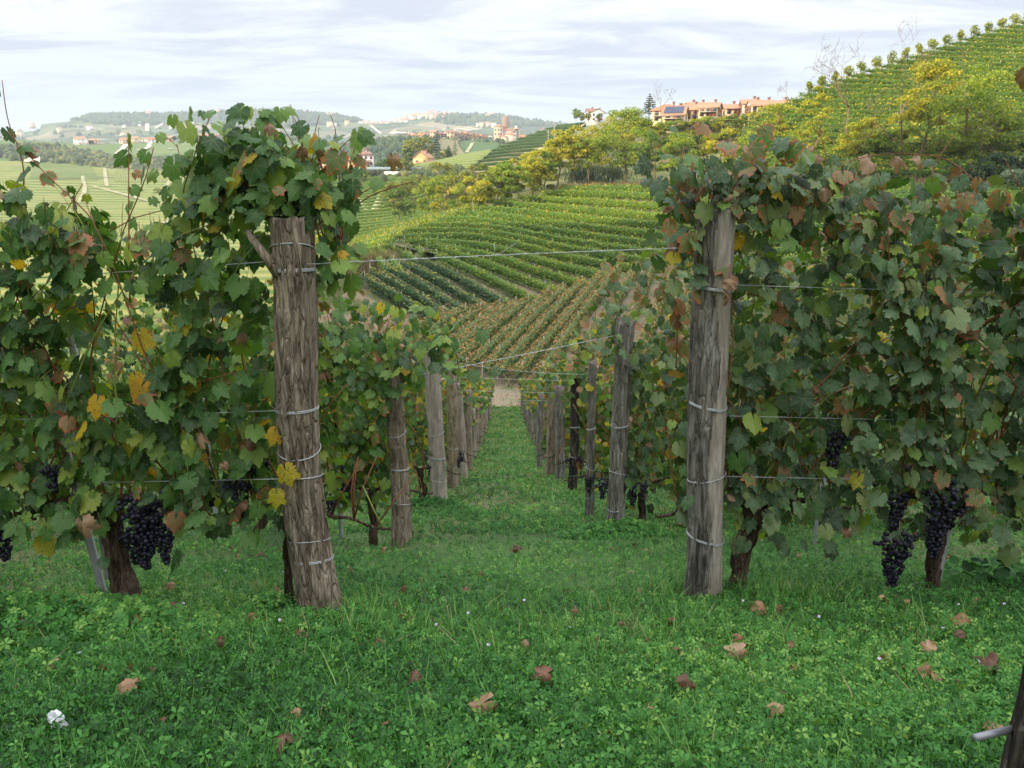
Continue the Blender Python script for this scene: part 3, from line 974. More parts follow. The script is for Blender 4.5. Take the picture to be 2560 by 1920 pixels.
# ------------------------------------------------------------------ hedge-like vine rows of the other slopes
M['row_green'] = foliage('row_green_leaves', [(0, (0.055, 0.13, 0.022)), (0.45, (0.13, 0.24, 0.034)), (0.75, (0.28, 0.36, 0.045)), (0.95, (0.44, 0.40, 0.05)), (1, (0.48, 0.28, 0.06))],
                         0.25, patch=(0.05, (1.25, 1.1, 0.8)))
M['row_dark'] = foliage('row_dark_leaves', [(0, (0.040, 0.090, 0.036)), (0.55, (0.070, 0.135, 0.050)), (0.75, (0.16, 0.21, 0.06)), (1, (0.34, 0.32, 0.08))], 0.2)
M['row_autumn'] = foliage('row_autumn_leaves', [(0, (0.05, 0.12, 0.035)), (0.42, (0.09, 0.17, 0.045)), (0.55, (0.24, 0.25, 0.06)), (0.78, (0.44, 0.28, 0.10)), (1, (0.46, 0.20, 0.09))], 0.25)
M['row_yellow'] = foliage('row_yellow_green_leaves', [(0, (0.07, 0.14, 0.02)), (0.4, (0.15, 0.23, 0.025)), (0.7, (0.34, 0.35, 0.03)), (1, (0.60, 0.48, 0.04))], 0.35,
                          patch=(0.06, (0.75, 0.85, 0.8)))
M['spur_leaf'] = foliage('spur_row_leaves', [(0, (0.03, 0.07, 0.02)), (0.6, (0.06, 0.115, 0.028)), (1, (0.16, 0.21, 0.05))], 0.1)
M['paleline'] = plain('pale_wooden_stake', (0.38, 0.34, 0.27), 0.8, 0.1, 3)
QUAD = np.array([[0, -0.5, 0.0], [0.42, 0.02, 0.06], [0, 0.5, -0.04], [-0.42, 0.02, 0.06]])
QF = np.array([[0, 1, 2, 3]])


def hedge(P, width, height, base, dens, size, mat, label, group, top_shift=0.0, stakes=0, core=0.7, cat='vine row', lump=0.25, gaps=0.0, name='vine_row', stake_h=0.25, rbias=0.0):
    """a trained row: foliage held on a wire between base and height above the ground line P"""
    P = np.asarray(P, float)
    d = np.concatenate([[0], np.cumsum(np.linalg.norm(np.diff(P, axis=0), axis=1))])
    L = d[-1]
    root = empty(name, P[0], label, cat, group)
    o = P[0]
    n = int(L * (2 * (height - base) + width) * dens)
    s = rng.uniform(0, L, n)
    seed = rng.uniform(0, 100)
    lumpv = np.array([fbm((q * 0.45, seed, 0.0), 3) for q in np.linspace(0, L, max(8, int(L)))])
    lumps = np.interp(s, np.linspace(0, L, len(lumpv)), lumpv)
    if gaps:
        keep = lumps > -gaps
        s = s[keep]; lumps = lumps[keep]; n = len(s)
    c = np.stack([np.interp(s, d, P[:, k]) for k in range(3)], -1)
    tg = np.stack([np.interp(np.minimum(s + 0.5, L), d, P[:, k]) - np.interp(np.maximum(s - 0.5, 0), d, P[:, k]) for k in range(3)], -1)
    tg[:, 2] = 0; tg = norm(tg)
    sd = np.stack([tg[:, 1], -tg[:, 0], 0 * tg[:, 0]], -1)
    th = rng.uniform(-0.35, PI + 0.35, n)
    rr = rng.uniform(0.72, 1.12, n)
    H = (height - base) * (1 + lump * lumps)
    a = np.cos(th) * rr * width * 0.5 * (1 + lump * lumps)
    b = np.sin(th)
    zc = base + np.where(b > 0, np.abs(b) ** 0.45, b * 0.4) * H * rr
    low = rng.uniform(0, 1, n) < 0.45                    # sides
    zc = np.where(low, base + rng.uniform(0, 0.9, n) * H, zc)
    a = np.where(low, np.sign(a) * width * 0.5 * rng.uniform(0.85, 1.1, n), a)
    pos = c - o + sd * a[:, None]; pos[:, 2] += zc
    nn = norm(sd * np.cos(th)[:, None] + np.array([0, 0, 1.0]) * (0.25 + np.maximum(b, 0))[:, None] + 0.7 * rand_dirs(n))
    R = basis(nn, rand_dirs(n) + np.array([0, 0, -0.4]))
    sz = size * rng.uniform(0.6, 1.35, n)
    V, F = stamp(QUAD, QF, pos, R, sz)
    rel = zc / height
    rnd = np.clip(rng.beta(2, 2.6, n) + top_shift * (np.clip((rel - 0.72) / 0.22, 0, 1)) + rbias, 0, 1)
    bag = Bag()
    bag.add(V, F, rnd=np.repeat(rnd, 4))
    # dense inside of the row
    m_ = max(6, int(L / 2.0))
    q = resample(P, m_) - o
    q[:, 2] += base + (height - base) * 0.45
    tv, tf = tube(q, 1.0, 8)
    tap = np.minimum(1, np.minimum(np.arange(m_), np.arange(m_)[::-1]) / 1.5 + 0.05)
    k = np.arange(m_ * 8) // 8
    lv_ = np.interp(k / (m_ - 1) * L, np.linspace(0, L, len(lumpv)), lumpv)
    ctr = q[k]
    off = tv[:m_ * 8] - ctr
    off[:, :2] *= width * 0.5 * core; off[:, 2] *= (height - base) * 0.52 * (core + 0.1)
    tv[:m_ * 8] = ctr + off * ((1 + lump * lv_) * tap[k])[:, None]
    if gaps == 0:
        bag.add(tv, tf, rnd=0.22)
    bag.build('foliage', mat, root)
    if stakes:
        for f in np.linspace(0.0, 1.0, stakes) * 0.98 + 0.01:
            f = f + rng.uniform(-0.3, 0.3) / max(stakes, 1) * (0 < f < 1)
            p = np.array([np.interp(f * L, d, P[:, k]) for k in range(3)]) - o
            lean = rng.normal(size=2) * 0.06
            sb = Bag().tube([p + (0, 0, -0.2), p + (lean[0], lean[1], height + stake_h)], 0.055, 5)
            sb.build('stake', M['paleline'], root)
    return root


def sub(L, a, b, n=40):
    x = np.linspace(a, b, n) * (len(L) - 1)
    return np.stack([np.interp(x, np.arange(len(L)), L[:, k]) for k in range(3)], -1)


# bowl rows
for j, idx in enumerate(range(-6, 13)):
    L = BOWL.line(idx + 0.0)
    dark = idx <= -2
    a0 = 0.0
    P = sub(L, a0, 1.0, 60)
    P[:, 2] -= 0.55
    lab = ('dark netted vine row in the hollow, the %s from its foot' % ORD[idx + 6]) if dark else \
          ('long green row curving round the bowl, the %s above the dark rows' % ORD[idx + 1])
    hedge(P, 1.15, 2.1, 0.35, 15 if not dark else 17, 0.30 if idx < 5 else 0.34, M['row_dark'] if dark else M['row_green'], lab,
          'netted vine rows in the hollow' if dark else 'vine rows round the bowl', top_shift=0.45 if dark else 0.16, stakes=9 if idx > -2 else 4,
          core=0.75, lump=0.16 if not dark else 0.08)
    # short rows that carry on over the shoulder to the left
for j, vv in enumerate(np.linspace(0.3, 3.7, 9)):
    L = SHOULDER.line(vv)
    P = sub(L, 0.36 if j < 3 else 0.30, 1.0 - 0.02 * j, 40)
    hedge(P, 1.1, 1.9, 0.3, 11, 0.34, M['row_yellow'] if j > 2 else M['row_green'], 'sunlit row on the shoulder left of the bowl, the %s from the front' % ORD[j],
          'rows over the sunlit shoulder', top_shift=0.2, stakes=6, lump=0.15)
# loose vines going down the left flank of the bowl
for j, (a, b, da, db) in enumerate((((925, 635), (985, 688), 160, 128), ((950, 628), (1015, 690), 162, 130), ((985, 622), (1040, 655), 163, 138), ((1020, 610), (1060, 640), 162, 142),
                                    ((1060, 600), (1095, 622), 160, 146))):
    P = resample([W(*a, da), W((a[0] + b[0]) / 2, (a[1] + b[1]) / 2 - 3, (da + db) / 2), W(*b, db)], 14)
    P[:, 2] -= 1.1
    hedge(P, 1.0, 2.0, 0.4, 11, 0.3, M['row_green'], 'short steep row on the left flank of the bowl, the %s from the left' % ORD[j], 'short rows on the left flank',
          top_shift=0.15, stakes=5, lump=0.3, stake_h=0.5)


# autumn rows on the floor of the bowl: ends measured on a gently tilted plane
def ray_plane(px, py, z0, sx_, sy_):
    d = W(px, py, 1.0)
    tt = z0 / (d[2] - sx_ * d[0] - sy_ * d[1])
    return d * tt


def floor_pt(px, py):
    return ray_plane(px, py, -29.3, 0.0, 0.082)


FL = [((1112, 800), (1000, 860)), ((1165, 795), (1040, 872)), ((1210, 790), (1075, 884)), ((1250, 785), (1105, 893)), ((1290, 778), (1130, 905)), ((1322, 768), (1150, 918)),
      ((1372, 752), (1185, 925)), ((1408, 740), (1225, 938)), ((1455, 724), (1262, 945)), ((1500, 708), (1305, 952)), ((1544, 690), (1362, 952)), ((1594, 680), (1440, 940)),
      ((1636, 664), (1520, 925)), ((1690, 650), (1600, 905)), ((1750, 640), (1690, 890)), ((1815, 640), (1790, 880))]
M['floorsoil'] = soilmat('bare_soil_between_rows', (0.18, 0.145, 0.095), (0.29, 0.235, 0.16), (0.13, 0.17, 0.06), 0.35, (0.48, 0.62))
ends = [((1090, 806), (900, 985)), ((1250, 776), (1000, 1010)), ((1372, 748), (1130, 1020)), ((1500, 703), (1270, 1025)), ((1594, 672), (1440, 1020)), ((1700, 645), (1640, 1010)), ((1830, 632), (1850, 1000)), ((2000, 620), (2100, 980)), ((2300, 610), (2500, 960))]
rows_ = []
for f in np.linspace(0, 1, 30):
    rows_.append(resample([floor_pt(*b_) * (1 - f) + floor_pt(*a_) * f for a_, b_ in ends], 60))
G = np.stack(rows_); G[..., 2] = -29.3 + 0.082 * G[..., 1] - 0.12 + 0.05 * np.sin(G[..., 0] * 1.7) * np.sin(G[..., 1] * 0.9)
lo = G[:1] + np.array([0, -3, -8.0]); hi = G[-1:] + np.array([0, 5, -5.0]); G = np.concatenate([lo, G, hi])
le = G[:, :1] + np.array([-5, 0, -4.0]); G = np.concatenate([le, G], 1)
nv_, nu_ = G.shape[:2]
i = np.arange((nv_ - 1) * (nu_ - 1)); a_ = (i // (nu_ - 1)) * nu_ + i % (nu_ - 1)
tag(obj('field', mesh_np('field', G.reshape(-1, 3), [np.stack([a_, a_ + 1, a_ + nu_ + 1, a_ + nu_], -1)], M['floorsoil'], smooth=True)), kind='structure')
for j, (a, b) in enumerate(FL):
    b = (b[0] - (a[0] - b[0]) * 0.10, b[1] + 17)
    A, B = floor_pt(*a), floor_pt(*b)
    A[2] -= 0.0
    P = resample([B, (A + B) / 2 + np.array([rng.normal() * 0.3, 0, 0]), A], 20)
    P[:, 2] = -29.3 + 0.082 * P[:, 1] - 0.1
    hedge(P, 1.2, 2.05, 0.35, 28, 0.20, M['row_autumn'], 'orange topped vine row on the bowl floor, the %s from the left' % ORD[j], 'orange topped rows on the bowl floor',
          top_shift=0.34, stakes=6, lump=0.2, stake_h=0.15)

# rows of the right hillside and the tufted row ends on its skyline
for i in range(-17, 20):
    L = RIGHT.line(i * 1.0)
    P = sub(L, 0.0, 1.0, 36); P[:, 2] -= 0.8
    side = 'above' if i >= 0 else 'below'
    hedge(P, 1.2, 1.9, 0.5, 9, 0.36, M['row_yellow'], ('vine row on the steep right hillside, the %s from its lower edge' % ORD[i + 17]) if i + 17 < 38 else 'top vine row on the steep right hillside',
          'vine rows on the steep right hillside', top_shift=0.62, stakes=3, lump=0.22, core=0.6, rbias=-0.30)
    if 0 <= i <= 18:
        p = L[0] + np.array([0, 0, -0.8])
        r = empty('vine_clump', p, 'bushy row end standing on the skyline, the %s going up the right hill' % ORD[i], 'vine', 'leafy row ends on the skyline')
        n = 260
        q = rand_dirs(n) * rng.uniform(0.4, 1.1, (n, 1)) * np.array([rng.uniform(0.6, 1.15), 0.9, rng.uniform(0.8, 1.25)]) * rng.uniform(0.8, 1.15)
        q[:, 0] += rng.normal() * 0.15 + 0.25 * q[:, 2] * rng.normal()
        q[:, 2] = q[:, 2] * 1.0 + 2.15
        q2 = np.stack([rng.normal(0, 0.3, 80), rng.normal(0, 0.3, 80), rng.uniform(0.2, 1.6, 80)], -1)
        q = np.vstack([q, q2])
        V, F = stamp(QUAD, QF, q, basis(rand_dirs(len(q)) + np.array([-0.3, -0.3, 0.5]), rand_dirs(len(q))), 0.36 * rng.uniform(0.6, 1.3, len(q)))
        Bag().add(V, F, rnd=np.repeat(np.clip(rng.beta(2, 2, len(q)) + 0.08, 0, 1), 4)).build('foliage', M['row_yellow'], r)
        Bag().tube([(0.45, -0.4, -0.3), (0.5, -0.45, 2.6)], 0.07, 5).build('stake', M['paleline'], r)

# low vineyard at the right, between the near slope and the hill
LOW = Sheet([
    (0, [(1860, 760, 80), (2050, 720, 74), (2300, 690, 68), (2900, 680, 62)]),
    (1, [(1840, 600, 118), (2000, 570, 104), (2320, 550, 90), (2900, 540, 80)]),
    (2, [(1830, 520, 150), (2050, 500, 130), (2360, 488, 108), (2900, 478, 96)]),
    (3, [(1860, 490, 166), (2100, 470, 146), (2400, 462, 124), (2900, 452, 108)]),
], 40)
LOW.build('field', M['rightsoil'], np.linspace(0, 3, 24), drop=12, lift=-0.9)
for j, vv in enumerate(np.linspace(0.0, 2.6, 15)):
    hedge(LOW.line(vv) - np.array([0, 0, 0.9]), 1.1, 1.8, 0.35, 10, 0.30, M['row_green'], 'row in the low vineyard at the right, the %s from the near side' % ORD[j], 'rows of the low right vineyard', top_shift=0.15, stakes=4, lump=0.25, core=0.7)

# terraced spur rows
for j, vv in enumerate(np.linspace(-0.6, 12.6, 14)):
    L = SPUR.line(vv)
    P = sub(L, 0.0, 1.0, 30)
    hedge(P, 1.3, 1.55, 0.0, 4.0, 0.5, M['spur_leaf'], 'terraced row on the spur below the hilltop house, the %s from its foot' % ORD[j], 'terraced rows on the spur', top_shift=0.35,
          core=0.9, lump=0.08)
# rows of the field below the white house
for j, vv in enumerate(np.linspace(0.1, 3.1, 24)):
    L = HF.line(vv)
    P = sub(L, 0.0, 1.0, 24)
    hedge(P, 1.7, 1.35, 0.0, 1.3, 0.7, M['row_yellow'], 'fine green row below the white villa, the %s from the field foot' % ORD[j], 'rows in the field below the white house',
          core=0.95, lump=0.05)
for j, vv in enumerate(np.linspace(0.1, 1.9, 7)):
    L = TER.line(vv)
    P = sub(L, 0.1, 1.0, 20)
    hedge(P, 1.3, 1.3, 0.1, 5, 0.4, M['row_yellow'], 'low row on the dry terraces behind the crest, the %s from the front' % ORD[j], 'rows on the dry terraces', core=0.8, stakes=4, lump=0.3)


# ------------------------------------------------------------------ trees
M['bark_far'] = plain('grey_brown_bark', (0.20, 0.145, 0.10), 0.9, 0.2, 3)
M['bark_bare'] = plain('pale_dead_wood', (0.20, 0.13, 0.095), 0.85, 0.2, 3)
PAL = {
    'yellow': foliage('yellow_green_leaves', [(0, (0.14, 0.20, 0.02)), (0.45, (0.30, 0.33, 0.03)), (0.8, (0.52, 0.45, 0.035)), (1, (0.65, 0.50, 0.04))], 0.40),
    'green': foliage('mid_green_leaves', [(0, (0.045, 0.10, 0.018)), (0.5, (0.11, 0.19, 0.030)), (1, (0.24, 0.30, 0.045))], 0.33),
    'olive': foliage('olive_leaves', [(0, (0.08, 0.12, 0.022)), (0.5, (0.18, 0.22, 0.035)), (0.85, (0.34, 0.32, 0.05)), (1, (0.48, 0.36, 0.06))], 0.32),
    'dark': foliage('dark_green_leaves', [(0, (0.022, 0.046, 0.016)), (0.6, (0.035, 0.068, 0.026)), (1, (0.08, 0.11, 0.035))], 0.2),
    'lime': foliage('light_green_leaves', [(0, (0.10, 0.18, 0.025)), (0.5, (0.21, 0.30, 0.035)), (1, (0.42, 0.44, 0.045))], 0.4),
    'conifer': foliage('conifer_needles', [(0, (0.020, 0.045, 0.022)), (0.6, (0.045, 0.085, 0.035)), (1, (0.10, 0.135, 0.045))], 0.12),
    'silver': foliage('grey_green_leaves', [(0, (0.12, 0.17, 0.10)), (0.6, (0.20, 0.27, 0.17)), (1, (0.30, 0.36, 0.20))], 0.25),
    'straw': foliage('dry_grass_blades', [(0, (0.22, 0.16, 0.08)), (0.6, (0.36, 0.27, 0.15)), (1, (0.30, 0.33, 0.12))], 0.25),
}


def limbs(base, height, n, spread, r0, up=0.55, start=0.35, seed=0):
    """limb lines from the trunk outwards"""
    out = []
    for k in range(n):
        f = start + (0.95 - start) * (k + 0.5) / n
        a = k * 2.4 + rng.uniform(-0.5, 0.5)
        d = np.array([math.cos(a), math.sin(a), up + rng.uniform(-0.15, 0.3)])
        ln = spread * (1.15 - 0.55 * f) * rng.uniform(0.8, 1.15)
        p0 = np.array([0, 0, f * height * 0.8])
        q = [p0]
        for s in range(4):
            d = d + rng.normal(size=3) * 0.22 + np.array([0, 0, 0.05])
            q.append(q[-1] + norm(d[None])[0] * ln / 4)
        out.append(np.array(q))
    return out


def tree(base, h, rad, pal, label, group=None, cat='tree', n=1500, leaf=None, crown0=0.25, name=None, sink=0.5, clumps=26, flat=0.75, ivy=False, dens=0.55):
    leaf = leaf or rad * 0.10
    n = int(n * 1.5)
    r = empty(name or 'leafy_tree', base, label, cat, group)
    tr = [(0, 0, -sink)]
    x = y = 0
    for s in range(1, 6):
        x += rng.normal() * 0.02 * h; y += rng.normal() * 0.02 * h
        tr.append((x, y, h * 0.78 * s / 5))
    tr = np.array(tr)
    tr0 = h * 0.009 + 0.06
    Bag().tube(tr, np.linspace(tr0 * 1.2, tr0 * 0.35, 6), 7).build('trunk', M['bark_far'], r, True)
    Ls = limbs(None, h, 7, rad * 0.95, tr0)
    lb = Bag()
    for q in Ls:
        q = q + np.array([np.interp(q[0, 2], tr[:, 2], tr[:, 0]), np.interp(q[0, 2], tr[:, 2], tr[:, 1]), 0])
        lb.tube(q, np.linspace(tr0 * 0.45, tr0 * 0.12, len(q)), 5)
    lb.build('limbs', M['bark_far'], r, True)
    # clumps of leaves through the crown
    cz0, cz1 = h * crown0, h
    C = []
    for k in range(clumps):
        while True:
            q = rng.uniform(-1, 1, 3)
            if 0.25 < np.linalg.norm(q) < 1: break
        wz = (q[2] + 1) / 2
        prof = (1 - abs(wz - 0.45) ** 2 * 1.6)
        C.append((q[0] * rad * prof, q[1] * rad * prof, cz0 + (cz1 - cz0) * wz * 0.93, rng.uniform(0.20, 0.36) * rad, rng.uniform(-0.2, 0.2)))
    C = np.array(C)
    k = rng.integers(0, clumps, n)
    dr = rand_dirs(n); dr[:, 2] = np.where(dr[:, 2] < -0.3, -dr[:, 2], dr[:, 2])
    rr = rng.uniform(0.55, 1.05, (n, 1))
    pos = C[k, :3] + dr * rr * C[k, 3:4] * np.array([1.15, 1.15, flat])
    R = basis(norm(dr + 0.8 * rand_dirs(n) + np.array([0, 0, 0.3])), rand_dirs(n) + np.array([0, 0, -0.3]))
    V, F = stamp(QUAD, QF, pos, R, leaf * rng.uniform(0.6, 1.4, n))
    rnd = np.clip(rng.beta(2, 2.4, n) + C[k, 4], 0, 1)
    Bag().add(V, F, rnd=np.repeat(rnd, 4)).build('crown', PAL[pal], r)
    if ivy:
        m2 = 500
        zz_ = rng.uniform(0, h * 0.5, m2); a = rng.uniform(0, 2 * PI, m2)
        rr_ = tr0 * 1.5 + rng.uniform(0, 0.25, m2) * (1 + zz_ / h * 3)
        q = np.stack([np.interp(zz_, tr[:, 2], tr[:, 0]) + np.cos(a) * rr_, np.interp(zz_, tr[:, 2], tr[:, 1]) + np.sin(a) * rr_, zz_], -1)
        V, F = stamp(QUAD, QF, q, basis(rand_dirs(m2), rand_dirs(m2)), 0.28 * rng.uniform(0.6, 1.2, m2))
        Bag().add(V, F, rnd=np.repeat(rng.uniform(0, 0.7, m2), 4)).build('ivy', PAL['green'], r)
    return r


def bare_tree(base, h, label, group=None, lean=0.05, seed=1, depth=5, tuft=None):
    rs = np.random.default_rng(seed)
    r = empty('bare_tree', base, label, 'tree', group)
    trunkb, tw = Bag(), Bag()

    def grow(p, d, ln, rad, lev):
        q = [p]
        for _ in range(4):
            d = norm((d + rs.normal(size=3) * (0.10 if lev == 0 else 0.22) + np.array([0, 0, 0.04]))[None])[0]
            q.append(q[-1] + d * ln / 4)
        (trunkb if lev == 0 else tw).tube(np.array(q), np.linspace(rad, rad * 0.6, 5), 5 if lev < 2 else 3)
        if lev >= depth: return
        nb = 3 if lev == 0 else rs.integers(2, 4)
        for b in range(nb):
            a = rs.uniform(0, 2 * PI)
            side = norm(np.cross(d, np.array([math.cos(a), math.sin(a), 0.1]))[None])[0]
            dd = d * rs.uniform(0.6, 1.0) + side * rs.uniform(0.45, 0.85)
            k = rs.integers(2, 5) if lev > 0 else (4 if b == 0 else rs.integers(2, 5))
            grow(q[k], dd, ln * rs.uniform(0.50, 0.72) * (0.75 if lev == 0 else 1), max(rad * 0.5, 0.022), lev + 1)
    grow(np.array([0, 0, -0.5]), np.array([lean, 0.0, 1.0]), h * 0.62, h * 0.006 + 0.04, 0)
    trunkb.build('trunk', M['bark_bare'], r, True)
    tw.build('branches', M['bark_bare'], r, True)
    return r


def conifer(base, h, rad, label, group=None, pal='conifer', bare=0.12, n=1400, tiers=13, name='fir_tree', spread=1.0):
    r = empty(name, base, label, 'tree', group)
    Bag().tube([(0, 0, -0.5), (0, 0, h * 0.99)], [h * 0.02 + 0.06, 0.03], 6).build('trunk', M['bark_far'], r)
    P = []; N_ = []
    br = Bag()
    for k in range(tiers):
        f = k / (tiers - 1)
        z = h * (bare + (1 - bare) * f) * 0.97
        R_ = rad * (1 - f) ** 0.85 * rng.uniform(0.8, 1.1) + 0.1
        nb = 7
        for b in range(nb):
            a = b * 2 * PI / nb + k * 0.9 + rng.uniform(-0.2, 0.2)
            rr_ = R_ * rng.uniform(0.75, 1.1)
            e = np.array([math.cos(a) * rr_, math.sin(a) * rr_, z - 0.16 * rr_ * spread])
            br.tube([(0, 0, z), e], [0.05, 0.02], 3)
            m_ = max(3, int(n / (tiers * nb)))
            s = rng.uniform(0.15, 1.05, m_)
            q = np.array([0, 0, z]) * (1 - s[:, None]) + e * s[:, None] + rng.normal(size=(m_, 3)) * np.array([0.10, 0.10, 0.05]) * R_
            P.append(q)
    br.build('branches', M['bark_far'], r)
    P = np.vstack(P)
    m_ = len(P)
    V, F = stamp(QUAD, QF, P, basis(rand_dirs(m_) + np.array([0, 0, 1.0]), rand_dirs(m_)), rad * 0.16 * rng.uniform(0.6, 1.3, m_))
    Bag().add(V, F, rnd=np.repeat(rng.uniform(0, 1, m_), 4)).build('crown', PAL[pal], r)
    return r


def at_px(px, py, D):
    return W(px, py, D)


# (px of foot, py of foot, D, height px, half width px, palette, label, kwargs)
TREES = [
    (1560, 468, 196, 200, 72, 'lime', 'large round olive green tree with ivy on its trunk, standing alone above the bowl rows', dict(n=4200, crown0=0.22, ivy=True, clumps=46)),
    (1395, 474, 196, 150, 44, 'yellow', 'loose golden tree with a bare side branch at the top left of the bowl', dict(n=1900, crown0=0.3)),
    (1432, 472, 195, 160, 40, 'yellow', 'bright yellow green tree left of the large round tree', dict(n=2200, crown0=0.25)),
    (1468, 470, 194, 140, 36, 'lime', 'slim trunked light green tree just left of the large round tree', dict(n=1700, crown0=0.35)),
    (1500, 440, 225, 110, 42, 'yellow', 'yellow tree behind the gap left of the large round tree', dict(n=1500, crown0=0.1)),
    (1640, 468, 188, 140, 46, 'green', 'green tree right of the large round tree with a leaning dead branch', dict(n=2200, crown0=0.22)),
    (1695, 470, 180, 140, 54, 'lime', 'pale leaved bushy tree behind the right hand post', dict(n=2300, crown0=0.15)),
    (1745, 440, 190, 105, 50, 'dark', 'dark green bush tree under the village houses', dict(n=1500, crown0=0.08)),
    (1800, 430, 175, 110, 55, 'yellow', 'broad yellow acacia below the white house end', dict(n=2000, crown0=0.1)),
    (1870, 450, 160, 130, 60, 'lime', 'light green acacia at the left foot of the right hillside', dict(n=2100, crown0=0.1)),
    (1940, 400, 165, 140, 45, 'yellow', 'yellow acacia on the left edge of the right hillside', dict(n=1900, crown0=0.12)),
    (2020, 460, 150, 250, 42, 'yellow', 'tall narrow yellow acacia before the lower rows', dict(n=2300, crown0=0.2)),
    (2140, 470, 142, 175, 50, 'yellow', 'small bright yellow acacia between two bare trunks', dict(n=1900, crown0=0.30)),
    (2205, 470, 138, 150, 52, 'lime', 'low round acacia with a dark forked trunk', dict(n=2000, crown0=0.35)),
    (2290, 480, 135, 330, 75, 'yellow', 'tall golden acacia reaching above the skyline', dict(n=3400, crown0=0.38, dens=0.4)),
    (2390, 480, 130, 330, 100, 'lime', 'big light green acacia filling the right slope', dict(n=5200, crown0=0.15, clumps=50)),
    (2470, 460, 128, 190, 80, 'lime', 'lower light green acacia to the right of the big one', dict(n=3000, crown0=0.2, clumps=34)),
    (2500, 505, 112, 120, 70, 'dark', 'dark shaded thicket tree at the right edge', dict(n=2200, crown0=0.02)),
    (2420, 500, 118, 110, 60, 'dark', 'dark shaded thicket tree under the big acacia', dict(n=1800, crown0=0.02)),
    (2570, 500, 104, 130, 60, 'silver', 'silvery willow bush at the right edge of the slope', dict(n=1800, crown0=0.02)),
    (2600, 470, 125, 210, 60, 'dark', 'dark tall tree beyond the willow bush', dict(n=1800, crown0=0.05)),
    (1440, 302, 470, 30, 12, 'lime', 'small round light green tree left of the hilltop house', dict(n=500, crown0=0.15)),
    (1455, 304, 470, 22, 9, 'yellow', 'small golden tree beside the hilltop house', dict(n=350, crown0=0.1)),
    (1470, 302, 462, 20, 9, 'olive', 'small olive tree in front of the hilltop house', dict(n=350, crown0=0.1)),
    (1497, 301, 460, 18, 8, 'silver', 'grey green tree before the gable of the hilltop house', dict(n=300, crown0=0.1)),
    (1065, 592, 232, 60, 42, 'yellow', 'round yellow tree alone on the dry terraces', dict(n=1700, crown0=0.02)),
    (1025, 398, 445, 55, 17, 'yellow', 'yellow poplar on the left of the tall conifer', dict(n=600, crown0=0.1)),
    (1045, 402, 440, 65, 20, 'olive', 'olive poplar in the wood behind the yellow house', dict(n=700, crown0=0.1)),
    (1070, 396, 450, 62, 20, 'olive', 'pale poplar in the wood behind the yellow house', dict(n=700, crown0=0.1)),
    (1020, 412, 438, 45, 18, 'green', 'green tree between the white and the yellow house', dict(n=600, crown0=0.05)),
    (1118, 410, 440, 42, 15, 'yellow', 'yellow tree right of the tall conifer', dict(n=500, crown0=0.1)),
    (1105, 418, 425, 26, 16, 'olive', 'low olive tree beside the garage', dict(n=500, crown0=0.02)),
    (1040, 422, 425, 20, 12, 'green', 'small green tree before the yellow house', dict(n=400, crown0=0.02)),
    (965, 425, 418, 26, 16, 'green', 'green tree below the white house terrace', dict(n=500, crown0=0.02)),
    (1010, 438, 405, 40, 24, 'olive', 'dusky bush at the edge of the blue pond cover', dict(n=700, crown0=0.0)),
    (1090, 430, 410, 26, 16, 'lime', 'yellow green bush right of the yellow house', dict(n=500, crown0=0.02)),
    (900, 450, 395, 36, 20, 'lime', 'pale green reeds clump left of the field track', dict(n=600, crown0=0.0)),
]
for (px, py, D, hp, wp, pal, lab, kw) in TREES:
    s = D / FPX
    tree(W(px, py, D), hp * s, wp * s, pal, lab, 'trees on the slopes' if D < 250 else 'trees by the far houses', leaf=(0.42 if D < 250 else 0.9) * (1 if D > 150 else 0.85), **kw)

# wooded gully between the bowl and the spur: bushes and small trees one can tell apart
GUL = [(1000, 545, 250, 70, 34, 'green'), (985, 520, 265, 60, 30, 'olive'), (1035, 530, 262, 85, 36, 'olive'), (1085, 550, 240, 105, 40, 'lime'), (1120, 555, 235, 110, 40, 'yellow'),
       (1160, 560, 225, 105, 40, 'lime'), (1195, 545, 225, 110, 42, 'yellow'), (1150, 500, 262, 76, 40, 'olive'), (1195, 490, 272, 74, 38, 'olive'), (1240, 525, 228, 106, 42, 'lime'),
       (1285, 515, 222, 104, 40, 'lime'), (1255, 480, 262, 70, 40, 'lime'), (1300, 475, 262, 72, 40, 'yellow'), (1330, 490, 230, 110, 40, 'yellow'), (1360, 480, 222, 98, 40, 'lime'),
       (1345, 450, 262, 68, 42, 'yellow'), (1395, 440, 255, 90, 40, 'yellow'), (1440, 420, 262, 80, 38, 'yellow'), (1100, 480, 290, 70, 34, 'olive'), (1060, 490, 300, 50, 28, 'olive'),
       (1480, 400, 275, 80, 42, 'yellow'), (1545, 372, 290, 48, 34, 'yellow'), (1600, 372, 275, 60, 40, 'yellow'), (1650, 400, 235, 70, 42, 'yellow'), (1700, 385, 235, 64, 44, 'yellow'),
       (1755, 372, 228, 55, 40, 'lime'), (1800, 360, 222, 52, 38, 'yellow'), (1600, 440, 225, 80, 40, 'green'), (1850, 350, 215, 60, 38, 'lime'), (1905, 340, 205, 66, 40, 'yellow'),
       (1620, 345, 262, 38, 30, 'lime'), (1690, 345, 250, 34, 28, 'lime'), (1540, 335, 300, 50, 34, 'yellow'), (1590, 335, 290, 34, 24, 'yellow'), (1745, 335, 245, 38, 30, 'yellow'),
       (1980, 380, 170, 70, 40, 'green'), (2070, 420, 150, 60, 40, 'green'), (820, 645, 215, 60, 36, 'yellow'), (780, 640, 222, 50, 34, 'lime'), (860, 600, 245, 40, 26, 'yellow')]
gw = {'green': 'green', 'olive': 'olive brown', 'lime': 'light green', 'yellow': 'golden yellow'}
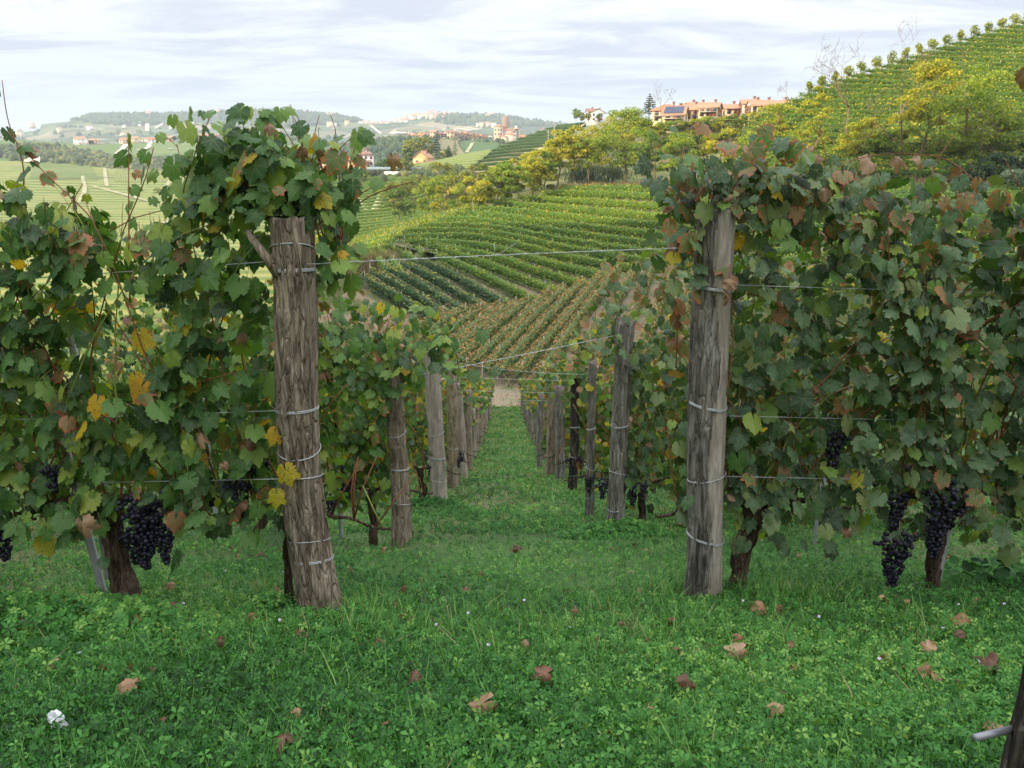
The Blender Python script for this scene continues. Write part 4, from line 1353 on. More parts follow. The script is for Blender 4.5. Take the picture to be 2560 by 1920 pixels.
WHERE = ['at the lower left end of the gully', 'on the left rim of the gully', 'above the lower left end of the gully', 'in the lower middle of the gully', 'in the lower middle of the gully, by the pale scar',
         'just above the crest of the bowl', 'above the crest of the bowl, second back', 'high on the left of the gully', 'high in the middle of the gully', 'above the crest, right of the pale scar',
         'over the highest left rows of the bowl', 'below the terraced spur', 'right below the terraced spur', 'near the bare twigged tree', 'beside the loose golden tree',
         'under the end of the terraced rows', 'right of the end of the terraced rows', 'on the slope under the hilltop house', 'far up the left bank of the gully', 'at the top left rim by the green field',
         'midway down from the hilltop house', 'below the hilltop house', 'left under the solar roof', 'below the solar roof', 'under the village houses, middle',
         'under the balcony house', 'below the white walled house', 'behind the large round tree', 'right of the white walled house', 'at the left start of the right hillside',
         'close under the solar roof house', 'close under the balcony house', 'on the skyline right of the hilltop house', 'left beside the solar roof house', 'under the long tiled roof',
         'before the lowest rows of the right hillside', 'behind the bare trunks', 'at the left foot of the shoulder', 'far left below the shoulder', 'on the dry terrace edge at left']
for (g, wh) in zip(GUL, WHERE):
    px, py, D, hp, wp, pal = g
    s = D / FPX
    q = W(px, py, D)
    if 1180 <= px < 2100 and py < 560:
        q = BANK.at(*uv_of(BANK, px, py)); s = float(q @ cF) / FPX
    tree(q, hp * s * 1.1, wp * s * 1.15, pal, '%s bushy tree %s' % (gw[pal], wh), 'bushy trees of the gully and upper slope', n=int(1100 + wp * 26), leaf=0.5, crown0=0.0, name='bushy_tree', clumps=22)

for k, (px, py, wl_) in enumerate([(1628, 328, 'yellow'), (1662, 330, 'lime'), (1700, 326, 'olive'), (1735, 322, 'yellow'), (1770, 318, 'lime'), (1806, 316, 'yellow'), (1842, 312, 'olive'), (1880, 308, 'yellow'), (1920, 304, 'lime'), (1600, 322, 'olive')]):
    tree(W(px, py, 226), 26 * 0.113, 26 * 0.113, wl_, '%s shrub directly under the village houses, the %s from the left' % (gw[wl_], ORD[(k + 1) % 10]), 'shrubs under the village houses', n=900, leaf=0.42, crown0=0.0, name='bushy_tree', clumps=16)

# bare trees against the sky
for k, (px, py, D, hp, lab) in enumerate([
        (2110, 470, 146, 320, 'bare orange barked tree left of the tallest bare one'), (2210, 430, 150, 300, 'tall bare tree with a forked crown above the skyline'),
        (2245, 480, 136, 360, 'bare crooked tree standing right of the tall forked one'), (1655, 330, 235, 118, 'thin bare tree in front of the white walled house'),
        (1960, 320, 190, 120, 'small bare tree at the skyline by the houses'), (1310, 480, 240, 110, 'bare twiggy tree below the terraced spur'),
        (1890, 440, 160, 130, 'dead pale tree low on the right slope'), (2330, 480, 132, 300, 'bare dark tree inside the golden acacia'), (2455, 480, 126, 230, 'dead twiggy tree in the light green acacias')]):
    bare_tree(W(px, py, D), hp * D / FPX, lab, 'bare trees', seed=20 + k, lean=rng.uniform(-0.08, 0.12))

conifer(W(1622, 300, 300), 62 * 300 / FPX, 3.6, 'tall sparse cedar against the sky left of the village houses', bare=0.25, tiers=10, n=800, name='cedar_tree', spread=-0.8)
conifer(W(1592, 300, 300), 27 * 300 / FPX, 1.7, 'small dark fir against the sky left of the cedar', n=500)
conifer(W(1093, 412, 436), 80 * 436 / FPX, 4.2, 'tall dark conifer behind the yellow house', n=1500, bare=0.1)
conifer(W(1122, 412, 430), 46 * 430 / FPX, 4.6, 'broad dark cypress right of the yellow house', n=1500, bare=0.02, name='cypress_tree')
conifer(W(1138, 404, 445), 52 * 445 / FPX, 3.4, 'grey green conifer behind the broad cypress', n=900, pal='silver')

# reeds and tall grass on the bank: nobody could count the blades
def tufts(name, pts, h, pal, n_each, size, label=None, kind='stuff'):
    P = np.repeat(np.array(pts), n_each, 0)
    m_ = len(P)
    P = P + rng.normal(size=(m_, 3)) * np.array([1.2, 1.2, 0.0]) * h * 0.35
    lean = norm(np.stack([rng.normal(0, 0.25, m_), rng.normal(0, 0.25, m_), np.ones(m_)], -1))
    T = np.array([[-0.5, 0, 0], [0.5, 0, 0], [0.18, 0.5, 0.02], [0, 1, 0.1]]); TF = np.array([[0, 1, 3, 2]])
    R = basis(rand_dirs(m_) * np.array([1, 1, 0.1]), lean)
    V, F = stamp(T, TF, P, R, np.stack([np.full(m_, size), h * rng.uniform(0.4, 1.0, m_), np.full(m_, h)], -1))
    o = Bag().add(V, F, rnd=np.repeat(rng.uniform(0, 1, m_), 4)).build(name, PAL[pal])
    return tag(o, kind=kind)


tufts('reeds', [W(x, 458 - 0.1 * abs(x - 1500) + rng.uniform(-18, 6), 200) for x in np.linspace(1435, 1545, 30)], 4.2, 'silver', 40, 0.28)
tufts('dry_grass', [W(x, 478 - 0.02 * (x - 1400) + rng.uniform(-14, 2), 192 - 0.02 * (x - 1400)) for x in np.linspace(1400, 1760, 120)], 1.6, 'straw', 30, 0.22)
tufts('dry_grass', [RIGHT.at(*uv_of(RIGHT, x, 440 + rng.uniform(-14, 10))) - np.array([0, 0, 0.8]) for x in np.linspace(1880, 2600, 150)], 1.5, 'straw', 26, 0.2)
tufts('dry_grass', [LOW.at(rng.uniform(0, 1), rng.uniform(2.6, 3.0)) - np.array([0, 0, 0.9]) for x in range(150)], 1.7, 'straw', 26, 0.2)
tufts('dry_bushes', [W(900 + rng.normal() * 22, 668 + rng.normal() * 16, 150) for x in range(46)], 2.3, 'straw', 60, 0.16)
tufts('weeds', [W(rng.uniform(950, 1330), 0, 1) * 0 + BOWL.at(rng.uniform(0, 1), rng.uniform(-4, 12) if x % 2 else rng.uniform(-13, -4)) - np.array([0, 0, 0.55]) for x in range(1500)], 0.7, 'straw', 10, 0.12)


# woods that read as one mass: far bands of round crowns
BLOBV = np.array([[0, 0, 1], [0.9, 0, 0.35], [0.28, 0.86, 0.35], [-0.73, 0.53, 0.35], [-0.73, -0.53, 0.35], [0.28, -0.86, 0.35], [0.73, 0.53, -0.5], [-0.28, 0.86, -0.5], [-0.9, 0, -0.5],
                  [-0.28, -0.86, -0.5], [0.73, -0.53, -0.5]])
BLOBF = np.array([[0, 1, 2], [0, 2, 3], [0, 3, 4], [0, 4, 5], [0, 5, 1], [1, 6, 2], [2, 7, 3], [3, 8, 4], [4, 9, 5], [5, 10, 1], [6, 7, 2], [7, 8, 3], [8, 9, 4], [9, 10, 5], [10, 6, 1]])


def wood(name, P, size, mat, jit=0.35):
    P = np.asarray(P)
    m_ = len(P)
    a = rng.uniform(0, 2 * PI, m_)
    R = np.zeros((m_, 3, 3)); R[:, 0, 0] = np.cos(a); R[:, 0, 1] = -np.sin(a); R[:, 1, 0] = np.sin(a); R[:, 1, 1] = np.cos(a); R[:, 2, 2] = 1
    s = size * rng.uniform(1 - jit, 1 + jit, m_)
    V, F = stamp(BLOBV, BLOBF, P, R, np.stack([s, s, s * rng.uniform(0.8, 1.5, m_)], -1))
    V += rng.normal(size=V.shape) * size * 0.13
    o = Bag().add(V, F, rnd=np.repeat(rng.uniform(0, 1, m_), 11)).build(name, mat)
    return tag(o, kind='stuff')


M['farwood'] = foliage('far_wood', [(0, (0.025, 0.05, 0.022)), (0.6, (0.045, 0.08, 0.03)), (1, (0.09, 0.12, 0.045))], 0.1)
M['midwood'] = foliage('mid_wood', [(0, (0.04, 0.065, 0.022)), (0.5, (0.075, 0.105, 0.032)), (0.85, (0.15, 0.16, 0.045)), (1, (0.22, 0.19, 0.06))], 0.2)


def on(S, pxs, py0, py1, n):
    """points on a sheet inside a band of the photograph"""
    out = []
    vs = np.linspace(S.v[0], S.v[-1], 60)
    rows = [S.line(v) for v in vs]
    allp = np.vstack(rows)
    d = allp @ cF; x = 1280 + FPX * (allp @ cR) / d; y = 960 - FPX * (allp @ cU) / d
    lo = np.interp(x, pxs, py1); hi = np.interp(x, pxs, py0)
    ok = (x > pxs[0]) & (x < pxs[-1]) & (y > hi) & (y < lo)
    c = allp[ok]
    if len(c) == 0: return np.zeros((0, 3))
    k = rng.integers(0, len(c), n)
    return c[k] + rng.normal(size=(n, 3)) * np.array([c[:, 0].std() * 0.03 + 4, 6, 0.0])


P = on(FAR, [190, 260, 350, 450, 560, 700, 860, 900], [296, 284, 279, 279, 276, 272, 284, 296], [298, 312, 314, 306, 312, 318, 308, 300], 3600)
wood('wood', P, 9.0, M['farwood'])
P = on(FAR, [1085, 1120, 1200, 1300, 1420], [284, 286, 288, 296, 312], [300, 312, 318, 316, 320], 1500)
wood('wood', P, 9.5, M['farwood'])
P = on(FAR, [0, 400, 800, 1100, 1400], [312, 312, 312, 312, 312], [400, 400, 400, 400, 400], 260)
wood('scattered_trees', P, 7.5, M['farwood'])
P = on(KN, [225, 260, 330, 430, 540, 565], [398, 396, 400, 394, 398, 412], [412, 432, 438, 440, 442, 440], 1700)
wood('wood', P, 2.9, M['midwood'])
P = on(KN, [-60, 60, 140, 240, 260], [370, 362, 364, 380, 402], [380, 400, 405, 412, 420], 420)
wood('wood', P, 3.6, M['midwood'])
P = on(VR, [860, 900, 1000, 1060, 1100], [372, 352, 350, 352, 352], [420, 420, 400, 380, 372], 500)
wood('wood', P, 3.6, M['farwood'])
P = on(VR, [1050, 1150, 1260, 1340], [338, 344, 346, 340], [350, 356, 362, 362], 120)
wood('scattered_trees', P, 3.4, M['farwood'])
P = on(HF, [780, 1140], [430, 415], [452, 440], 160)
wood('hedge_bushes', P, 2.2, M['midwood'])
for k, q in enumerate(on(VAL, [0, 900], [420, 420], [620, 620], 12)):
    tree(q, rng.uniform(4, 7), rng.uniform(2.5, 4), 'green' if k % 2 else 'lime', 'lone round tree among the bright valley fields, the %s of a dozen' % ORD[k], 'lone trees in the valley fields', n=500, leaf=0.7, crown0=0.02, name='field_tree')
P = on(KN2, [560, 880], [335, 345], [372, 380], 90)
wood('scattered_trees', P, 4.5, M['farwood'])
# trees along the ridge one can tell apart
for k, (px, py, D, h_, w_, lab) in enumerate([(414, 352, 1090, 15, 5, 'dark round tree between the ridge farms'), (436, 352, 1090, 12, 5, 'dark tree right beside the small ridge barn'),
                                        (227, 362, 1020, 12, 6, 'dark tree beside the white ridge house'), (770, 362, 1230, 18, 7, 'dark tree at the right end of the round knoll'),
                                        (802, 362, 1230, 14, 5, 'pointed dark tree at the right end of the round knoll')]):
    tree(W(px, py, D), h_ * D / FPX, w_ * D / FPX, 'dark', lab, 'dark trees on the far ridge', n=260, leaf=1.6, crown0=0.05)
# pale cliffs
M['cliff'] = soilmat('pale_cliff', (0.50, 0.40, 0.28), (0.66, 0.56, 0.42), (0.30, 0.24, 0.14), 0.05, (0.55, 0.7))
for k, (x0, x1, y0, y1) in enumerate([(340, 372, 412, 430), (385, 402, 412, 428), (440, 465, 408, 430), (490, 560, 410, 432), (60, 100, 388, 402)]):
    vs, us = np.linspace(0, 1, 8), np.linspace(0, 1, 14)
    P = np.array([[W(x0 + (x1 - x0) * u_, y1 + 2 - (y1 - y0 + 2) * v_ * (0.75 + 0.25 * math.sin(u_ * 9 + k)), 822 + 25 * v_ + 5 * fbm((u_ * 3, v_ * 3, k))) for u_ in us] for v_ in vs])
    i = np.arange(7 * 13); r_, c_ = i // 13, i % 13; a = r_ * 14 + c_
    tag(obj('cliff', mesh_np('cliff', P.reshape(-1, 3), [np.stack([a, a + 1, a + 15, a + 14], -1)], M['cliff'])), kind='structure')


# ------------------------------------------------------------------ houses
M['tile'] = None


def tilemat(name, a, b):
    m, t, p = newmat(name)
    co = t.add('ShaderNodeTexCoord').outputs['Object']
    n = t.noise(co, 1.3, 4); n2 = t.noise(co, 12, 3)
    c = t.mix(t.math('ADD', t.math('MULTIPLY', n, 0.5), t.math('MULTIPLY', n2, 0.5)), a, b)
    t.put(p.inputs['Base Color'], c)
    wv = t.add('ShaderNodeTexWave'); t.put(wv.inputs['Vector'], co); wv.inputs['Scale'].default_value = 1.6
    t.put(p.inputs['Normal'], t.bump(wv.outputs['Fac'], 0.5, 0.06))
    return m


M['tile'] = tilemat('terracotta_tiles', (0.36, 0.17, 0.10), (0.48, 0.28, 0.18))
M['tile_red'] = tilemat('red_tiles', (0.38, 0.15, 0.08), (0.50, 0.22, 0.12))
M['tile_dk'] = tilemat('dark_brown_tiles', (0.20, 0.10, 0.07), (0.32, 0.18, 0.13))
WALL = {k: plain(k + '_plaster', c, 0.9, 0.06, 0.8) for k, c in dict(cream=(0.62, 0.52, 0.36), white=(0.78, 0.76, 0.72), ochre=(0.62, 0.44, 0.22), pink=(0.52, 0.39, 0.29), brick=(0.50, 0.30, 0.20),
                                                                    red=(0.50, 0.13, 0.10), grey=(0.48, 0.44, 0.38), rose=(0.60, 0.49, 0.39)).items()}
M['shutter'] = plain('brown_shutter', (0.30, 0.13, 0.06), 0.7, 0.1, 4)
M['pane'] = plain('dark_window_glass', (0.03, 0.035, 0.045), 0.15, 0.1, 4, spec=0.6)
M['solar'] = plain('blue_black_solar_glass', (0.02, 0.03, 0.07), 0.15, 0.2, 1.2, spec=0.7)
M['metal'] = plain('grey_painted_metal', (0.35, 0.36, 0.38), 0.5, 0.1, 4)
M['concrete'] = plain('concrete_trim', (0.45, 0.42, 0.38), 0.9, 0.1, 3)


def house(loc, w_, d_, h, rz, wall, label, group=None, roof='gable', rh=None, tile='tile', floors=2, cols=3, ridge='x', balcony=False, solar=False, chim=1, name='house', porch=False, wins=True, cat='house'):
    r = empty(name, loc, label, cat, group, rz)
    b = Bag().box((0, 0, h / 2 - 1.5), (w_, d_, h + 3))
    rh = rh if rh is not None else 0.22 * (d_ if ridge == 'x' else w_)
    e = 0.5
    if roof != 'none':
        ox, oy = w_ / 2 + e, d_ / 2 + e
        z0, z1 = h, h + rh
        if roof == 'gable':
            if ridge == 'x':
                T = [(-ox, -oy, z0 - 0.15), (ox, -oy, z0 - 0.15), (ox, 0, z1), (-ox, 0, z1), (-ox, oy, z0 - 0.15), (ox, oy, z0 - 0.15)]
                b.add([(-w_ / 2, -d_ / 2, h), (-w_ / 2, d_ / 2, h), (-w_ / 2, 0, h + rh * 0.94)], np.array([[0, 1, 2]]))
                b.add([(w_ / 2, -d_ / 2, h), (w_ / 2, d_ / 2, h), (w_ / 2, 0, h + rh * 0.94)], np.array([[0, 2, 1]]))
            else:
                T = [(-ox, oy, z0 - 0.15), (-ox, -oy, z0 - 0.15), (0, -oy, z1), (0, oy, z1), (ox, oy, z0 - 0.15), (ox, -oy, z0 - 0.15)]
                b.add([(-w_ / 2, -d_ / 2, h), (w_ / 2, -d_ / 2, h), (0, -d_ / 2, h + rh * 0.94)], np.array([[0, 1, 2]]))
                b.add([(-w_ / 2, d_ / 2, h), (w_ / 2, d_ / 2, h), (0, d_ / 2, h + rh * 0.94)], np.array([[0, 2, 1]]))
            F = [(0, 1, 2, 3), (3, 2, 5, 4)]
        else:
            k = min(w_, d_) * 0.45
            if w_ >= d_: A, B = (-(w_ / 2 - k), 0, z1), (w_ / 2 - k, 0, z1)
            else: A, B = (0, -(d_ / 2 - k), z1), (0, d_ / 2 - k, z1)
            T = [(-ox, -oy, z0), (ox, -oy, z0), (ox, oy, z0), (-ox, oy, z0), A, B]
            F = [(0, 1, 5, 4), (2, 3, 4, 5), (1, 2, 5, 5), (3, 0, 4, 4)] if w_ >= d_ else [(1, 2, 5, 4), (3, 0, 4, 5), (0, 1, 4, 4), (2, 3, 5, 5)]
        T = np.array(T, float)
        T2 = T.copy(); T2[:, 2] += 0.22
        nb = len(T)
        F = np.array(F)
        rb = Bag()
        rb.add(T2, F); rb.add(T, F[:, ::-1])
        ring = [0, 1, 2, 5, 4, 3] if roof == 'gable' else [0, 1, 2, 3]
        SF = []
        for q in range(len(ring)):
            a_, c_ = ring[q], ring[(q + 1) % len(ring)]
            SF.append((a_, c_, c_ + nb, a_ + nb))
        rb.add(np.vstack([T, T2]), np.array(SF))
        ro = rb.build('roof', M[tile], r)
        for q in range(chim):
            cxy = (w_ * (0.22 - 0.4 * q), d_ * 0.12)
            zt = h + rh * 0.75
            Bag().box((*cxy, zt + 0.5), (0.7, 0.7, 1.6)).box((*cxy, zt + 1.4), (0.95, 0.95, 0.2)).build('chimney', M['tile_dk'], ro)
        if solar:
            sb = Bag()
            for a_ in range(5):
                x0 = -w_ * 0.44 + a_ * w_ * 0.176
                f0, f1 = 0.12, 0.86
                y0_, y1_ = -oy * (1 - f0), -oy * (1 - f1)
                q0, q1 = z0 + rh * f0 + 0.32, z0 + rh * f1 + 0.32
                sb.add([(x0, y0_, q0), (x0 + w_ * 0.168, y0_, q0), (x0 + w_ * 0.168, y1_, q1), (x0, y1_, q1)], np.array([[0, 1, 2, 3]]))
            sb.build('solar_panel', M['solar'], ro)
    b.build('wall', WALL[wall], r)
    if wins:
        # windows on the front (-y) and right (+x) faces, a door on the front
        wmesh = Bag().box((0, 0, 0), (1.25, 0.14, 1.5)).mesh('window', M['shutter'])
        pmesh = Bag().box((0, -0.09, 0), (0.8, 0.06, 1.2)).mesh('pane', M['pane'])
        fh = h / floors
        for fl in range(floors):
            for c_ in range(cols):
                x = (c_ + 0.5) / cols * w_ - w_ / 2
                wd = obj('window', wmesh, r, (x, -d_ / 2 - 0.05, fl * fh + fh * 0.58))
                if rng.uniform() < 0.75: obj('pane', pmesh, wd)
            for c_ in range(max(1, int(cols * d_ / w_))):
                nn_ = max(1, int(cols * d_ / w_))
                y = (c_ + 0.5) / nn_ * d_ - d_ / 2
                for sgn in (1, -1):
                    wd = obj('window', wmesh, r, (sgn * (w_ / 2 + 0.05), y, fl * fh + fh * 0.58))
                    wd.rotation_euler = (0, 0, sgn * PI / 2)
                    if rng.uniform() < 0.6: obj('pane', pmesh, wd)
        Bag().box((w_ * 0.12, -d_ / 2 - 0.06, 1.1), (1.3, 0.16, 2.3)).build('door', M['shutter'], r)
    if balcony:
        Bag().box((0, -d_ / 2 - 0.75, h * 0.5), (w_ * 0.9, 1.5, 0.2)).build('balcony', M['concrete'], r)
        rl = Bag()
        rl.box((0, -d_ / 2 - 1.45, h * 0.5 + 1.05), (w_ * 0.9, 0.06, 0.08))
        for q in np.linspace(-0.45, 0.45, 16): rl.box((q * w_, -d_ / 2 - 1.45, h * 0.5 + 0.55), (0.05, 0.05, 1.0))
        rl.build('railing', M['metal'], r)
    if porch:
        Bag().add([(-w_ * 0.35, -d_ / 2 - 2.2, h * 0.44), (w_ * 0.35, -d_ / 2 - 2.2, h * 0.44), (w_ * 0.35, -d_ / 2, h * 0.56), (-w_ * 0.35, -d_ / 2, h * 0.56)], np.array([[0, 1, 2, 3]])) \
            .build('porch_roof', M[tile], r)
    return r


def hpx(x0, x1, ybase, ytop, D, depth, rz, wall, label, **kw):
    """house whose front spans x0..x1 and whose eaves are at ytop"""
    s = D / FPX
    w_ = (x1 - x0) * s / max(0.5, math.cos(rz))
    p = W((x0 + x1) / 2, ybase, D)
    return house(p, w_, depth, (ybase - ytop) * s, rz, wall, label, **kw)


VG = 'tiled houses on the right hand ridge'
hpx(1632, 1700, 304, 280, 258, 8, -0.25, 'cream', 'cream house with orange hipped roof beside the cedar', group=VG, roof='hip', rh=2.0, tile='tile_red', cols=3, balcony=True)
hpx(1662, 1712, 306, 290, 236, 6, -0.4, 'cream', 'low cream house with blue solar panels across its roof slope', group=VG, rh=2.6, cols=2, solar=True, balcony=True, floors=2)
hpx(1698, 1754, 300, 278, 262, 9, -0.15, 'grey', 'long low tiled house behind the solar roof', group=VG, rh=1.8, cols=4)
hpx(1754, 1796, 292, 272, 255, 9, -0.4, 'cream', 'two storey cream house with brown shutters and small solar panel', group=VG, rh=1.6, balcony=True, solar=False, cols=3)
hpx(1715, 1775, 292, 273, 280, 10, 0.05, 'pink', 'pinkish house whose long roof rises between two cream houses', group=VG, rh=2.0, cols=4, chim=2)
hpx(1800, 1850, 290, 274, 268, 9, 0.1, 'pink', 'low house with tiled roof right of the balcony house', group=VG, rh=1.5, floors=1, cols=3)
hpx(1853, 1895, 284, 262, 262, 9, -0.2, 'grey', 'small plain house left of the white walled one', group=VG, rh=1.4, cols=2)
hpx(1872, 1940, 284, 267, 252, 9, -0.1, 'white', 'white walled house with a long terracotta roof and two chimneys', group=VG, rh=1.7, cols=5, chim=2)
hpx(1940, 1975, 280, 262, 270, 8, 0.1, 'red', 'small reddish house end beside the bare tree', group=VG, rh=1.2, cols=2)
# hilltop house
hpx(1472, 1510, 304, 284, 470, 9, 0.0, 'white', 'white hilltop house with dark brown roof on the skyline', ridge='y', rh=2.2, tile='tile_dk', cols=2, chim=1)
hpx(1466, 1486, 300, 281, 480, 8, 0.0, 'white', 'taller wing behind the white hilltop house', rh=1.8, tile='tile_dk', cols=2)
# houses in the middle distance
hpx(894, 932, 418, 388, 420, 11, 0.25, 'white', 'tall white villa with hipped brown roof and rows of windows', roof='hip', rh=1.6, tile='tile_dk', floors=2, cols=3, porch=True)
hpx(900, 928, 398, 382, 432, 9, 0.25, 'white', 'upper storey block behind the white villa', roof='gable', ridge='y', rh=1.8, tile='tile_dk', floors=1, cols=2)
hpx(862, 894, 428, 400, 422, 9, 0.1, 'ochre', 'ochre farmhouse joined to the white villa', rh=1.4, cols=3)
hpx(800, 866, 425, 400, 424, 9, 0.0, 'rose', 'long pinkish farm building behind the vine leaves', rh=1.6, cols=6)
hpx(848, 862, 418, 404, 405, 6, 0.0, 'cream', 'small cream annex before the farm building', rh=1.2, cols=1, floors=1)
hpx(1040, 1078, 416, 396, 425, 12, -0.15, 'ochre', 'yellow house with a wide gable and low front roof', ridge='y', rh=3.6, tile='tile', cols=2, floors=1, porch=True)
hpx(1075, 1095, 415, 405, 420, 6, -0.1, 'brick', 'small brown garage beside the yellow house', roof='gable', rh=0.5, tile='tile_dk', cols=1, floors=1, chim=0, name='garage')
b = Bag(); b.box((0, 0, 0), (50, 10, 1.2))
tag(b.build('pond_cover', plain('blue_grey_sheeting', (0.20, 0.27, 0.32), 0.6, 0.1, 0.5), None, loc=W(1020, 421, 408)), 'long blue grey covered strip in front of the white villa', 'pond cover')
b = Bag(); b.box((0, 0, 0), (34, 0.4, 1.6))
tag(b.build('garden_wall', WALL['white'], None, loc=W(1045, 433, 402)), 'low white garden wall in front of the yellow house', 'wall')
# farms on the left ridge
for k, (x0, x1, yb, yt, D, wl, tl, lab) in enumerate([
        (190, 216, 362, 348, 1010, 'white', 'tile', 'white house at the left end of the ridge'), (222, 247, 360, 352, 1030, 'rose', 'tile', 'low pink house right of the white ridge house'),
        (303, 325, 358, 350, 1080, 'rose', 'tile_red', 'low rosy farm, first of the three in line'), (326, 350, 358, 347, 1075, 'cream', 'tile', 'cream farm with orange roof, second of the three in line'),
        (358, 394, 354, 349, 1090, 'white', 'tile_red', 'long white farm with red roof, third of the three in line'), (420, 432, 352, 345, 1100, 'ochre', 'tile', 'small yellow barn between two dark trees'),
        (505, 540, 350, 340, 1100, 'cream', 'tile_red', 'long cream farmhouse alone above the fields'), (541, 553, 348, 342, 1110, 'white', 'tile_dk', 'small white annex right of the long cream farmhouse'),
        (660, 690, 336, 331, 1340, 'brick', 'tile_dk', 'brown farm on top of the round knoll'), (690, 702, 337, 331, 1345, 'rose', 'tile_red', 'small house beside the brown knoll farm'),
        (761, 775, 361, 355, 1230, 'white', 'tile_red', 'white house at the foot of the round knoll'), (778, 792, 364, 357, 1230, 'ochre', 'tile', 'ochre house at the foot of the round knoll'),
        (905, 925, 374, 362, 830, 'rose', 'tile_red', 'rosy farmhouse by the winding road'), (938, 968, 372, 360, 850, 'brick', 'tile_red', 'red roofed farm above the winding road'),
        (940, 956, 360, 352, 870, 'rose', 'tile_red', 'upper house behind the red roofed farm')]):
    hpx(x0, x1, yb, yt, D, 11, rng.uniform(-0.3, 0.3), wl, lab, group='farms on the left ridge', rh=2.6, tile=tl, cols=3, chim=1, roof='hip' if k % 3 == 1 else 'gable')
# village street on the middle ridge
vx = 1012
k = 0
cols_ = ['red', 'red', 'white', 'ochre', 'ochre', 'cream', 'ochre', 'cream', 'rose', 'white', 'rose', 'cream', 'pink', 'rose', 'ochre', 'ochre', 'cream', 'rose', 'white', 'rose', 'cream', 'pink']
while vx < 1236 and k < 24:
    wd_ = rng.uniform(9, 17)
    D = 895 - 20 * math.sin((vx - 1010) / 60)
    yb = np.interp(vx, [1010, 1060, 1130, 1190, 1240], [352, 345, 342, 350, 356])
    hh = rng.uniform(7, 11)
    wl = cols_[k % len(cols_)]
    hpx(vx, vx + wd_, yb, yb - hh, D, 10, rng.uniform(-0.35, 0.35), wl, '%s village house on the middle ridge, the %s from the left' % ({'red': 'red walled', 'white': 'white', 'ochre': 'ochre', 'cream': 'cream', 'rose': 'rose', 'pink': 'pinkish', 'grey': 'grey'}[wl], ORD[k]),
        group='village houses on the middle ridge', rh=2.2, tile=['tile', 'tile_red', 'tile_dk'][k % 3], cols=3, ridge='x' if k % 3 else 'y')
    vx += wd_ * rng.uniform(0.72, 0.98)
    k += 1
for q, (x0, x1, yb, yt, wl) in enumerate([(1078, 1092, 336, 325, 'cream'), (1120, 1136, 336, 326, 'cream'), (1150, 1166, 362, 352, 'white'), (1205, 1222, 366, 354, 'grey'), (1222, 1238, 372, 352, 'white'), (1232, 1250, 370, 350, 'rose'),
                                          (1196, 1206, 362, 356, 'white'), (1250, 1262, 372, 358, 'cream')]):
    hpx(x0, x1, yb + 8, yt + 6, 870, 10, rng.uniform(-0.3, 0.3), wl, '%s house in front of the village street, the %s from the left' % (wl if wl != 'rose' else 'rosy', ORD[q]), group='front houses of the middle ridge village', rh=2.0,
        tile='tile_dk' if q % 2 else 'tile', cols=2)


# castle: a crenellated keep, lower wings, a round tower in scaffolding
def castle():
    s = 860 / FPX
    r = empty('castle', W(1252, 352, 860), 'pink brick castle with a square keep and a scaffolded round tower', 'castle')
    X = lambda px: (px - 1252) * s
    Z = lambda py: (352 - py) * s
    def wing(name, x0, x1, y0, zt, dep, mat, roofh=0.0, yoff=0.0):
        b = Bag().box(((X(x0) + X(x1)) / 2, yoff, (Z(zt) - 8) / 2), (X(x1) - X(x0), dep, Z(zt) + 8))
        o = b.build(name, WALL[mat], r)
        if roofh:
            q = Bag(); cx_ = (X(x0) + X(x1)) / 2; hw = (X(x1) - X(x0)) / 2 + 0.4; hd = dep / 2 + 0.4; z = Z(zt)
            q.add([(cx_ - hw, yoff - hd, z), (cx_ + hw, yoff - hd, z), (cx_ + hw, yoff + hd, z), (cx_ - hw, yoff + hd, z), (cx_, yoff, z + roofh)],
                  np.array([[0, 1, 4, 4], [1, 2, 4, 4], [2, 3, 4, 4], [3, 0, 4, 4]]))
            q.build('roof', M['tile'], o)
        return o
    k_ = wing('keep', 1235, 1258, 0, 318, 10, 'pink', 2.5)
    for cx_ in np.linspace(X(1235.5), X(1257.5), 7):
        Bag().box((cx_, -4.8, Z(318) + 0.5), (0.9, 0.5, 1.1)).build('battlement', WALL['pink'], k_)
    wing('hall', 1250, 1292, 0, 328, 12, 'rose', 3.0, 3)
    wing('wing', 1280, 1300, 0, 324, 9, 'pink', 1.6, 5)
    wing('turret', 1287, 1294, 0, 316, 3, 'rose', 0.0, 2)
    wing('front_wing', 1262, 1290, 0, 338, 8, 'rose', 2.4, -5)
    wing('gate_house', 1253, 1268, 0, 342, 6, 'cream', 1.5, -7)
    tb = Bag()
    tb.tube([(X(1264), 8, 0), (X(1264), 8, Z(294))], 3.3, 12)
    tw = tb.build('round_tower', WALL['brick'], r, True)
    sf = Bag()
    for z in np.linspace(Z(316), Z(292), 8):
        a = np.linspace(0, 2 * PI, 13)
        sf.tube(np.stack([X(1264) + 4.3 * np.cos(a), 8 + 4.3 * np.sin(a), np.full(13, z)], -1), 0.22, 4)
    for a in np.linspace(0, 2 * PI, 9)[:-1]:
        q = (X(1264) + 4.3 * math.cos(a), 8 + 4.3 * math.sin(a))
        sf.tube([(*q, Z(320)), (*q, Z(291))], 0.15, 4)
    sf.build('scaffolding', M['metal'], tw)
    wm = Bag().box((0, 0, 0), (1.0, 0.3, 1.7)).mesh('window', M['pane'])
    for (px, py) in ((1239, 326), (1246, 326), (1253, 326), (1239, 336), (1247, 336), (1253, 336)): obj('window', wm, k_, (X(px), -5.1, Z(py)))
    for (px, py) in ((1272, 334), (1280, 334), (1286, 330), (1296, 332)): obj('window', wm, r, (X(px), -3.2, Z(py)))
castle()


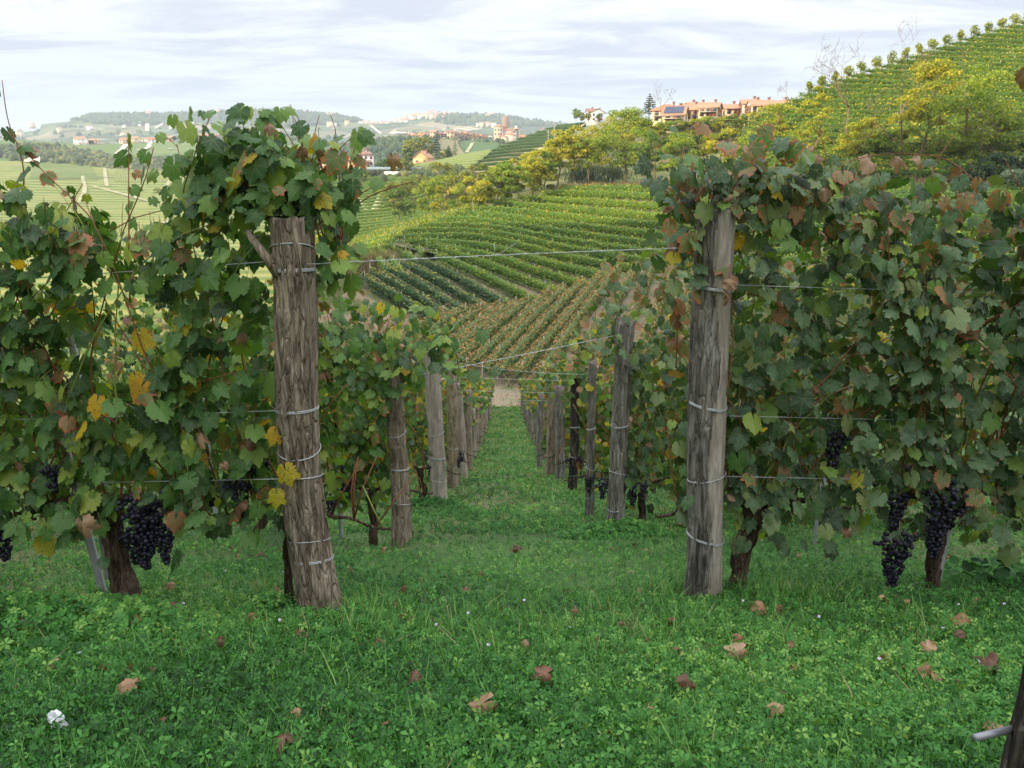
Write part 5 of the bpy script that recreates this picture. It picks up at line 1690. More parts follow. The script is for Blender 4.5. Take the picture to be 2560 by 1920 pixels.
def tower(px, yb, yt, D, wpx, wall, label, roofh=2.0, cat='bell tower'):
    s = D / FPX
    r = empty('bell_tower', W(px, yb, D), label, cat)
    h = (yb - yt) * s; w_ = wpx * s
    Bag().box((0, 0, h / 2 - 4), (w_, w_, h + 8)).box((0, 0, h * 0.72), (w_ * 1.12, w_ * 1.12, h * 0.03)).build('wall', WALL[wall], r)
    q = Bag(); e = w_ * 0.6
    q.add([(-e, -e, h), (e, -e, h), (e, e, h), (-e, e, h), (0, 0, h + roofh)], np.array([[0, 1, 4, 4], [1, 2, 4, 4], [2, 3, 4, 4], [3, 0, 4, 4]]))
    q.build('roof', M['tile'], r)
    obj('window', Bag().box((0, 0, 0), (w_ * 0.35, 0.3, h * 0.12)).mesh('window', M['pane']), r, (0, -w_ / 2 - 0.1, h * 0.85))


tower(1355, 345, 326, 905, 5, 'cream', 'slim church tower with a pointed roof right of the castle', 4)
tower(1084, 286, 276, 2990, 4.2, 'cream', 'square stone tower on top of the far hill town', 3)
for q, (x0, x1, yb, yt) in enumerate([(1336, 1350, 352, 340), (1350, 1364, 350, 341), (1362, 1378, 350, 343), (1300, 1312, 352, 343)]):
    hpx(x0, x1, yb, yt, 900, 10, 0.1, ['cream', 'rose', 'white', 'cream'][q], 'pale house near the church tower, the %s from the left' % ORD[q], group='houses near the church tower', rh=2.2, tile='tile_red', cols=2)

# far hill towns: small blocks with roofs, each a thing of its own
TB = Bag().box((0, 0, 0), (1, 1, 1)).mesh('wall', WALL['rose'])
RB = mesh_np('roof', [(-0.55, -0.55, 0), (0.55, -0.55, 0), (0.55, 0.55, 0), (-0.55, 0.55, 0), (-0.5, 0, 0.45), (0.5, 0, 0.45)],
             [np.array([[0, 1, 5, 4], [2, 3, 4, 5]]), np.array([[1, 2, 5], [3, 0, 4]])], M['tile'])
walls = {k: Bag().box((0, 0, 0), (1, 1, 1)).mesh('wall', WALL[k]) for k in ('rose', 'cream', 'white', 'pink')}


def small_house(p, w_, d_, h, rz, wl, label, group):
    r = empty('town_house', p, label, 'house', group, rz)
    a = obj('wall', walls[wl], r, (0, 0, h / 2 - 3)); a.scale = (w_, d_, h + 6)
    b = obj('roof', RB, r, (0, 0, h)); b.scale = (w_, d_, h * 0.7)
    return r


for k in range(64):
    px = 1000 + (k / 63) ** 1.0 * 250 + rng.normal() * 3
    crest = np.interp(px, [1000, 1040, 1070, 1094, 1162, 1241, 1260], [301, 287, 284, 286, 292, 291, 294])
    off = rng.uniform(0, 8) if px < 1110 else rng.uniform(-1, 4)
    D = 2985 - off * 18
    small_house(W(px, crest + off + 2, D), rng.uniform(9, 20), 12, rng.uniform(7, 13), rng.uniform(-0.5, 0.5), ['rose', 'cream', 'white', 'pink'][k % 4],
                '%s house of the far hill town, the %s from its left end' % (['rosy', 'cream', 'white', 'pinkish'][k % 4], ORD[k]), 'houses of the far hill town')
for k in range(34):
    px = 905 + k * 3.3 + rng.normal() * 2
    py = np.interp(px, [900, 950, 1010], [306, 312, 302]) + rng.uniform(-2, 6)
    small_house(W(px, py, 2820), rng.uniform(8, 18), 12, rng.uniform(5, 9), rng.uniform(-0.5, 0.5), ['white', 'rose', 'cream'][k % 3], '%s house strung along the far saddle, the %s from the left' % (['white', 'rosy', 'cream'][k % 3], ORD[k]), 'houses of the saddle')
spots = [(695, 304, 2700, 'below the wooded top'), (688, 303, 2700, 'below the wooded top'), (705, 305, 2700, 'below the wooded top'), (830, 313, 2600, 'on the open slope'), (822, 312, 2600, 'on the open slope')]
for k, (x, y) in enumerate(sorted([(695, 302), (688, 304), (705, 303), (826, 312), (835, 313), (868, 309), (76, 314), (80, 315), (30, 336), (44, 336), (55, 337), (150, 326), (225, 320), (310, 340), (560, 322), (540, 318), (650, 322), (900, 345), (908, 346), (925, 347),
                            (935, 346), (870, 346), (1195, 312), (1205, 313), (1220, 313), (1235, 313), (985, 332), (1140, 327), (600, 281), (640, 283), (655, 281), (370, 282), (480, 282), (545, 278), (770, 282), (825, 286), (815, 286)])):
    small_house(W(x, y + 1, 2450 if y > 300 else 2960), rng.uniform(10, 20), 12, rng.uniform(5, 9), rng.uniform(-0.5, 0.5), ['white', 'cream', 'rose'][k % 3], 'tiny %s house scattered over the far blue hillside, the %s from the left' % (['white', 'cream', 'rosy'][k % 3], ORD[k]), 'scattered houses of the far hillside')
# radio masts on the far hill
for k, (px, h_) in enumerate([(643, 12), (669, 16), (688, 19), (714, 16), (729, 17)]):
    s = 3000 / FPX
    r = empty('radio_mast', W(px, 284, 3000), 'thin radio mast on the wooded far hilltop, the %s from the left' % ORD[k], 'mast', 'radio masts')
    b = Bag(); H = h_ * s
    b.tube([(0, 0, -5), (0, 0, H)], [1.0, 0.5], 4)
    b.build('mast', M['concrete'], r)
    Bag().box((0, 0, H * 0.8), (3, 3, 2)).build('antenna', WALL['white'], r)
# utility poles
for k, (px, yb, h_, D) in enumerate([(1385, 388, 80, 330), (1370, 385, 58, 340), (1178, 438, 26, 420)]):
    r = empty('utility_pole', W(px, yb, D), ['tall wooden pole on the edge of the terraced spur', 'shorter pole left of the tall one on the spur', 'pole at the left corner of the terraced field'][k], 'pole')
    s = D / FPX
    Bag().tube([(0, 0, -1), (0, 0, h_ * s)], [0.22, 0.14], 6).build('pole', M['paleline'], r)
    Bag().box((0, 0, h_ * s * 0.93), (1.8, 0.15, 0.15)).build('crossarm', M['paleline'], r)

tufts('weeds', [np.array([x_, y_, -29.3 + 0.082 * y_ - 0.15]) for x_, y_ in zip(rng.uniform(-16, 30, 900), rng.uniform(72, 112, 900))], 0.5, 'straw', 8, 0.10)
q_ = [(x_, y_) for x_, y_ in zip(rng.uniform(-14, 14, 700), rng.uniform(44, 62, 700))]
tufts('dry_grass', [np.array([x_, y_, float(zg(x_, y_))]) for x_, y_ in q_], 0.45, 'straw', 12, 0.05)

# ------------------------------------------------------------------ near posts
def find_h(x, y, z0, py):
    lo, hi = 0.2, 4.0
    for _ in range(30):
        mid = (lo + hi) / 2
        if proj((x, y, z0 + mid))[1] > py: lo = mid
        else: hi = mid
    return lo


def post_mesh(h, r0, r1, seg, rows, seed, lean=(0, 0), kind='bark', knots=()):
    rs = np.random.default_rng(seed)
    th = np.linspace(0, 2 * PI, seg, endpoint=False)
    zs = np.linspace(-0.15, h, rows)
    bx, by = rs.normal(size=2) * 0.012
    V = np.zeros((rows, seg, 3)); hue = np.zeros((rows, seg))
    for i, z in enumerate(zs):
        f = np.clip(z / h, 0, 1)
        R = r0 + (r1 - r0) * f
        R *= 1 + 0.10 * math.exp(-max(z, 0) / 0.12)
        cx_ = lean[0] * f + bx * math.sin(f * 5 + seed)
        cy_ = lean[1] * f + by * math.cos(f * 4 + seed)
        for j, a in enumerate(th):
            q = (math.cos(a), math.sin(a))
            lowf = fbm((q[0] * 0.9 + seed, q[1] * 0.9, z * 1.1), 2) * 0.10
            rid = noise.noise(Vector((q[0] * 5.2 + seed, q[1] * 5.2, z * 2.6)))
            rid2 = noise.noise(Vector((q[0] * 12 + seed, q[1] * 12, z * 6.0)))
            fur = -0.15 * max(0, 0.18 - abs(rid)) / 0.18 + 0.08 * rid2
            if kind == 'split' and q[0] > 0.06: fur *= 0.15
            rr = R * (1 + lowf + fur)
            for (ka, kz, kr, kh) in knots:
                dd = math.hypot(((a - ka + PI) % (2 * PI) - PI) * R, (z - kz) * 0.8)
                rr += kh * math.exp(-(dd / kr) ** 2) - kh * 0.9 * math.exp(-(dd / (kr * 0.42)) ** 2)
            if kind == 'split' and q[0] > 0.06:
                rr *= 0.93
            V[i, j] = (cx_ + q[0] * rr, cy_ + q[1] * rr, z + (0.012 * rid if i == rows - 1 else 0))
    F = []
    for i in range(rows - 1):
        a = i * seg + np.arange(seg); b = i * seg + (np.arange(seg) + 1) % seg
        F.append(np.stack([a, b, b + seg, a + seg], -1))
    F = np.vstack(F)
    V = V.reshape(-1, 3)
    top = len(V)
    # broken, slightly hollow top
    V = np.vstack([V, V[-seg:].mean(0) + (0, 0, -0.012)])
    a = (rows - 1) * seg + np.arange(seg); b = (rows - 1) * seg + (np.arange(seg) + 1) % seg
    T = np.stack([a, b, np.full(seg, top)], -1)
    return V, F, T


def ring(r, z, cx_=0, cy_=0, thick=0.0022, tilt=0.02, turns=1, n=20, ph=0):
    a = np.linspace(0, 2 * PI * turns, int(n * turns) + 1) + ph
    return np.stack([cx_ + r * np.cos(a), cy_ + r * np.sin(a), z + tilt * np.sin(a + ph) + 0.012 * np.linspace(0, 1, len(a)) * (turns > 1)], -1), thick


def make_post(px, py, D, py_top, r0, r1, seed, mat, label, group, detail=1, kind='bark', knots=(), lean=(0, 0), ties=(), h=None):
    p = W(px, py, D)
    x, y = p[0], p[1]
    z = float(zg(x, y))
    h = h or find_h(x, y, z, py_top)
    r = empty('vineyard_post', (x, y, z), label, 'post', group)
    seg, rows = [(14, 16), (28, 60), (64, 150)][detail]
    V, F, T = post_mesh(h, r0, r1, seg, rows, seed, lean, kind, knots)
    if kind == 'split':
        me = mesh_np('shaft', V, [F, T], [M['post_grey'], M['post_pale']], smooth=True,
                     midx=np.concatenate([(V[F].mean(1)[:, 0] - lean[0] * V[F].mean(1)[:, 2] / h > 0.0 * r0 + 0.02 * np.sin(V[F].mean(1)[:, 2] * 7)).astype(int), np.ones(len(T), int)]))
    else:
        me = mesh_np('shaft', V, [F, T], [mat], smooth=True)
    obj('shaft', me, r)
    for (zt, turns, tilt) in ties:
        f = zt / h
        rr = (r0 + (r1 - r0) * f) * 1.005
        bx_, by_ = np.random.default_rng(seed).normal(size=2) * 0.012
        P, th_ = ring(rr, zt, lean[0] * f + bx_ * math.sin(f * 5 + seed), lean[1] * f + by_ * math.cos(f * 4 + seed), 0.0024 if detail == 2 else 0.003, tilt, turns, 24, seed)
        Bag().tube(P, th_, 5).build('wire_tie', M['wire'], r)
    r['h'] = h
    return r, np.array([x, y, z]), h


POSTS_L, POSTS_R = [], []
r, b, h = make_post(797, 1548, 3.36, 540, 0.086, 0.079, 3, M['post_bark'], 'thick bark covered post nearest on the left, with a knot and broken stub', 'posts lining the aisle',
                    2, 'bark', ((-PI / 2 - 0.1, 0.70, 0.030, 0.012), (-PI / 2 + 0.2, 1.40, 0.035, 0.014), (-PI / 2 - 0.15, 1.27, 0.018, 0.010), (-PI / 2 + 0.3, 1.02, 0.03, 0.006)), (-0.012, 0.0),
                    ((0.22, 2, 0.02), (0.31, 1, 0.03), (0.60, 1, 0.02), (0.72, 1, -0.02), (0.885, 2, 0.006), (1.42, 3, 0.008), (1.50, 1, 0.03)))
Bag().tube([(-0.03, -0.085, h - 0.20), (-0.075, -0.10, h - 0.12), (-0.125, -0.10, h - 0.045)], [0.020, 0.017, 0.009], 9).build('broken_stub', M['post_bark'], r, True)
POSTS_L.append((b, h))
LD = [(1001, 1357, 5.98, 905, 0.072, 0.066), (1099, 1263, 9.3, 872, 0.098, 0.088), (1133, 1218, 11.6, 922, 0.080, 0.078), (1156, 1195, 13.9, 960, 0.078, 0.07), (1172, 1172, 16.4, 975, 0.08, 0.075)]
labs = ['slim bark post, second on the left, with yellow leaves tied at mid height', 'grey white topped post, third on the left, entwined with brown creeper', 'bark post, fourth on the left of the aisle',
        'pale post, fifth on the left of the aisle', 'leaning post, sixth on the left of the aisle']
for k, (px, py, D, pt, r0, r1) in enumerate(LD):
    r, b, h = make_post(px, py, D, pt, r0, r1, 10 + k, [M['post_bark'], M['post_pale'], M['post_bark'], M['post_pale'], M['post_bark']][k], labs[k], 'posts lining the aisle', 1 if k < 3 else 0,
                        lean=(0.02 * (-1) ** k - 0.03 * (k == 1), 0), ties=((0.35, 1, 0.02), (0.62, 2, 0.01), (0.9, 1, -0.02)) if k < 3 else ())
    POSTS_L.append((b, h))
dd = 18.8
for k in range(13):
    x = -0.79 + rng.normal() * 0.03
    q = np.array([x, dd, 0.0]); z = float(zg(x, dd))
    hh = rng.uniform(1.28, 1.5)
    rr_, b, h = make_post(*proj((x, dd, z))[:2], proj((x, dd, z))[2], 0, rng.uniform(0.06, 0.085), 0.07, 40 + k, M['post_bark'] if k % 3 else M['post_pale'],
                          'aisle post on the left side, the %s from the camera' % ORD[k + 6], 'posts lining the aisle', 0, h=hh, lean=(rng.normal() * 0.03, 0))
    POSTS_L.append((b, h))
    dd += rng.uniform(1.9, 2.3)

r, b, h = make_post(1752, 1500, 3.77, 524, 0.085, 0.080, 5, M['post_grey'], 'split post nearest on the right, half dark bark and half smooth pale wood', 'posts lining the aisle', 2, 'split', ((-PI / 2 + 0.3, 1.12, 0.05, 0.012),),
                    (-0.05, 0.0), ((0.30, 2, 0.015), (0.60, 1, -0.02), (0.93, 3, 0.012), (1.44, 3, 0.01)))
POSTS_R.append((b, h))
RD = [(1538, 1327, 6.6, 800, 0.072, 0.070, 'post_grey'), (1474, 1278, 7.9, 905, 0.042, 0.04, 'post_grey'), (1431, 1218, 11.0, 930, 0.062, 0.06, 'post_dark'), (1399, 1172, 13.6, 965, 0.085, 0.082, 'post_grey'),
      (1375, 1170, 14.6, 985, 0.09, 0.075, 'post_bark'), (1350, 1160, 16.9, 985, 0.065, 0.06, 'post_grey')]
labs = ['square sided grey post, second on the right, with two wire loops', 'thin grey stake like post, third on the right', 'dark narrow post, fourth on the right', 'knobbly grey post, fifth on the right', 'thick furrowed post, sixth on the right',
        'grey post, seventh on the right']
for k, (px, py, D, pt, r0, r1, mt) in enumerate(RD):
    r, b, h = make_post(px, py, D, pt, r0, r1, 70 + k, M[mt], labs[k], 'posts lining the aisle', 1 if k < 3 else 0, lean=(0.015 * (-1) ** k, 0), ties=((0.25, 1, 0.02), (0.55, 1, -0.02), (0.95, 2, 0.01)) if k < 3 else ())
    POSTS_R.append((b, h))
dd = 18.3
for k in range(13):
    x = 0.93 + rng.normal() * 0.03
    z = float(zg(x, dd))
    r_, b, h = make_post(*proj((x, dd, z))[:2], proj((x, dd, z))[2], 0, rng.uniform(0.055, 0.08), 0.065, 90 + k, M['post_grey'] if k % 3 else M['post_bark'],
                         'aisle post on the right side, the %s from the camera' % ORD[k + 7], 'posts lining the aisle', 0, h=rng.uniform(1.28, 1.5), lean=(rng.normal() * 0.03, 0))
    POSTS_R.append((b, h))
    dd += rng.uniform(1.9, 2.3)


# ------------------------------------------------------------------ wires
def wire(P0, P1, sag, rad, label, twist=0.0, name='trellis_wire', knots=0, group='wires across the aisle'):
    t_ = np.linspace(0, 1, 26)[:, None]
    P = P0 * (1 - t_) + P1 * t_
    P[:, 2] -= sag * 4 * (t_[:, 0] * (1 - t_[:, 0]))
    o = P[0].copy()
    r = empty(name, o, label, 'wire', group)
    Bag().tube(P - o, rad, 5).build('strand', M['wire'], r)
    if twist:
        s = np.linspace(0, 1, 260)[:, None]
        Q = P0 * (1 - s) + P1 * s
        Q[:, 2] -= sag * 4 * (s[:, 0] * (1 - s[:, 0]))
        Q[:, 2] += twist * np.sin(s[:, 0] * 130); Q[:, 1] += twist * np.cos(s[:, 0] * 130)
        Bag().tube(Q - o, rad * 0.8, 4).build('strand', M['wire'], r)
    for f in np.linspace(0.12, 0.9, knots):
        q = P0 * (1 - f) + P1 * f; q = q - o; q[2] -= sag * 4 * f * (1 - f)
        Bag().tube([q + (-0.012, 0, 0), q, q + (0.012, 0, 0)], [0.001, 0.0035, 0.001], 5).build('twisted_knot', M['wire'], r)
    return r


L0, hL = POSTS_L[0]; R0, hR = POSTS_R[0]
wire(L0 + (0.06, -0.08, hL - 0.165), R0 + (-0.07, -0.02, hR - 0.15), -0.004, 0.0013, 'twisted wire crossing the aisle between the two nearest posts', 0.0016, knots=5)
r = empty('wire_end', W(1235, 610, 3.55), 'loose curled wire end hanging from the twisted wire', 'wire')
Bag().tube([(0, 0, 0), (0.004, -0.01, -0.03), (-0.02, -0.012, -0.055), (-0.035, -0.01, -0.052)], 0.0012, 4).tube([(0, 0, -0.048), (0.03, 0, -0.04), (0.07, 0.0, -0.012), (0.10, 0, 0.004)], 0.0010, 4).build('strand', M['wire'], r)
wire(L0 + (0.02, 0.04, 1.36), POSTS_L[1][0] + (0, 0, 1.30), 0.01, 0.0014, 'thin wire running down the slope from the nearest left post')
for k in range(1, 7):
    a, ha = POSTS_L[k]; b_, hb = POSTS_R[k]
    wire(a + (0.05, 0, ha - 0.12), b_ + (-0.05, 0, hb - 0.12), rng.uniform(-0.01, 0.04), 0.0026, 'wire over the aisle between the %s posts' % ORD[k], 0.002 if k == 1 else 0)
# wires along the first rows
DL = np.array([-1.0, 0.17, 0.0]); DR = np.array([1.0, 0.03, 0.0])
for k, (zh) in enumerate((0.60, 0.885, 1.46)):
    for side, (b0, dv, h_) in (('left', (L0, DL, 5.0)), ('right', (R0, DR, 5.0))):
        e = b0 + dv * h_
        e[2] = float(zg(e[0], e[1]))
        wire(b0 + (0, -0.02, zh), e + (0, -0.02, zh), 0.02, 0.0016, '%s wire of the front row on the %s' % (['lower', 'middle', 'upper'][k], side), group='wires along the front rows')


# ------------------------------------------------------------------ vine leaves
def leaf_template(seed, nout=26, lobes=5, teeth=0.05, curl=0.12, fold=0.1, droop=0.2, mid=True, crumple=0.0):
    rs = np.random.default_rng(seed)
    a = np.linspace(-PI / 2 + 0.16, 3 * PI / 2 - 0.16, nout)          # petiole notch points to -y
    la = np.radians([90, 38, 142, -14, 194]); lr = np.array([1.08, 0.92, 0.92, 0.66, 0.66]) * rs.uniform(0.9, 1.08, 5)
    r = np.full(nout, 0.46)
    depth = rs.uniform(0.20, 0.42)
    for q, w_ in zip(la, lr):
        d = np.abs((a - q + PI) % (2 * PI) - PI)
        r = np.maximum(r, w_ * (1 - depth * 1.1 * (np.clip(d / 0.45, 0, 1)) ** 1.35))
    r = np.minimum(r, 1.12)
    r *= 1 + teeth * np.where(np.arange(nout) % 2 == 0, 1, -1) + rs.normal(size=nout) * 0.02
    r[0] *= 0.9; r[-1] *= 0.9
    X, Y = r * np.cos(a), r * np.sin(a)
    def zf(x, y, rr):
        return -fold * np.abs(x) * 1.0 + curl * (x * x) * (1 if seed % 2 else -1) - droop * np.maximum(y, 0) ** 2 * 0.6 - droop * 0.4 * x * x + crumple * np.sin(5 * x + seed) * np.cos(4 * y) \
            + 0.035 * np.sin(6.2 * np.arctan2(y, x) + seed) * rr
    V = [(0, -0.05, 0)]
    luv = [(0, 0, 0)]
    if mid:
        mm = nout // 2
        k = np.linspace(0, nout - 1, mm).round().astype(int)
        for i in k:
            x, y = X[i] * 0.52, Y[i] * 0.52
            V.append((x, y, float(zf(x, y, 0.5)) + 0.02)); luv.append((x, y, 0.5))
    o0 = len(V)
    for i in range(nout):
        V.append((X[i], Y[i], float(zf(X[i], Y[i], 1.0)))); luv.append((X[i], Y[i], 1.0))
    F = []
    if mid:
        for i in range(mm - 1): F.append((0, 1 + i, 2 + i))
        j = 0
        for i in range(mm - 1):
            a0, b0 = k[i], k[i + 1]
            for q in range(a0, b0): F.append((1 + i if q < (a0 + b0) / 2 else 2 + i, o0 + q, o0 + q + 1))
            mmid = int(math.ceil((a0 + b0) / 2))
            F.append((1 + i, o0 + mmid, 2 + i))
    else:
        for i in range(nout - 1): F.append((0, o0 + i, o0 + i + 1))
    return np.array(V), np.array(F), np.array(luv)


LEAF_HI = [leaf_template(s, 33, teeth=0.07, curl=0.15, fold=0.12, droop=0.25) for s in range(7)]
LEAF_MD = [leaf_template(s + 20, 15, teeth=0.03, mid=False, droop=0.3, fold=0.15) for s in range(4)]
LEAF_DRY = [leaf_template(s + 40, 27, teeth=0.06, curl=0.6, fold=0.55, droop=1.1, crumple=0.26) for s in range(4)]
KINDS = ('green', 'dusty', 'yellow', 'rusty', 'brown')
leafmesh = {}
for kd in KINDS:
    for i, T in enumerate(LEAF_HI if kd != 'brown' else LEAF_DRY):
        leafmesh[(kd, i)] = mesh_np('leaf', T[0], [T[1]], [M['leaf_%s_obj' % kd]], {'luv': T[2]}, smooth=True)
PET = plain('leaf_stalk', (0.26, 0.20, 0.07), 0.6, 0.15, 20)
from mathutils import Matrix


def grape_bunch(parent, loc, n, length, width, seed, br=0.0105, detail=True):
    rs = np.random.default_rng(seed)
    V0, F0 = BERRY if detail else BERRY_LO
    P = []
    tries = 0
    while len(P) < n and tries < 9000:
        tries += 1
        f = rs.uniform(0, 1) ** 0.8
        w_ = width * (1 - 0.72 * f ** 1.3) * 0.5
        a = rs.uniform(0, 2 * PI)
        q = np.array([math.cos(a) * w_ * rs.uniform(0.5, 1), math.sin(a) * w_ * rs.uniform(0.5, 1), -f * length])
        if f < 0.35 and rs.uniform() < 0.3: q[0] += rs.choice([-1, 1]) * width * 0.3
        if all(np.sum((q - k) ** 2) > (br * 1.45) ** 2 for k in P): P.append(q)
    P = np.array(P)
    R = basis(rand_dirs(len(P)), rand_dirs(len(P)))
    V, F = stamp(V0, F0, P, R, br * rs.uniform(0.85, 1.12, len(P)))
    o = Bag().add(V, F, rnd=np.repeat(rs.uniform(0, 1, len(P)), len(V0))).build('grape_bunch', M['grape'], parent, True, loc)
    Bag().tube([(0, 0, 0.05), (0.004, 0, 0.01), (0, 0, -length * 0.7)], [0.002, 0.002, 0.001], 4).build('stalk', PET, o)
    return o


def uvsphere(nu, nv):
    V = [(0, 0, 1)]
    for i in range(1, nv):
        for j in range(nu):
            a, b_ = 2 * PI * j / nu, PI * i / nv
            V.append((math.sin(b_) * math.cos(a), math.sin(b_) * math.sin(a), math.cos(b_)))
    V.append((0, 0, -1))
    F = [(0, 1 + j, 1 + (j + 1) % nu) for j in range(nu)]
    for i in range(nv - 2):
        for j in range(nu):
            a, b_ = 1 + i * nu + j, 1 + i * nu + (j + 1) % nu
            F += [(a, a + nu, b_ + nu), (a, b_ + nu, b_)]
    q = 1 + (nv - 2) * nu
    F += [(len(V) - 1, q + (j + 1) % nu, q + j) for j in range(nu)]
    return np.array(V, float), np.array(F)


BERRY = uvsphere(9, 6)
BERRY_LO = uvsphere(5, 3)


def grow_shoot(p, d, ln, droop_at, steps=14, curlx=0.0, rs=rng):
    """a cane that rises, leans and finally arches over"""
    pts = [np.array(p, float)]
    d = norm(np.array([d], float))[0]
    st = ln / steps
    for k in range(steps):
        f = k / steps
        g = -0.55 * max(0, f - droop_at) if droop_at < 1 else 0
        d = d + rs.normal(size=3) * np.array([0.10, 0.07, 0.05]) + np.array([curlx * 0.1, 0, g])
        d = norm(d[None])[0]
        pts.append(pts[-1] + d * st)
    return np.array(pts)


def vine(base, row, label, group, span=0.95, nsh=12, height=1.15, leaf=0.0475, mix=None, n_obj=300, n_per=26, trunk=True, bunches=(), cordon=0.48, hi=True, spread=0.16, topmix=None, tall=0.15,
         trunk_r=0.034, zone=None, trunk_lean=(0, 0), shoots_vis=True, low=0.0, dens_low=0.0, aisle_x=None, fill=0, aisle_z=9.0, over=(0, 0)):
    """one grape vine: trunk, arms tied along the wire, canes going up, leaves on stalks, bunches below"""
    r = empty('grape_vine', base, label, 'vine', group)
    o = np.asarray(base, float)
    row = np.asarray(row, float)
    rx = norm(row[None])[0]
    # trunk
    if trunk:
        q = [(0, 0, -0.08), (trunk_lean[0] * 0.3 + rng.normal() * 0.012, 0.0, 0.08), (trunk_lean[0] * 0.5 + rng.normal() * 0.02, 0.01, 0.18), (trunk_lean[0] * 0.8, trunk_lean[1], 0.30),
             (trunk_lean[0], trunk_lean[1], cordon - 0.06), (trunk_lean[0], trunk_lean[1], cordon)]
        q = resample(q, 26)
        rad = trunk_r * (1 + 0.35 * np.array([fbm((f * 5, o[0] * 3, 0), 2) for f in np.linspace(0, 1, 26)])) * np.linspace(1.25, 1.0, 26)
        rad[-4:] *= 1.3
        tv, tf = tube(q, rad, 14, wob=0.05)
        Bag().add(tv, tf).build('trunk', M['vinewood'], r, True)
    top = np.array([trunk_lean[0], trunk_lean[1], cordon])
    arms = Bag()
    armpts = []
    for sgn in (-1, 1):
        a = [top]
        for k in range(1, 9):
            f = k / 8
            x = f * span * 0.5
            q = top + rx * sgn * x + np.array([0, rng.normal() * 0.01, 0.03 * math.sin(f * 5) + rng.normal() * 0.006])
            q[2] += float(zg(o[0] + q[0], o[1] + q[1]) - zg(o[0], o[1])) * 0.8
            a.append(q)
        a = resample(a, 16)
        armpts.append(a)
        arms.tube(a, np.linspace(trunk_r * 0.55, 0.006, 16), 7)
    arms.build('arms', M['vinewood'], r, True)
    # canes
    LP, LN, LT, LK, LS = [], [], [], [], []
    P0s = []
    pet = Bag()
    mixn = mix or {'green': 0.86, 'yellow': 0.05, 'rusty': 0.05, 'brown': 0.04}
    tmix = topmix or mixn
    for s in range(nsh):
        sg = armpts[s % 2]
        f = rng.uniform(0.02, 1)
        st = sg[int(f * (len(sg) - 1))]
        hgt = height * rng.uniform(0.8, 1.0 + tall)
        pts = grow_shoot(st, (rng.normal() * 0.22, rng.normal() * 0.10, 1), hgt, rng.uniform(0.55, 1.1), 15, rng.normal())
        # keep the cane between the wires
        pts[:, 1] = np.clip(pts[:, 1], -spread, spread)
        wp_ = pts + o
        bad = ((wp_[:, 0] > o[0] + aisle_x[0]) | (wp_[:, 0] < o[0] + aisle_x[1])) if aisle_x else np.zeros(len(pts), bool)
        if zone is not None: bad |= ~cane_ok(wp_)
        if bad.any():
            pts = pts[:max(3, int(bad.argmax()))]
        if shoots_vis:
            greenish = rng.uniform() < 0.2
            Bag().tube(pts, np.linspace(0.0048, 0.0018, len(pts)), 5).build('cane', M['cane_green' if greenish else 'cane'], r, True)
        for k in range(n_per):
            fz = (k + rng.uniform(0, 1)) / n_per
            fz = fz ** (1.0 + dens_low)
            q = pts[min(int(fz * (len(pts) - 1)), len(pts) - 2)]
            q = q + (pts[min(int(fz * (len(pts) - 1)) + 1, len(pts) - 1)] - q) * rng.uniform()
            if q[2] < cordon - 0.12: continue
            side = rng.choice([-1, 1])
            az = rng.uniform(0, 2 * PI)
            out = np.array([math.cos(az) * 0.8, side * 1.0, 0.15])
            pl = rng.uniform(0.05, 0.13)
            lp = q + norm(out[None])[0] * pl + np.array([0, 0, rng.uniform(-0.05, 0.03)])
            nrm_ = np.array([rng.normal() * 0.5, side * rng.uniform(0.5, 1.1), rng.uniform(0.15, 1.1)])
            tip = np.array([rng.normal() * 0.55, side * 0.35, -0.9])
            LP.append(lp); LN.append(nrm_); LT.append(tip)
            P0s.append(q)
            mm = tmix if q[2] > cordon + height * 0.78 else mixn
            LK.append(rng.choice(list(mm), p=np.array(list(mm.values())) / sum(mm.values())))
            LS.append(leaf * rng.choice([0.55, 0.8, 1.0, 1.2, 1.38], p=[0.17, 0.27, 0.30, 0.18, 0.08]) * (0.75 if fz > 0.85 else 1))
            if low and rng.uniform() < low:                 # leaves hanging below the arms
                LP.append(np.array([q[0], side * rng.uniform(0, spread), cordon + rng.uniform(-0.20, 0.1)])); LN.append(nrm_); LT.append(tip); LK.append(rng.choice(list(mixn), p=np.array(list(mixn.values())) / sum(mixn.values()))); LS.append(leaf * rng.uniform(0.7, 1.3)); P0s.append(LP[-1] + (0, 0, 0.06))
    if fill:
        for q_ in range(fill):
            x_ = rng.uniform(-0.52 - over[0], 0.52 + over[1]) * span
            gx = o + rx * x_
            tz = float(np.interp(gx[0], TOPX, TOPZ)) - o[2] if zone is not None else height + cordon
            z_ = tz - abs(rng.normal(0, 0.30)) if rng.uniform() < 0.6 else rng.uniform(cordon, tz)
            side = rng.choice([-1, -1, 1])
            p_ = rx * x_ + np.array([0, side * rng.uniform(0.02, spread + 0.04), z_])
            LP.append(p_); P0s.append(p_ + (0, 0, 0.05)); LN.append(np.array([rng.normal() * 0.55, side * rng.uniform(0.2, 1.1), rng.uniform(0.0, 1.2)])); LT.append(np.array([rng.normal() * 0.6, side * 0.35, -0.9]))
            mm = tmix if z_ > tz - 0.35 else mixn
            LK.append(rng.choice(list(mm), p=np.array(list(mm.values())) / sum(mm.values()))); LS.append(leaf * rng.uniform(0.6, 1.3))
    LP, LN, LT, LS = map(np.array, (LP, LN, LT, LS)); LK = np.array(LK); P0s = np.array(P0s)
    LS = LS * np.where(LK == 'brown', 0.66, 1.0)
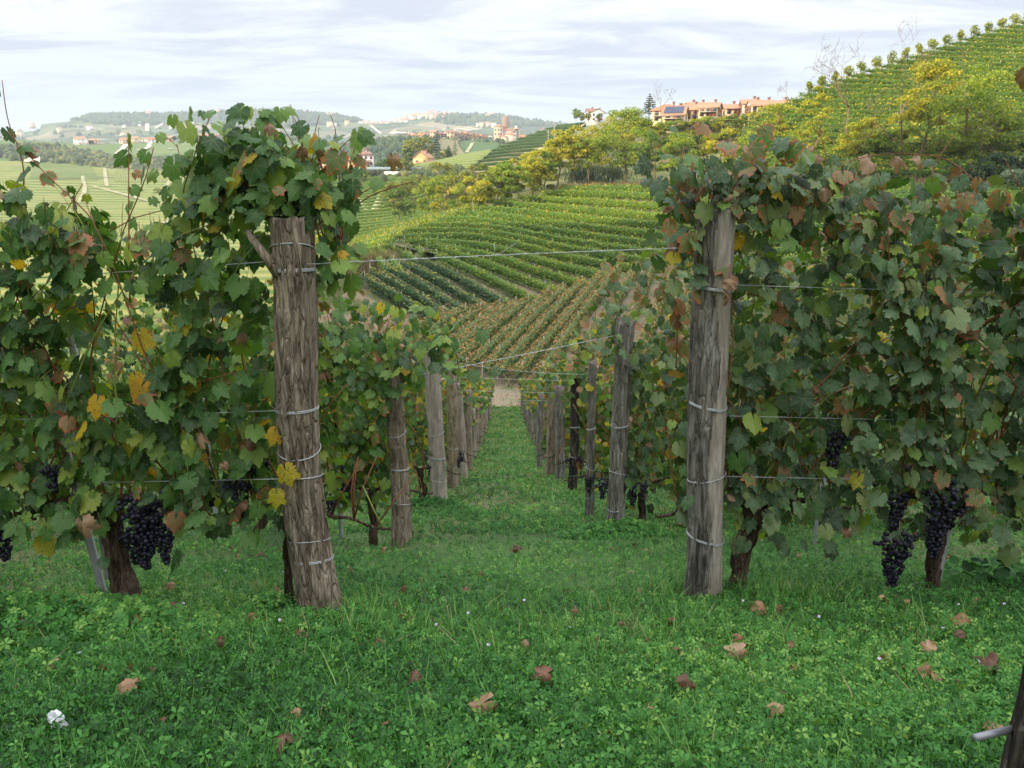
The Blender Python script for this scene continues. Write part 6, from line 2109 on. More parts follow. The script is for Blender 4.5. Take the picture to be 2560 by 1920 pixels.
    if zone is not None or aisle_x:
        keep = zone(LP + o) if zone is not None else np.ones(len(LP), bool)
        if aisle_x:
            keep &= (LP[:, 0] < aisle_x[0]) & (LP[:, 0] > aisle_x[1])
            keep &= (LP[:, 2] > aisle_z) | ((LP[:, 0] < aisle_x[0] - 0.28) & (LP[:, 0] > aisle_x[1] + 0.28))
        LP, LN, LT, LS, LK, P0s = LP[keep], LN[keep], LT[keep], LS[keep], LK[keep], P0s[keep]
    # leaves nearest the viewer are objects of their own
    order = np.argsort(LP[:, 1] + rng.uniform(0, 0.04, len(LP)))
    R = basis(LN, LT)
    nobj = min(n_obj, len(LP))
    for i in order[:nobj]:
        kd = LK[i]
        nt = len(LEAF_HI) if kd != 'brown' else len(LEAF_DRY)
        lf = obj('leaf', leafmesh[(kd, int(rng.integers(nt)))], r)
        m4 = Matrix.Identity(4)
        for a in range(3):
            for b_ in range(3): m4[a][b_] = R[i, a, b_] * LS[i] * (rng.uniform(0.9, 1.1) if a == b_ == 0 else 1)
            m4[a][3] = LP[i, a]
        lf.matrix_basis = m4
    rest = order[nobj:]
    if len(rest):
        if nobj == 0:
            r_mass(LP[rest], R[rest], LS[rest], LK[rest], r, hi)
        else:
            r_mass(LP[rest], R[rest], LS[rest], LK[rest], r, hi)
    if hi:
        pb = Bag()
        for i in order[:max(nobj, 200)]:
            pb.tube([P0s[i], (P0s[i] + LP[i]) / 2 + (0, 0, 0.012), LP[i]], [0.0016, 0.0012, 0.0012], 3)
        tag(pb.build('leaf_stalks', PET, r), kind='stuff')
    for k, (dx, dy, dz, n, ln, wd) in enumerate(bunches):
        grape_bunch(r, (dx, dy, dz), n, ln, wd, int(abs(o[0] * 1000)) + k, detail=hi)
    return r


def r_mass(P, R, S, K, parent, hi):
    """the rest of the leaves of a vine as one part"""
    bag_mats = []
    V_, F_, A_, L_, MI = [], [], [], [], []
    n0 = 0
    T = LEAF_HI if hi else LEAF_MD
    for mi, kd in enumerate(KINDS):
        sel = np.where(K == kd)[0]
        if not len(sel): continue
        slot = len(bag_mats); bag_mats.append(M['leaf_%s_mass' % kd])
        for v in range(len(T)):
            s2 = sel[v::len(T)]
            if not len(s2): continue
            V, F = stamp(T[v][0], T[v][1], P[s2], R[s2], S[s2])
            V_.append(V); F_.append(F + n0); n0 += len(V)
            A_.append(np.repeat(rng.uniform(0, 1, len(s2)), len(T[v][0])))
            L_.append(np.tile(T[v][2], (len(s2), 1)))
            MI.append(np.full(len(F), slot))
    me = mesh_np('foliage', np.vstack(V_), [np.vstack(F_)], bag_mats, {'rnd': np.concatenate(A_), 'luv': np.vstack(L_)}, True, np.concatenate(MI))
    return tag(obj('foliage', me, parent), kind='stuff')


def rowpt(b0, dv, s):
    q = b0 + dv * s
    return np.array([q[0], q[1], float(zg(q[0], q[1]))])


MIXL = {'green': 0.86, 'dusty': 0.06, 'yellow': 0.035, 'rusty': 0.03, 'brown': 0.015}
MIXLT = {'green': 0.76, 'dusty': 0.12, 'yellow': 0.01, 'rusty': 0.07, 'brown': 0.04}
MIXR = {'dusty': 0.80, 'green': 0.13, 'yellow': 0.01, 'rusty': 0.04, 'brown': 0.02}
MIXRT = {'dusty': 0.62, 'green': 0.14, 'yellow': 0.02, 'rusty': 0.14, 'brown': 0.08}
MIXF = {'green': 0.60, 'dusty': 0.12, 'yellow': 0.08, 'rusty': 0.12, 'brown': 0.08}
MIXFT = {'green': 0.50, 'dusty': 0.08, 'yellow': 0.10, 'rusty': 0.24, 'brown': 0.08}


# keep the foliage off the faces of the two nearest posts
def off_post(P):
    ok = np.ones(len(P), bool)
    for (b0, h_), w_ in ((POSTS_L[0], 0.10), (POSTS_R[0], 0.07)):
        ok &= ~((np.abs(P[:, 0] - b0[0]) < w_ + 0.03) & (P[:, 1] < b0[1] + 0.05) & (P[:, 2] < b0[2] + h_ - 0.0))
        # nothing hangs into the aisle below the post heads
    ok &= ~((P[:, 0] > L0[0] + 0.10) & (P[:, 0] < R0[0] - 0.12) & (P[:, 2] < L0[2] + 1.30))
    # uneven height of the foliage along the row
    top = np.interp(P[:, 0], TOPX, TOPZ) + rng.normal(0, 0.05, len(P)) + 0.16 * (rng.uniform(0, 1, len(P)) < 0.07) + 0.06 * np.sin(P[:, 0] * 11) - 0.02
    # holes in the upper half of the wall, larger on the left
    g = np.array([fbm((p_[0] * 3.3, p_[2] * 3.3, 0.5), 2) for p_ in P])
    up = np.clip((P[:, 2] - (np.interp(P[:, 0], TOPX, TOPZ) - 0.95)) / 0.35, 0, 1)
    ok &= ~((g > np.where(P[:, 0] < 0, 0.10, 0.26)) & (rng.uniform(0, 1, len(P)) < up * np.where(P[:, 0] < 0, 0.92, 0.7)) & ((P[:, 0] > 0) | ((P[:, 0] < L0[0] - 0.22) & (P[:, 0] > L0[0] - 1.05))))
    ok &= (P[:, 0] < L0[0] + 0.20) | (P[:, 0] > R0[0] - 0.26)
    return ok & (P[:, 2] < top)


def cane_ok(P):
    top = np.interp(P[:, 0], TOPX, TOPZ) + 0.11
    return (P[:, 2] < top) & ((P[:, 0] < L0[0] + 0.16) | (P[:, 0] > R0[0] - 0.18))


_tp = [(-900, 430), (-300, 430), (0, 405), (120, 415), (230, 450), (330, 510), (420, 570), (480, 545), (530, 420), (600, 370), (700, 345), (800, 350), (900, 360), (960, 480), (1620, 420), (1680, 380), (1800, 390),
       (1950, 420), (2060, 410), (2200, 440), (2350, 455), (2560, 450), (3300, 450)]
_tq = np.array([W(a_, b_, 3.45 if a_ < 1200 else 3.85) for a_, b_ in _tp])
TOPX, TOPZ = _tq[:, 0], _tq[:, 2]


G_ = 'vines of the front row'
vine(rowpt(L0 + (0, 0.12, 0), DL, 0.14), DL, 'vine with thin twisted trunk right behind the nearest left post', G_, nsh=16, height=1.65, mix=MIXL, topmix=MIXL, trunk_r=0.016, n_per=40, trunk_lean=(-0.02, 0),
     bunches=((-0.17, -0.06, 0.62, 60, 0.17, 0.075), (-0.10, -0.03, 0.68, 40, 0.13, 0.06), (-0.33, 0.03, 0.60, 36, 0.13, 0.07)), zone=off_post, fill=470, tall=0.42, cordon=0.42, low=0.03)
vine(rowpt(L0, DL, 0.86), DL, 'vine with thick gnarled trunk and big grape bunch beside the leaning grey stake', G_, nsh=16, height=1.45, mix=MIXL, topmix=MIXLT, trunk_r=0.044, n_per=38, trunk_lean=(-0.03, 0),
     bunches=((0.19, -0.15, 0.58, 150, 0.26, 0.13), (0.25, -0.13, 0.46, 70, 0.18, 0.09), (0.15, -0.11, 0.42, 90, 0.18, 0.11), (0.07, -0.02, 0.36, 50, 0.15, 0.09), (-0.23, -0.02, 0.66, 40, 0.12, 0.08), (-0.10, 0.0, 0.55, 45, 0.16, 0.08)),
     zone=off_post, fill=470, tall=0.15, low=0.05)
vine(rowpt(L0, DL, 1.70), DL, 'vine at the left edge of the front row with tall bare shoots', G_, nsh=16, height=1.50, mix=MIXL, topmix=MIXLT, n_per=38, zone=off_post, fill=470, tall=0.4,
     bunches=((0.15, -0.1, 0.5, 70, 0.18, 0.10), (0.3, -0.08, 0.46, 60, 0.17, 0.09)), low=0.08)
vine(rowpt(L0, DL, 2.55), DL, 'vine beyond the left edge of the front row', G_, nsh=14, height=1.5, mix=MIXL, topmix=MIXLT, n_per=24, n_obj=60, zone=off_post, fill=470)
vine(rowpt(R0 + (0, 0.10, 0), DR, 0.17), DR, 'vine with dark leaning trunk right behind the nearest right post', G_, nsh=17, height=1.60, mix=MIXR, topmix=MIXRT, trunk_r=0.040, n_per=40, trunk_lean=(0.09, 0.02),
     bunches=((0.32, 0.0, 0.60, 40, 0.12, 0.08), (0.0, -0.02, 0.93, 24, 0.09, 0.06)), zone=off_post, fill=470, tall=0.28, low=0.10, cordon=0.44)
vine(rowpt(R0, DR, 1.10), DR, 'vine with two long dark grape bunches hanging low beside the pale stake', G_, nsh=17, height=1.60, mix=MIXR, topmix=MIXRT, trunk_r=0.030, n_per=40, trunk_lean=(0.0, 0.0),
     bunches=((-0.27, -0.14, 0.40, 130, 0.26, 0.15), (-0.10, -0.14, 0.62, 150, 0.34, 0.14), (-0.26, -0.08, 0.56, 60, 0.2, 0.09), (0.02, -0.03, 0.52, 50, 0.16, 0.09), (0.32, -0.05, 0.6, 45, 0.14, 0.08), (-0.55, -0.02, 0.86, 70, 0.22, 0.10)),
     zone=off_post, fill=470, tall=0.2, low=0.10)
vine(rowpt(R0, DR, 1.80), DR, 'vine at the right edge of the front row', G_, nsh=17, height=1.60, mix=MIXR, topmix=MIXRT, n_per=40, bunches=((-0.14, -0.12, 0.48, 70, 0.2, 0.1), (0.1, -0.06, 0.6, 60, 0.2, 0.1)), zone=off_post, fill=470, tall=0.2, low=0.10)
vine(rowpt(R0, DR, 2.6), DR, 'vine beyond the right edge of the front row', G_, nsh=14, height=1.6, mix=MIXR, topmix=MIXRT, n_per=24, n_obj=60, zone=off_post, fill=470)

# further rows down the slope
side_n = {'L': 'left', 'R': 'right'}
for k in range(1, 19):
    for sd_, PO, dv, mix_, tm in (('L', POSTS_L, DL, MIXL, MIXLT), ('R', POSTS_R, DR, MIXR, MIXRT)):
        b0, h_ = PO[k]
        if k >= 2: mix_, tm = MIXF, MIXFT
        D = b0[1]
        nv_ = 5 if k == 1 else (6 if k < 4 else (4 if k < 7 else 2))
        for j in range(nv_):
            s = 0.22 + j * 0.92
            if k == 1:
                kw = dict(n_obj=170 if j < 2 else (60 if j < 4 else 0), nsh=16, n_per=38, hi=(j < 2))
            elif k == 2: kw = dict(n_obj=0, nsh=14, n_per=28, hi=False)
            elif k < 7: kw = dict(n_obj=0, nsh=13, n_per=22, hi=False, leaf=0.074)
            else: kw = dict(n_obj=0, nsh=11, n_per=15, hi=False, leaf=0.09)
            kw.setdefault('leaf', 0.050)
            ht = (h_ - 0.40) * 1.12 + (0.32 if k < 2 else 0.26)
            bn = ()
            if k <= 3:
                bn = tuple((rng.uniform(-0.4, 0.4), -rng.uniform(0.06, 0.16), rng.uniform(0.45, 0.65), 45, 0.17, 0.09) for _ in range(3))
            vine(rowpt(b0 + (0, 0.08, 0), dv, s), dv, 'vine in the %s row down the slope on the %s, the %s from the aisle' % (ORD[k], side_n[sd_], ORD[j]), 'vines of the rows down the slope', height=ht, mix=mix_, topmix=tm,
                 cordon=0.45, tall=0.15, bunches=bn, aisle_z=h_ - 0.32, over=((0.25 if (j == 0 and sd_ == 'R') else 0), (0.25 if (j == 0 and sd_ == 'L') else 0)), fill=130 if k < 3 else 90, aisle_x=(s + 0.22, -9) if sd_ == 'L' else (9, -s - 0.22), shoots_vis=k < 4, low=0.06, spread=0.17, trunk_r=0.028, **kw)

# stakes beside the vines
for (px, py, D, pt, lx, lab) in ((268, 1500, 3.62, 1130, -0.10, 'leaning grey stake beside the gnarled trunk on the left'), (2334, 1490, 3.80, 1310, 0.03, 'pale upright stake under the low hanging grapes on the right'),
                                 (540, 1290, 5.9, 1080, 0.0, 'grey stake of the second row behind the hanging grapes'), (848, 1262, 6.3, 1150, 0.0, 'grey stake just right of the nearest left post'),
                                 (2040, 1330, 5.8, 1150, 0.02, 'pale stake of the second row right of centre'), (200, 980, 3.70, 560, 0.0, 'grey stake standing among the leaves at far left')):
    p = W(px, py, D); z = float(zg(p[0], p[1]))
    hh = 1.35 if pt < 600 else find_h(p[0], p[1], z, pt) + 0.25
    r = empty('stake', (p[0], p[1], z), lab, 'stake', 'stakes beside the vines')
    b = Bag()
    sec = np.array([(-0.014, -0.010), (0.014, -0.010), (0.014, 0.010), (0.004, 0.004), (-0.004, 0.004), (-0.014, 0.010)])
    V = np.array([[sx_ + lx * f * hh, sy_, -0.1 + f * (hh + 0.1)] for f in (0, 1) for sx_, sy_ in sec])
    F = np.array([(i, (i + 1) % 6, (i + 1) % 6 + 6, i + 6) for i in range(6)])
    b.add(V, F); b.add(V[6:], np.array([(0, 1, 2, 3), (0, 3, 4, 5)]))
    b.build('shaft', M['stake'], r)

# long arching shoots that reach over the rows
SHOOTS = [
    ([(30, 660, 3.45), (60, 440, 3.4), (20, 300, 3.38), (5, 200, 3.36)], 'cane', 'thin bare shoot rising at the left edge'),
    ([(330, 720, 3.5), (240, 560, 3.45), (110, 430, 3.42), (10, 320, 3.4)], 'cane', 'dark arching shoot leaning to the left edge'),
    ([(325, 760, 3.5), (322, 560, 3.48), (322, 340, 3.45)], 'cane', 'straight upright shoot near the left edge'),
    ([(560, 720, 3.4), (620, 560, 3.4), (640, 400, 3.38), (622, 330, 3.36)], 'cane', 'upright shoot left of the nearest post'),
    ([(850, 620, 3.3), (862, 480, 3.3), (895, 330, 3.28)], 'cane', 'red brown upright shoot above the nearest left post'),
    ([(2050, 560, 3.6), (1980, 440, 3.6), (1900, 312, 3.55), (1740, 305, 3.5), (1650, 312, 3.5)], 'cane_green', 'long green shoot arching across to the left above the right row'),
    ([(2200, 560, 3.6), (2060, 430, 3.6), (1930, 372, 3.55), (1790, 355, 3.5)], 'cane_green', 'second green shoot below the long arching one'),
    ([(2150, 560, 3.6), (2130, 430, 3.6), (2010, 360, 3.55)], 'cane_green', 'short yellow green shoot above the right row'),
    ([(2560, 600, 3.5), (2400, 420, 3.5), (2280, 385, 3.5), (2150, 395, 3.5), (2080, 430, 3.5)], 'cane', 'reddish cane bowing over the top of the right row'),
    ([(1700, 545, 3.75), (1660, 470, 3.7), (1620, 435, 3.65)], 'cane', 'dark cane jutting left from the head of the right post'),
    ([(2080, 620, 3.6), (2070, 430, 3.6), (2048, 320, 3.6)], 'cane', 'bare upright twig above the right row'),
    ([(2340, 560, 3.6), (2330, 430, 3.6), (2385, 340, 3.6)], 'cane', 'kinked bare twig above the right row'),
    ([(2440, 600, 3.7), (2200, 560, 3.6), (1980, 520, 3.55), (1850, 430, 3.5), (1800, 395, 3.5)], 'cane', 'long brown cane trailing over the right row'),
    ([(1690, 920, 3.7), (1690, 760, 3.65), (1640, 720, 3.6)], 'cane', 'thin cane hanging over the right post'),
]
for (pp, mt, lab) in SHOOTS:
    Q = resample([W(*q) for q in pp], 22)
    o = Q[0].copy()
    r = empty('shoot', o, lab, 'shoot', 'long shoots above the front rows')
    Bag().tube(Q - o, np.linspace(0.0042, 0.0016, 22), 6).build('cane', M[mt], r, True)
    for i in range(5, 22, 3 if 'bare' in lab or 'green' in mt else 2):
        if 'bare' in lab and rng.uniform() < 0.6: continue
        right = Q[i][0] > 0
        kd = rng.choice(['dusty', 'rusty', 'brown'] if right else ['green', 'rusty', 'brown'], p=[0.45, 0.3, 0.25] if right else [0.65, 0.2, 0.15])
        az = rng.uniform(-1, 1)
        lf = obj('leaf', leafmesh[(kd, int(rng.integers(4)))], r)
        nn_ = basis(np.array([[rng.normal() * 0.5, -rng.uniform(0.2, 1), rng.uniform(0, 1)]]), np.array([[az, 0, -0.8]]))[0]
        sz = rng.uniform(0.028, 0.062)
        m4 = Matrix.Identity(4)
        for a in range(3):
            for b_ in range(3): m4[a][b_] = nn_[a, b_] * sz
            m4[a][3] = Q[i][a] - o[a] + (0.03 * az if a == 0 else (-0.02 if a == 2 else 0))
        lf.matrix_basis = m4

# the leafy head that stands above the nearest left post
hv = L0 + np.array([-0.10, 0.02, 0.0])


def head(base, n, cx, cz, sx_, sz_, mix_, label, group, z0, leaf=0.047):
    r = empty('grape_vine', base, label, 'vine', group)
    kd = rng.choice(list(mix_), n, p=np.array(list(mix_.values())) / sum(mix_.values()))
    P = np.stack([cx + rng.normal(0, sx_, n), rng.normal(0, 0.085, n), z0 + np.minimum(np.abs(rng.normal(0, sz_, n)), sz_ * 2.0) + cz], -1)
    N_ = np.stack([rng.normal(0, 0.5, n), -rng.uniform(0.1, 1.1, n), rng.uniform(0.1, 1.1, n)], -1)
    T_ = np.stack([rng.normal(0, 0.6, n), rng.normal(0, 0.3, n), -np.ones(n)], -1)
    R = basis(N_, T_)
    S = leaf * rng.choice([0.6, 0.85, 1.0, 1.3], n) * np.where(kd == 'brown', 0.66, 1.0)
    for k in range(9):
        q = grow_shoot((cx + rng.normal() * sx_ * 0.8, 0.13 + abs(rng.normal()) * 0.03, z0 - 0.15), (rng.normal() * 0.2, 0, 1), 0.22 + sz_ * 1.5 * rng.uniform(0.6, 1.1), 0.8, 10, rng.normal())
        Bag().tube(q, np.linspace(0.004, 0.0015, len(q)), 5).build('cane', M['cane'], r, True)
    for i in range(n):
        nt = 4
        lf = obj('leaf', leafmesh[(kd[i], int(rng.integers(nt)))], r)
        m4 = Matrix.Identity(4)
        for a in range(3):
            for b_ in range(3): m4[a][b_] = R[i, a, b_] * S[i]
            m4[a][3] = P[i, a]
        lf.matrix_basis = m4
    return r


head(L0 + (0, 0.06, 0), 260, -0.11, 0.02, 0.17, 0.17, {'green': 0.9, 'yellow': 0.02, 'rusty': 0.05, 'brown': 0.03}, 'leafy vine top rising over the head of the nearest left post', 'leafy tops over the posts', hL)
head(L0 + (0, 0.06, 0), 40, 0.14, -0.30, 0.045, 0.22, {'green': 0.96, 'rusty': 0.04}, 'green leaves hanging at the right of the nearest left post', 'leafy tops over the posts', hL)
head(R0 + (0, 0.05, 0), 120, 0.10, 0.02, 0.20, 0.12, MIXRT, 'leaf tangle over the head of the nearest right post', 'leafy tops over the posts', hR, 0.048)
head(POSTS_L[1][0] + (0, 0.0, 0), 190, -0.10, -0.15, 0.28, 0.26, {'green': 0.8, 'dusty': 0.1, 'rusty': 0.06, 'brown': 0.04}, 'bulging leafy top hiding the head of the second left post', 'leafy tops over the posts', POSTS_L[1][1], 0.058)
head(R0 + (0, -0.09, 0), 12, -0.05, -0.35, 0.04, 0.08, {'rusty': 0.5, 'brown': 0.4, 'yellow': 0.1}, 'brown curled leaves caught at the front of the right post', 'leafy tops over the posts', hR, 0.055)
for (px, py, D, kd, sz, lab) in ((715, 1180, 3.22, 'yellow', 0.062, 'large yellow leaf beside the nearest left post, upper'), (690, 1240, 3.24, 'yellow', 0.052, 'small yellow leaf beside the nearest left post, lower'),
                                 (685, 1085, 3.26, 'yellow', 0.05, 'yellow leaf with red spots near the nearest left post'), (242, 1010, 3.3, 'yellow', 0.065, 'bright yellow leaf low in the left row'),
                                 (350, 845, 3.3, 'yellow', 0.07, 'spotted yellow leaf in the middle of the left row'), (340, 950, 3.3, 'yellow', 0.055, 'half green yellow leaf in the left row'),
                                 (965, 1025, 5.9, 'yellow', 0.09, 'yellow leaf on the front of the second left post'), (205, 1310, 3.3, 'brown', 0.06, 'dry brown leaf caught on the leaning grey stake'),
                                 (1805, 900, 3.6, 'green', 0.085, 'large green leaf over the right side of the nearest right post'), (690, 960, 3.2, 'green', 0.085, 'large smooth green leaf overlapping the left edge of the nearest left post'),
                                 (1690, 622, 3.6, 'brown', 0.065, 'hanging dry brown leaf left of the right post'), (820, 15 * 36, 3.2, 'green', 0.095, 'large green leaf on the head of the nearest left post')):
    r = tag(obj('vine_leaf', leafmesh[(kd, 2)], None), lab, 'leaf', 'single leaves that stand out')
    q = W(px, py, 3.06 if px < 800 and D < 4 else (3.50 if D < 4 else D - 0.2)); B_ = basis(np.array([[rng.normal() * 0.2, -1.0, 0.3]]), np.array([[rng.normal() * 0.3, 0, -1.0]]))[0]
    m4 = Matrix.Identity(4)
    for a in range(3):
        for b_ in range(3): m4[a][b_] = B_[a, b_] * sz
        m4[a][3] = q[a]
    r.matrix_basis = m4

# ------------------------------------------------------------------ low plants and grass
def grassmat(name, stops, trans=0.3):
    m = foliage(name, stops, trans, 0.55, spec=0.25)
    return m


M['clover'] = grassmat('creeping_weed_leaves', [(0, (0.014, 0.058, 0.012)), (0.35, (0.035, 0.135, 0.026)), (0.7, (0.068, 0.22, 0.042)), (0.92, (0.115, 0.30, 0.060)), (1, (0.20, 0.37, 0.08))])
M['blade'] = grassmat('grass_blades', [(0, (0.022, 0.085, 0.015)), (0.4, (0.060, 0.20, 0.036)), (0.8, (0.15, 0.34, 0.075)), (0.95, (0.24, 0.40, 0.12)), (1, (0.36, 0.30, 0.17))])


def ground_pts(n, d0, d1, marg=1.1, power=1.6, sides=True, xmax=9.0):
    """more points near the camera, across what it can see and a step beyond"""
    u_ = rng.uniform(0, 1, n)
    k = 1 - power
    y = (d0 ** k + u_ * (d1 ** k - d0 ** k)) ** (1 / k)
    half = 0.66 * (y + 0.6) + marg
    x = rng.uniform(-1, 1, n) * np.minimum(half, xmax)
    return x, y


def star(nl=5, droop=0.25, wide=0.36):
    V, F = [], []
    for k in range(nl):
        a = 2 * PI * k / nl
        ca, sa = math.cos(a), math.sin(a)
        for (l, w_, z) in ((0.05, 0, 0), (0.62, wide, 0.08), (1.0, 0, -droop * 0.4), (0.62, -wide, 0.08)):
            V.append((ca * l - sa * w_, sa * l + ca * w_, z - droop * l * l * 0.4))
        F.append((4 * k, 4 * k + 1, 4 * k + 2, 4 * k + 3))
    return np.array(V), np.array(F)


BL = np.array([[-0.5, 0, 0], [0.5, 0, 0], [-0.42, 0.5, 0.10], [0.42, 0.5, 0.10], [0, 1.0, 0.48]])
BF4 = np.array([[0, 1, 3, 2]]); BF3 = np.array([[2, 3, 4]])


def clear_feet(x, y):
    ok = np.ones(len(x), bool)
    for (b_, _), q_ in ((POSTS_L[0], 0.15), (POSTS_R[0], 0.15)):
        ok &= ~((np.abs(x - b_[0]) < q_) & (y < b_[1] + 0.02) & (y > b_[1] - 0.26))
    return ok


def scatter_leaves(name, x, y, size, hgt, T, F, mat, tilt=0.55, hl=0.0):
    low = clear_feet(x, y)
    hgt = np.where(low, hgt, np.minimum(hgt, 0.012))
    n = len(x)
    z = zg(x, y) + hgt
    P = np.stack([x, y, z], -1)
    N_ = np.stack([rng.normal(0, tilt, n), rng.normal(0, tilt, n) - 0.2, np.ones(n)], -1)
    R = basis(N_, rand_dirs(n))
    V, Fc = stamp(T, F, P, R, size)
    cl_ = np.array([0.0])
    pv = 0.5 + 0.25 * np.sin(x * 2.3 + 1.3 * np.sin(y * 1.7)) + 0.2 * np.sin(y * 3.1 + x)
    rnd = np.clip(rng.beta(1.5, 1.9, n) + (pv - 0.5) * 0.65 + hl, 0, 1)
    o = Bag().add(V, Fc, rnd=np.repeat(rnd, len(T))).build(name, mat)
    return tag(o, kind='stuff')


def scatter_blades(name, x, y, h, wd, mat, lean=0.45, dry=0.0, shift=0.0):
    n = len(x)
    h = np.where(clear_feet(x, y), h, h * 0.35)
    P = np.stack([x, y, zg(x, y) - 0.005], -1)
    az = rng.uniform(0, 2 * PI, n)
    tip = np.stack([np.cos(az) * lean * rng.uniform(0, 1.3, n), np.sin(az) * lean * rng.uniform(0, 1.3, n), np.ones(n)], -1)
    N_ = np.stack([np.cos(az), np.sin(az), np.zeros(n)], -1) + rng.normal(size=(n, 3)) * 0.5
    R = basis(N_, tip)
    sc = np.stack([wd, h, h], -1)
    V, F4 = stamp(BL, BF4, P, R, sc)
    _, F3 = stamp(BL, BF3, P, R, sc)
    rnd = np.clip(rng.uniform(0, 0.93, n) + (rng.uniform(0, 1, n) < dry) * 0.4 + shift, 0, 1)
    me = mesh_np(name, V, [F4, F3], [mat], {'rnd': np.repeat(rnd, 5)})
    return tag(obj(name, me), kind='stuff')


S5, F5 = star(5, 0.3, 0.30); S3, F3_ = star(3, 0.2, 0.42); S4, F4_ = star(4, 0.4, 0.26)


def thin(x, y, f):
    k = rng.uniform(0, 1, len(x)) < f(x, y)
    return x[k], y[k]


aisle = lambda x, y: np.exp(-((x - 0.08) / 0.62) ** 2) * (y > 3.3)
# clumpy density
clump = lambda x, y: np.clip(0.62 + 0.45 * np.sin(x * 5.1 + 2 * np.sin(y * 2.2)) * np.sin(y * 6.3 + 1.7 * np.sin(x * 3.1)), 0.12, 1)
x, y = ground_pts(84000, 1.15, 7.5, 0.9, 1.9)
x, y = thin(x, y, lambda a, b: clump(a, b) * (1 - 0.30 * aisle(a, b)))
scatter_leaves('ground_cover', x, y, rng.uniform(0.008, 0.0185, len(x)), rng.uniform(0.004, 0.055, len(x)), S5, F5, M['clover'])
x, y = ground_pts(44000, 1.15, 7.5, 0.9, 1.9)
scatter_leaves('ground_cover', x, y, rng.uniform(0.007, 0.015, len(x)), rng.uniform(0.004, 0.06, len(x)), S3, F3_, M['clover'], 0.7, 0.05)
x, y = ground_pts(16000, 1.15, 6.0, 0.8, 1.9)
scatter_leaves('weeds', x, y, rng.uniform(0.010, 0.022, len(x)), rng.uniform(0.02, 0.08, len(x)), S4, F4_, M['clover'], 0.9, 0.22)
x, y = ground_pts(72000, 1.15, 8.0, 0.9, 1.8)
x, y = thin(x, y, lambda a, b: 0.45 + 0.55 * np.sin(a * 1.7 + b * 2.1) ** 2)
scatter_blades('grass', x, y, rng.uniform(0.03, 0.10, len(x)), rng.uniform(0.0024, 0.0048, len(x)), M['blade'], lean=0.6, dry=0.012)
# taller tufts along the bank and round the post feet
cx_, cy_ = [], []
for (bx, by, sx_, sy_, n) in ((0.1, 2.62, 0.8, 0.13, 1300), (L0[0] + 0.22, L0[1], 0.10, 0.12, 300), (R0[0] - 0.12, R0[1] - 0.02, 0.10, 0.1, 400), (R0[0] + 0.35, R0[1] - 0.1, 0.2, 0.12, 700), (-0.2, 2.2, 1.2, 0.3, 900)):
    cx_.append(bx + rng.normal(0, sx_, n)); cy_.append(by + rng.normal(0, sy_, n))
x, y = np.concatenate(cx_), np.concatenate(cy_)
scatter_blades('grass', x, y, rng.uniform(0.05, 0.15, len(x)), rng.uniform(0.0025, 0.005, len(x)), M['blade'], 0.7, 0.02, 0.1)
for q_ in range(46):
    bx, by = rng.uniform(-1.9, 1.9), rng.uniform(1.35, 3.6)
    n = int(rng.uniform(14, 40))
    x, y = bx + rng.normal(0, 0.03, n), by + rng.normal(0, 0.03, n)
    if q_ == 0: X_, Y_ = x, y
    else: X_, Y_ = np.concatenate([X_, x]), np.concatenate([Y_, y])
scatter_blades('grass', X_, Y_, rng.uniform(0.06, 0.17, len(X_)), rng.uniform(0.0025, 0.0045, len(X_)), M['blade'], 0.75, 0.02, 0.15)
# heaped creeper at the foot of the left post and at the second right post
for (bx, by, r_, n) in ((L0[0] - 0.16, L0[1] - 0.08, 0.13, 700), (POSTS_R[1][0][0], POSTS_R[1][0][1] - 0.1, 0.40, 1500), (POSTS_L[2][0][0], POSTS_L[2][0][1] - 0.1, 0.3, 700), (-1.9, 2.6, 0.7, 2200)):
    a = rng.uniform(0, 2 * PI, n); q = np.sqrt(rng.uniform(0, 1, n)) * r_
    x, y = bx + np.cos(a) * q * 1.2, by + np.sin(a) * q * 0.8
    top = 0.12 * (1 - (q / r_) ** 2) * (r_ / 0.3) ** 0.3
    scatter_leaves('ground_cover', x, y, rng.uniform(0.014, 0.028, n), top * rng.uniform(0.5, 1, n) + 0.02, S5, F5, M['clover'], 0.6)
# broad leaved mallow at the right edge
x, y = 2.42 + rng.normal(0, 0.14, 160), 3.45 + rng.normal(0, 0.14, 160)
a = np.linspace(0, 2 * PI, 12)[:-1]
MV = np.vstack([[0, 0, 0.0], np.stack([np.cos(a) * (1 + 0.08 * (np.arange(11) % 2)), np.sin(a), 0.18 + 0.06 * np.cos(3 * a)], -1)])
MF = np.array([(0, 1 + i, 1 + (i + 1) % 11) for i in range(11)])
scatter_leaves('mallow_plants', x, y, rng.uniform(0.014, 0.028, 160), rng.uniform(0.03, 0.15, 160), MV, MF, M['clover'], 0.5)
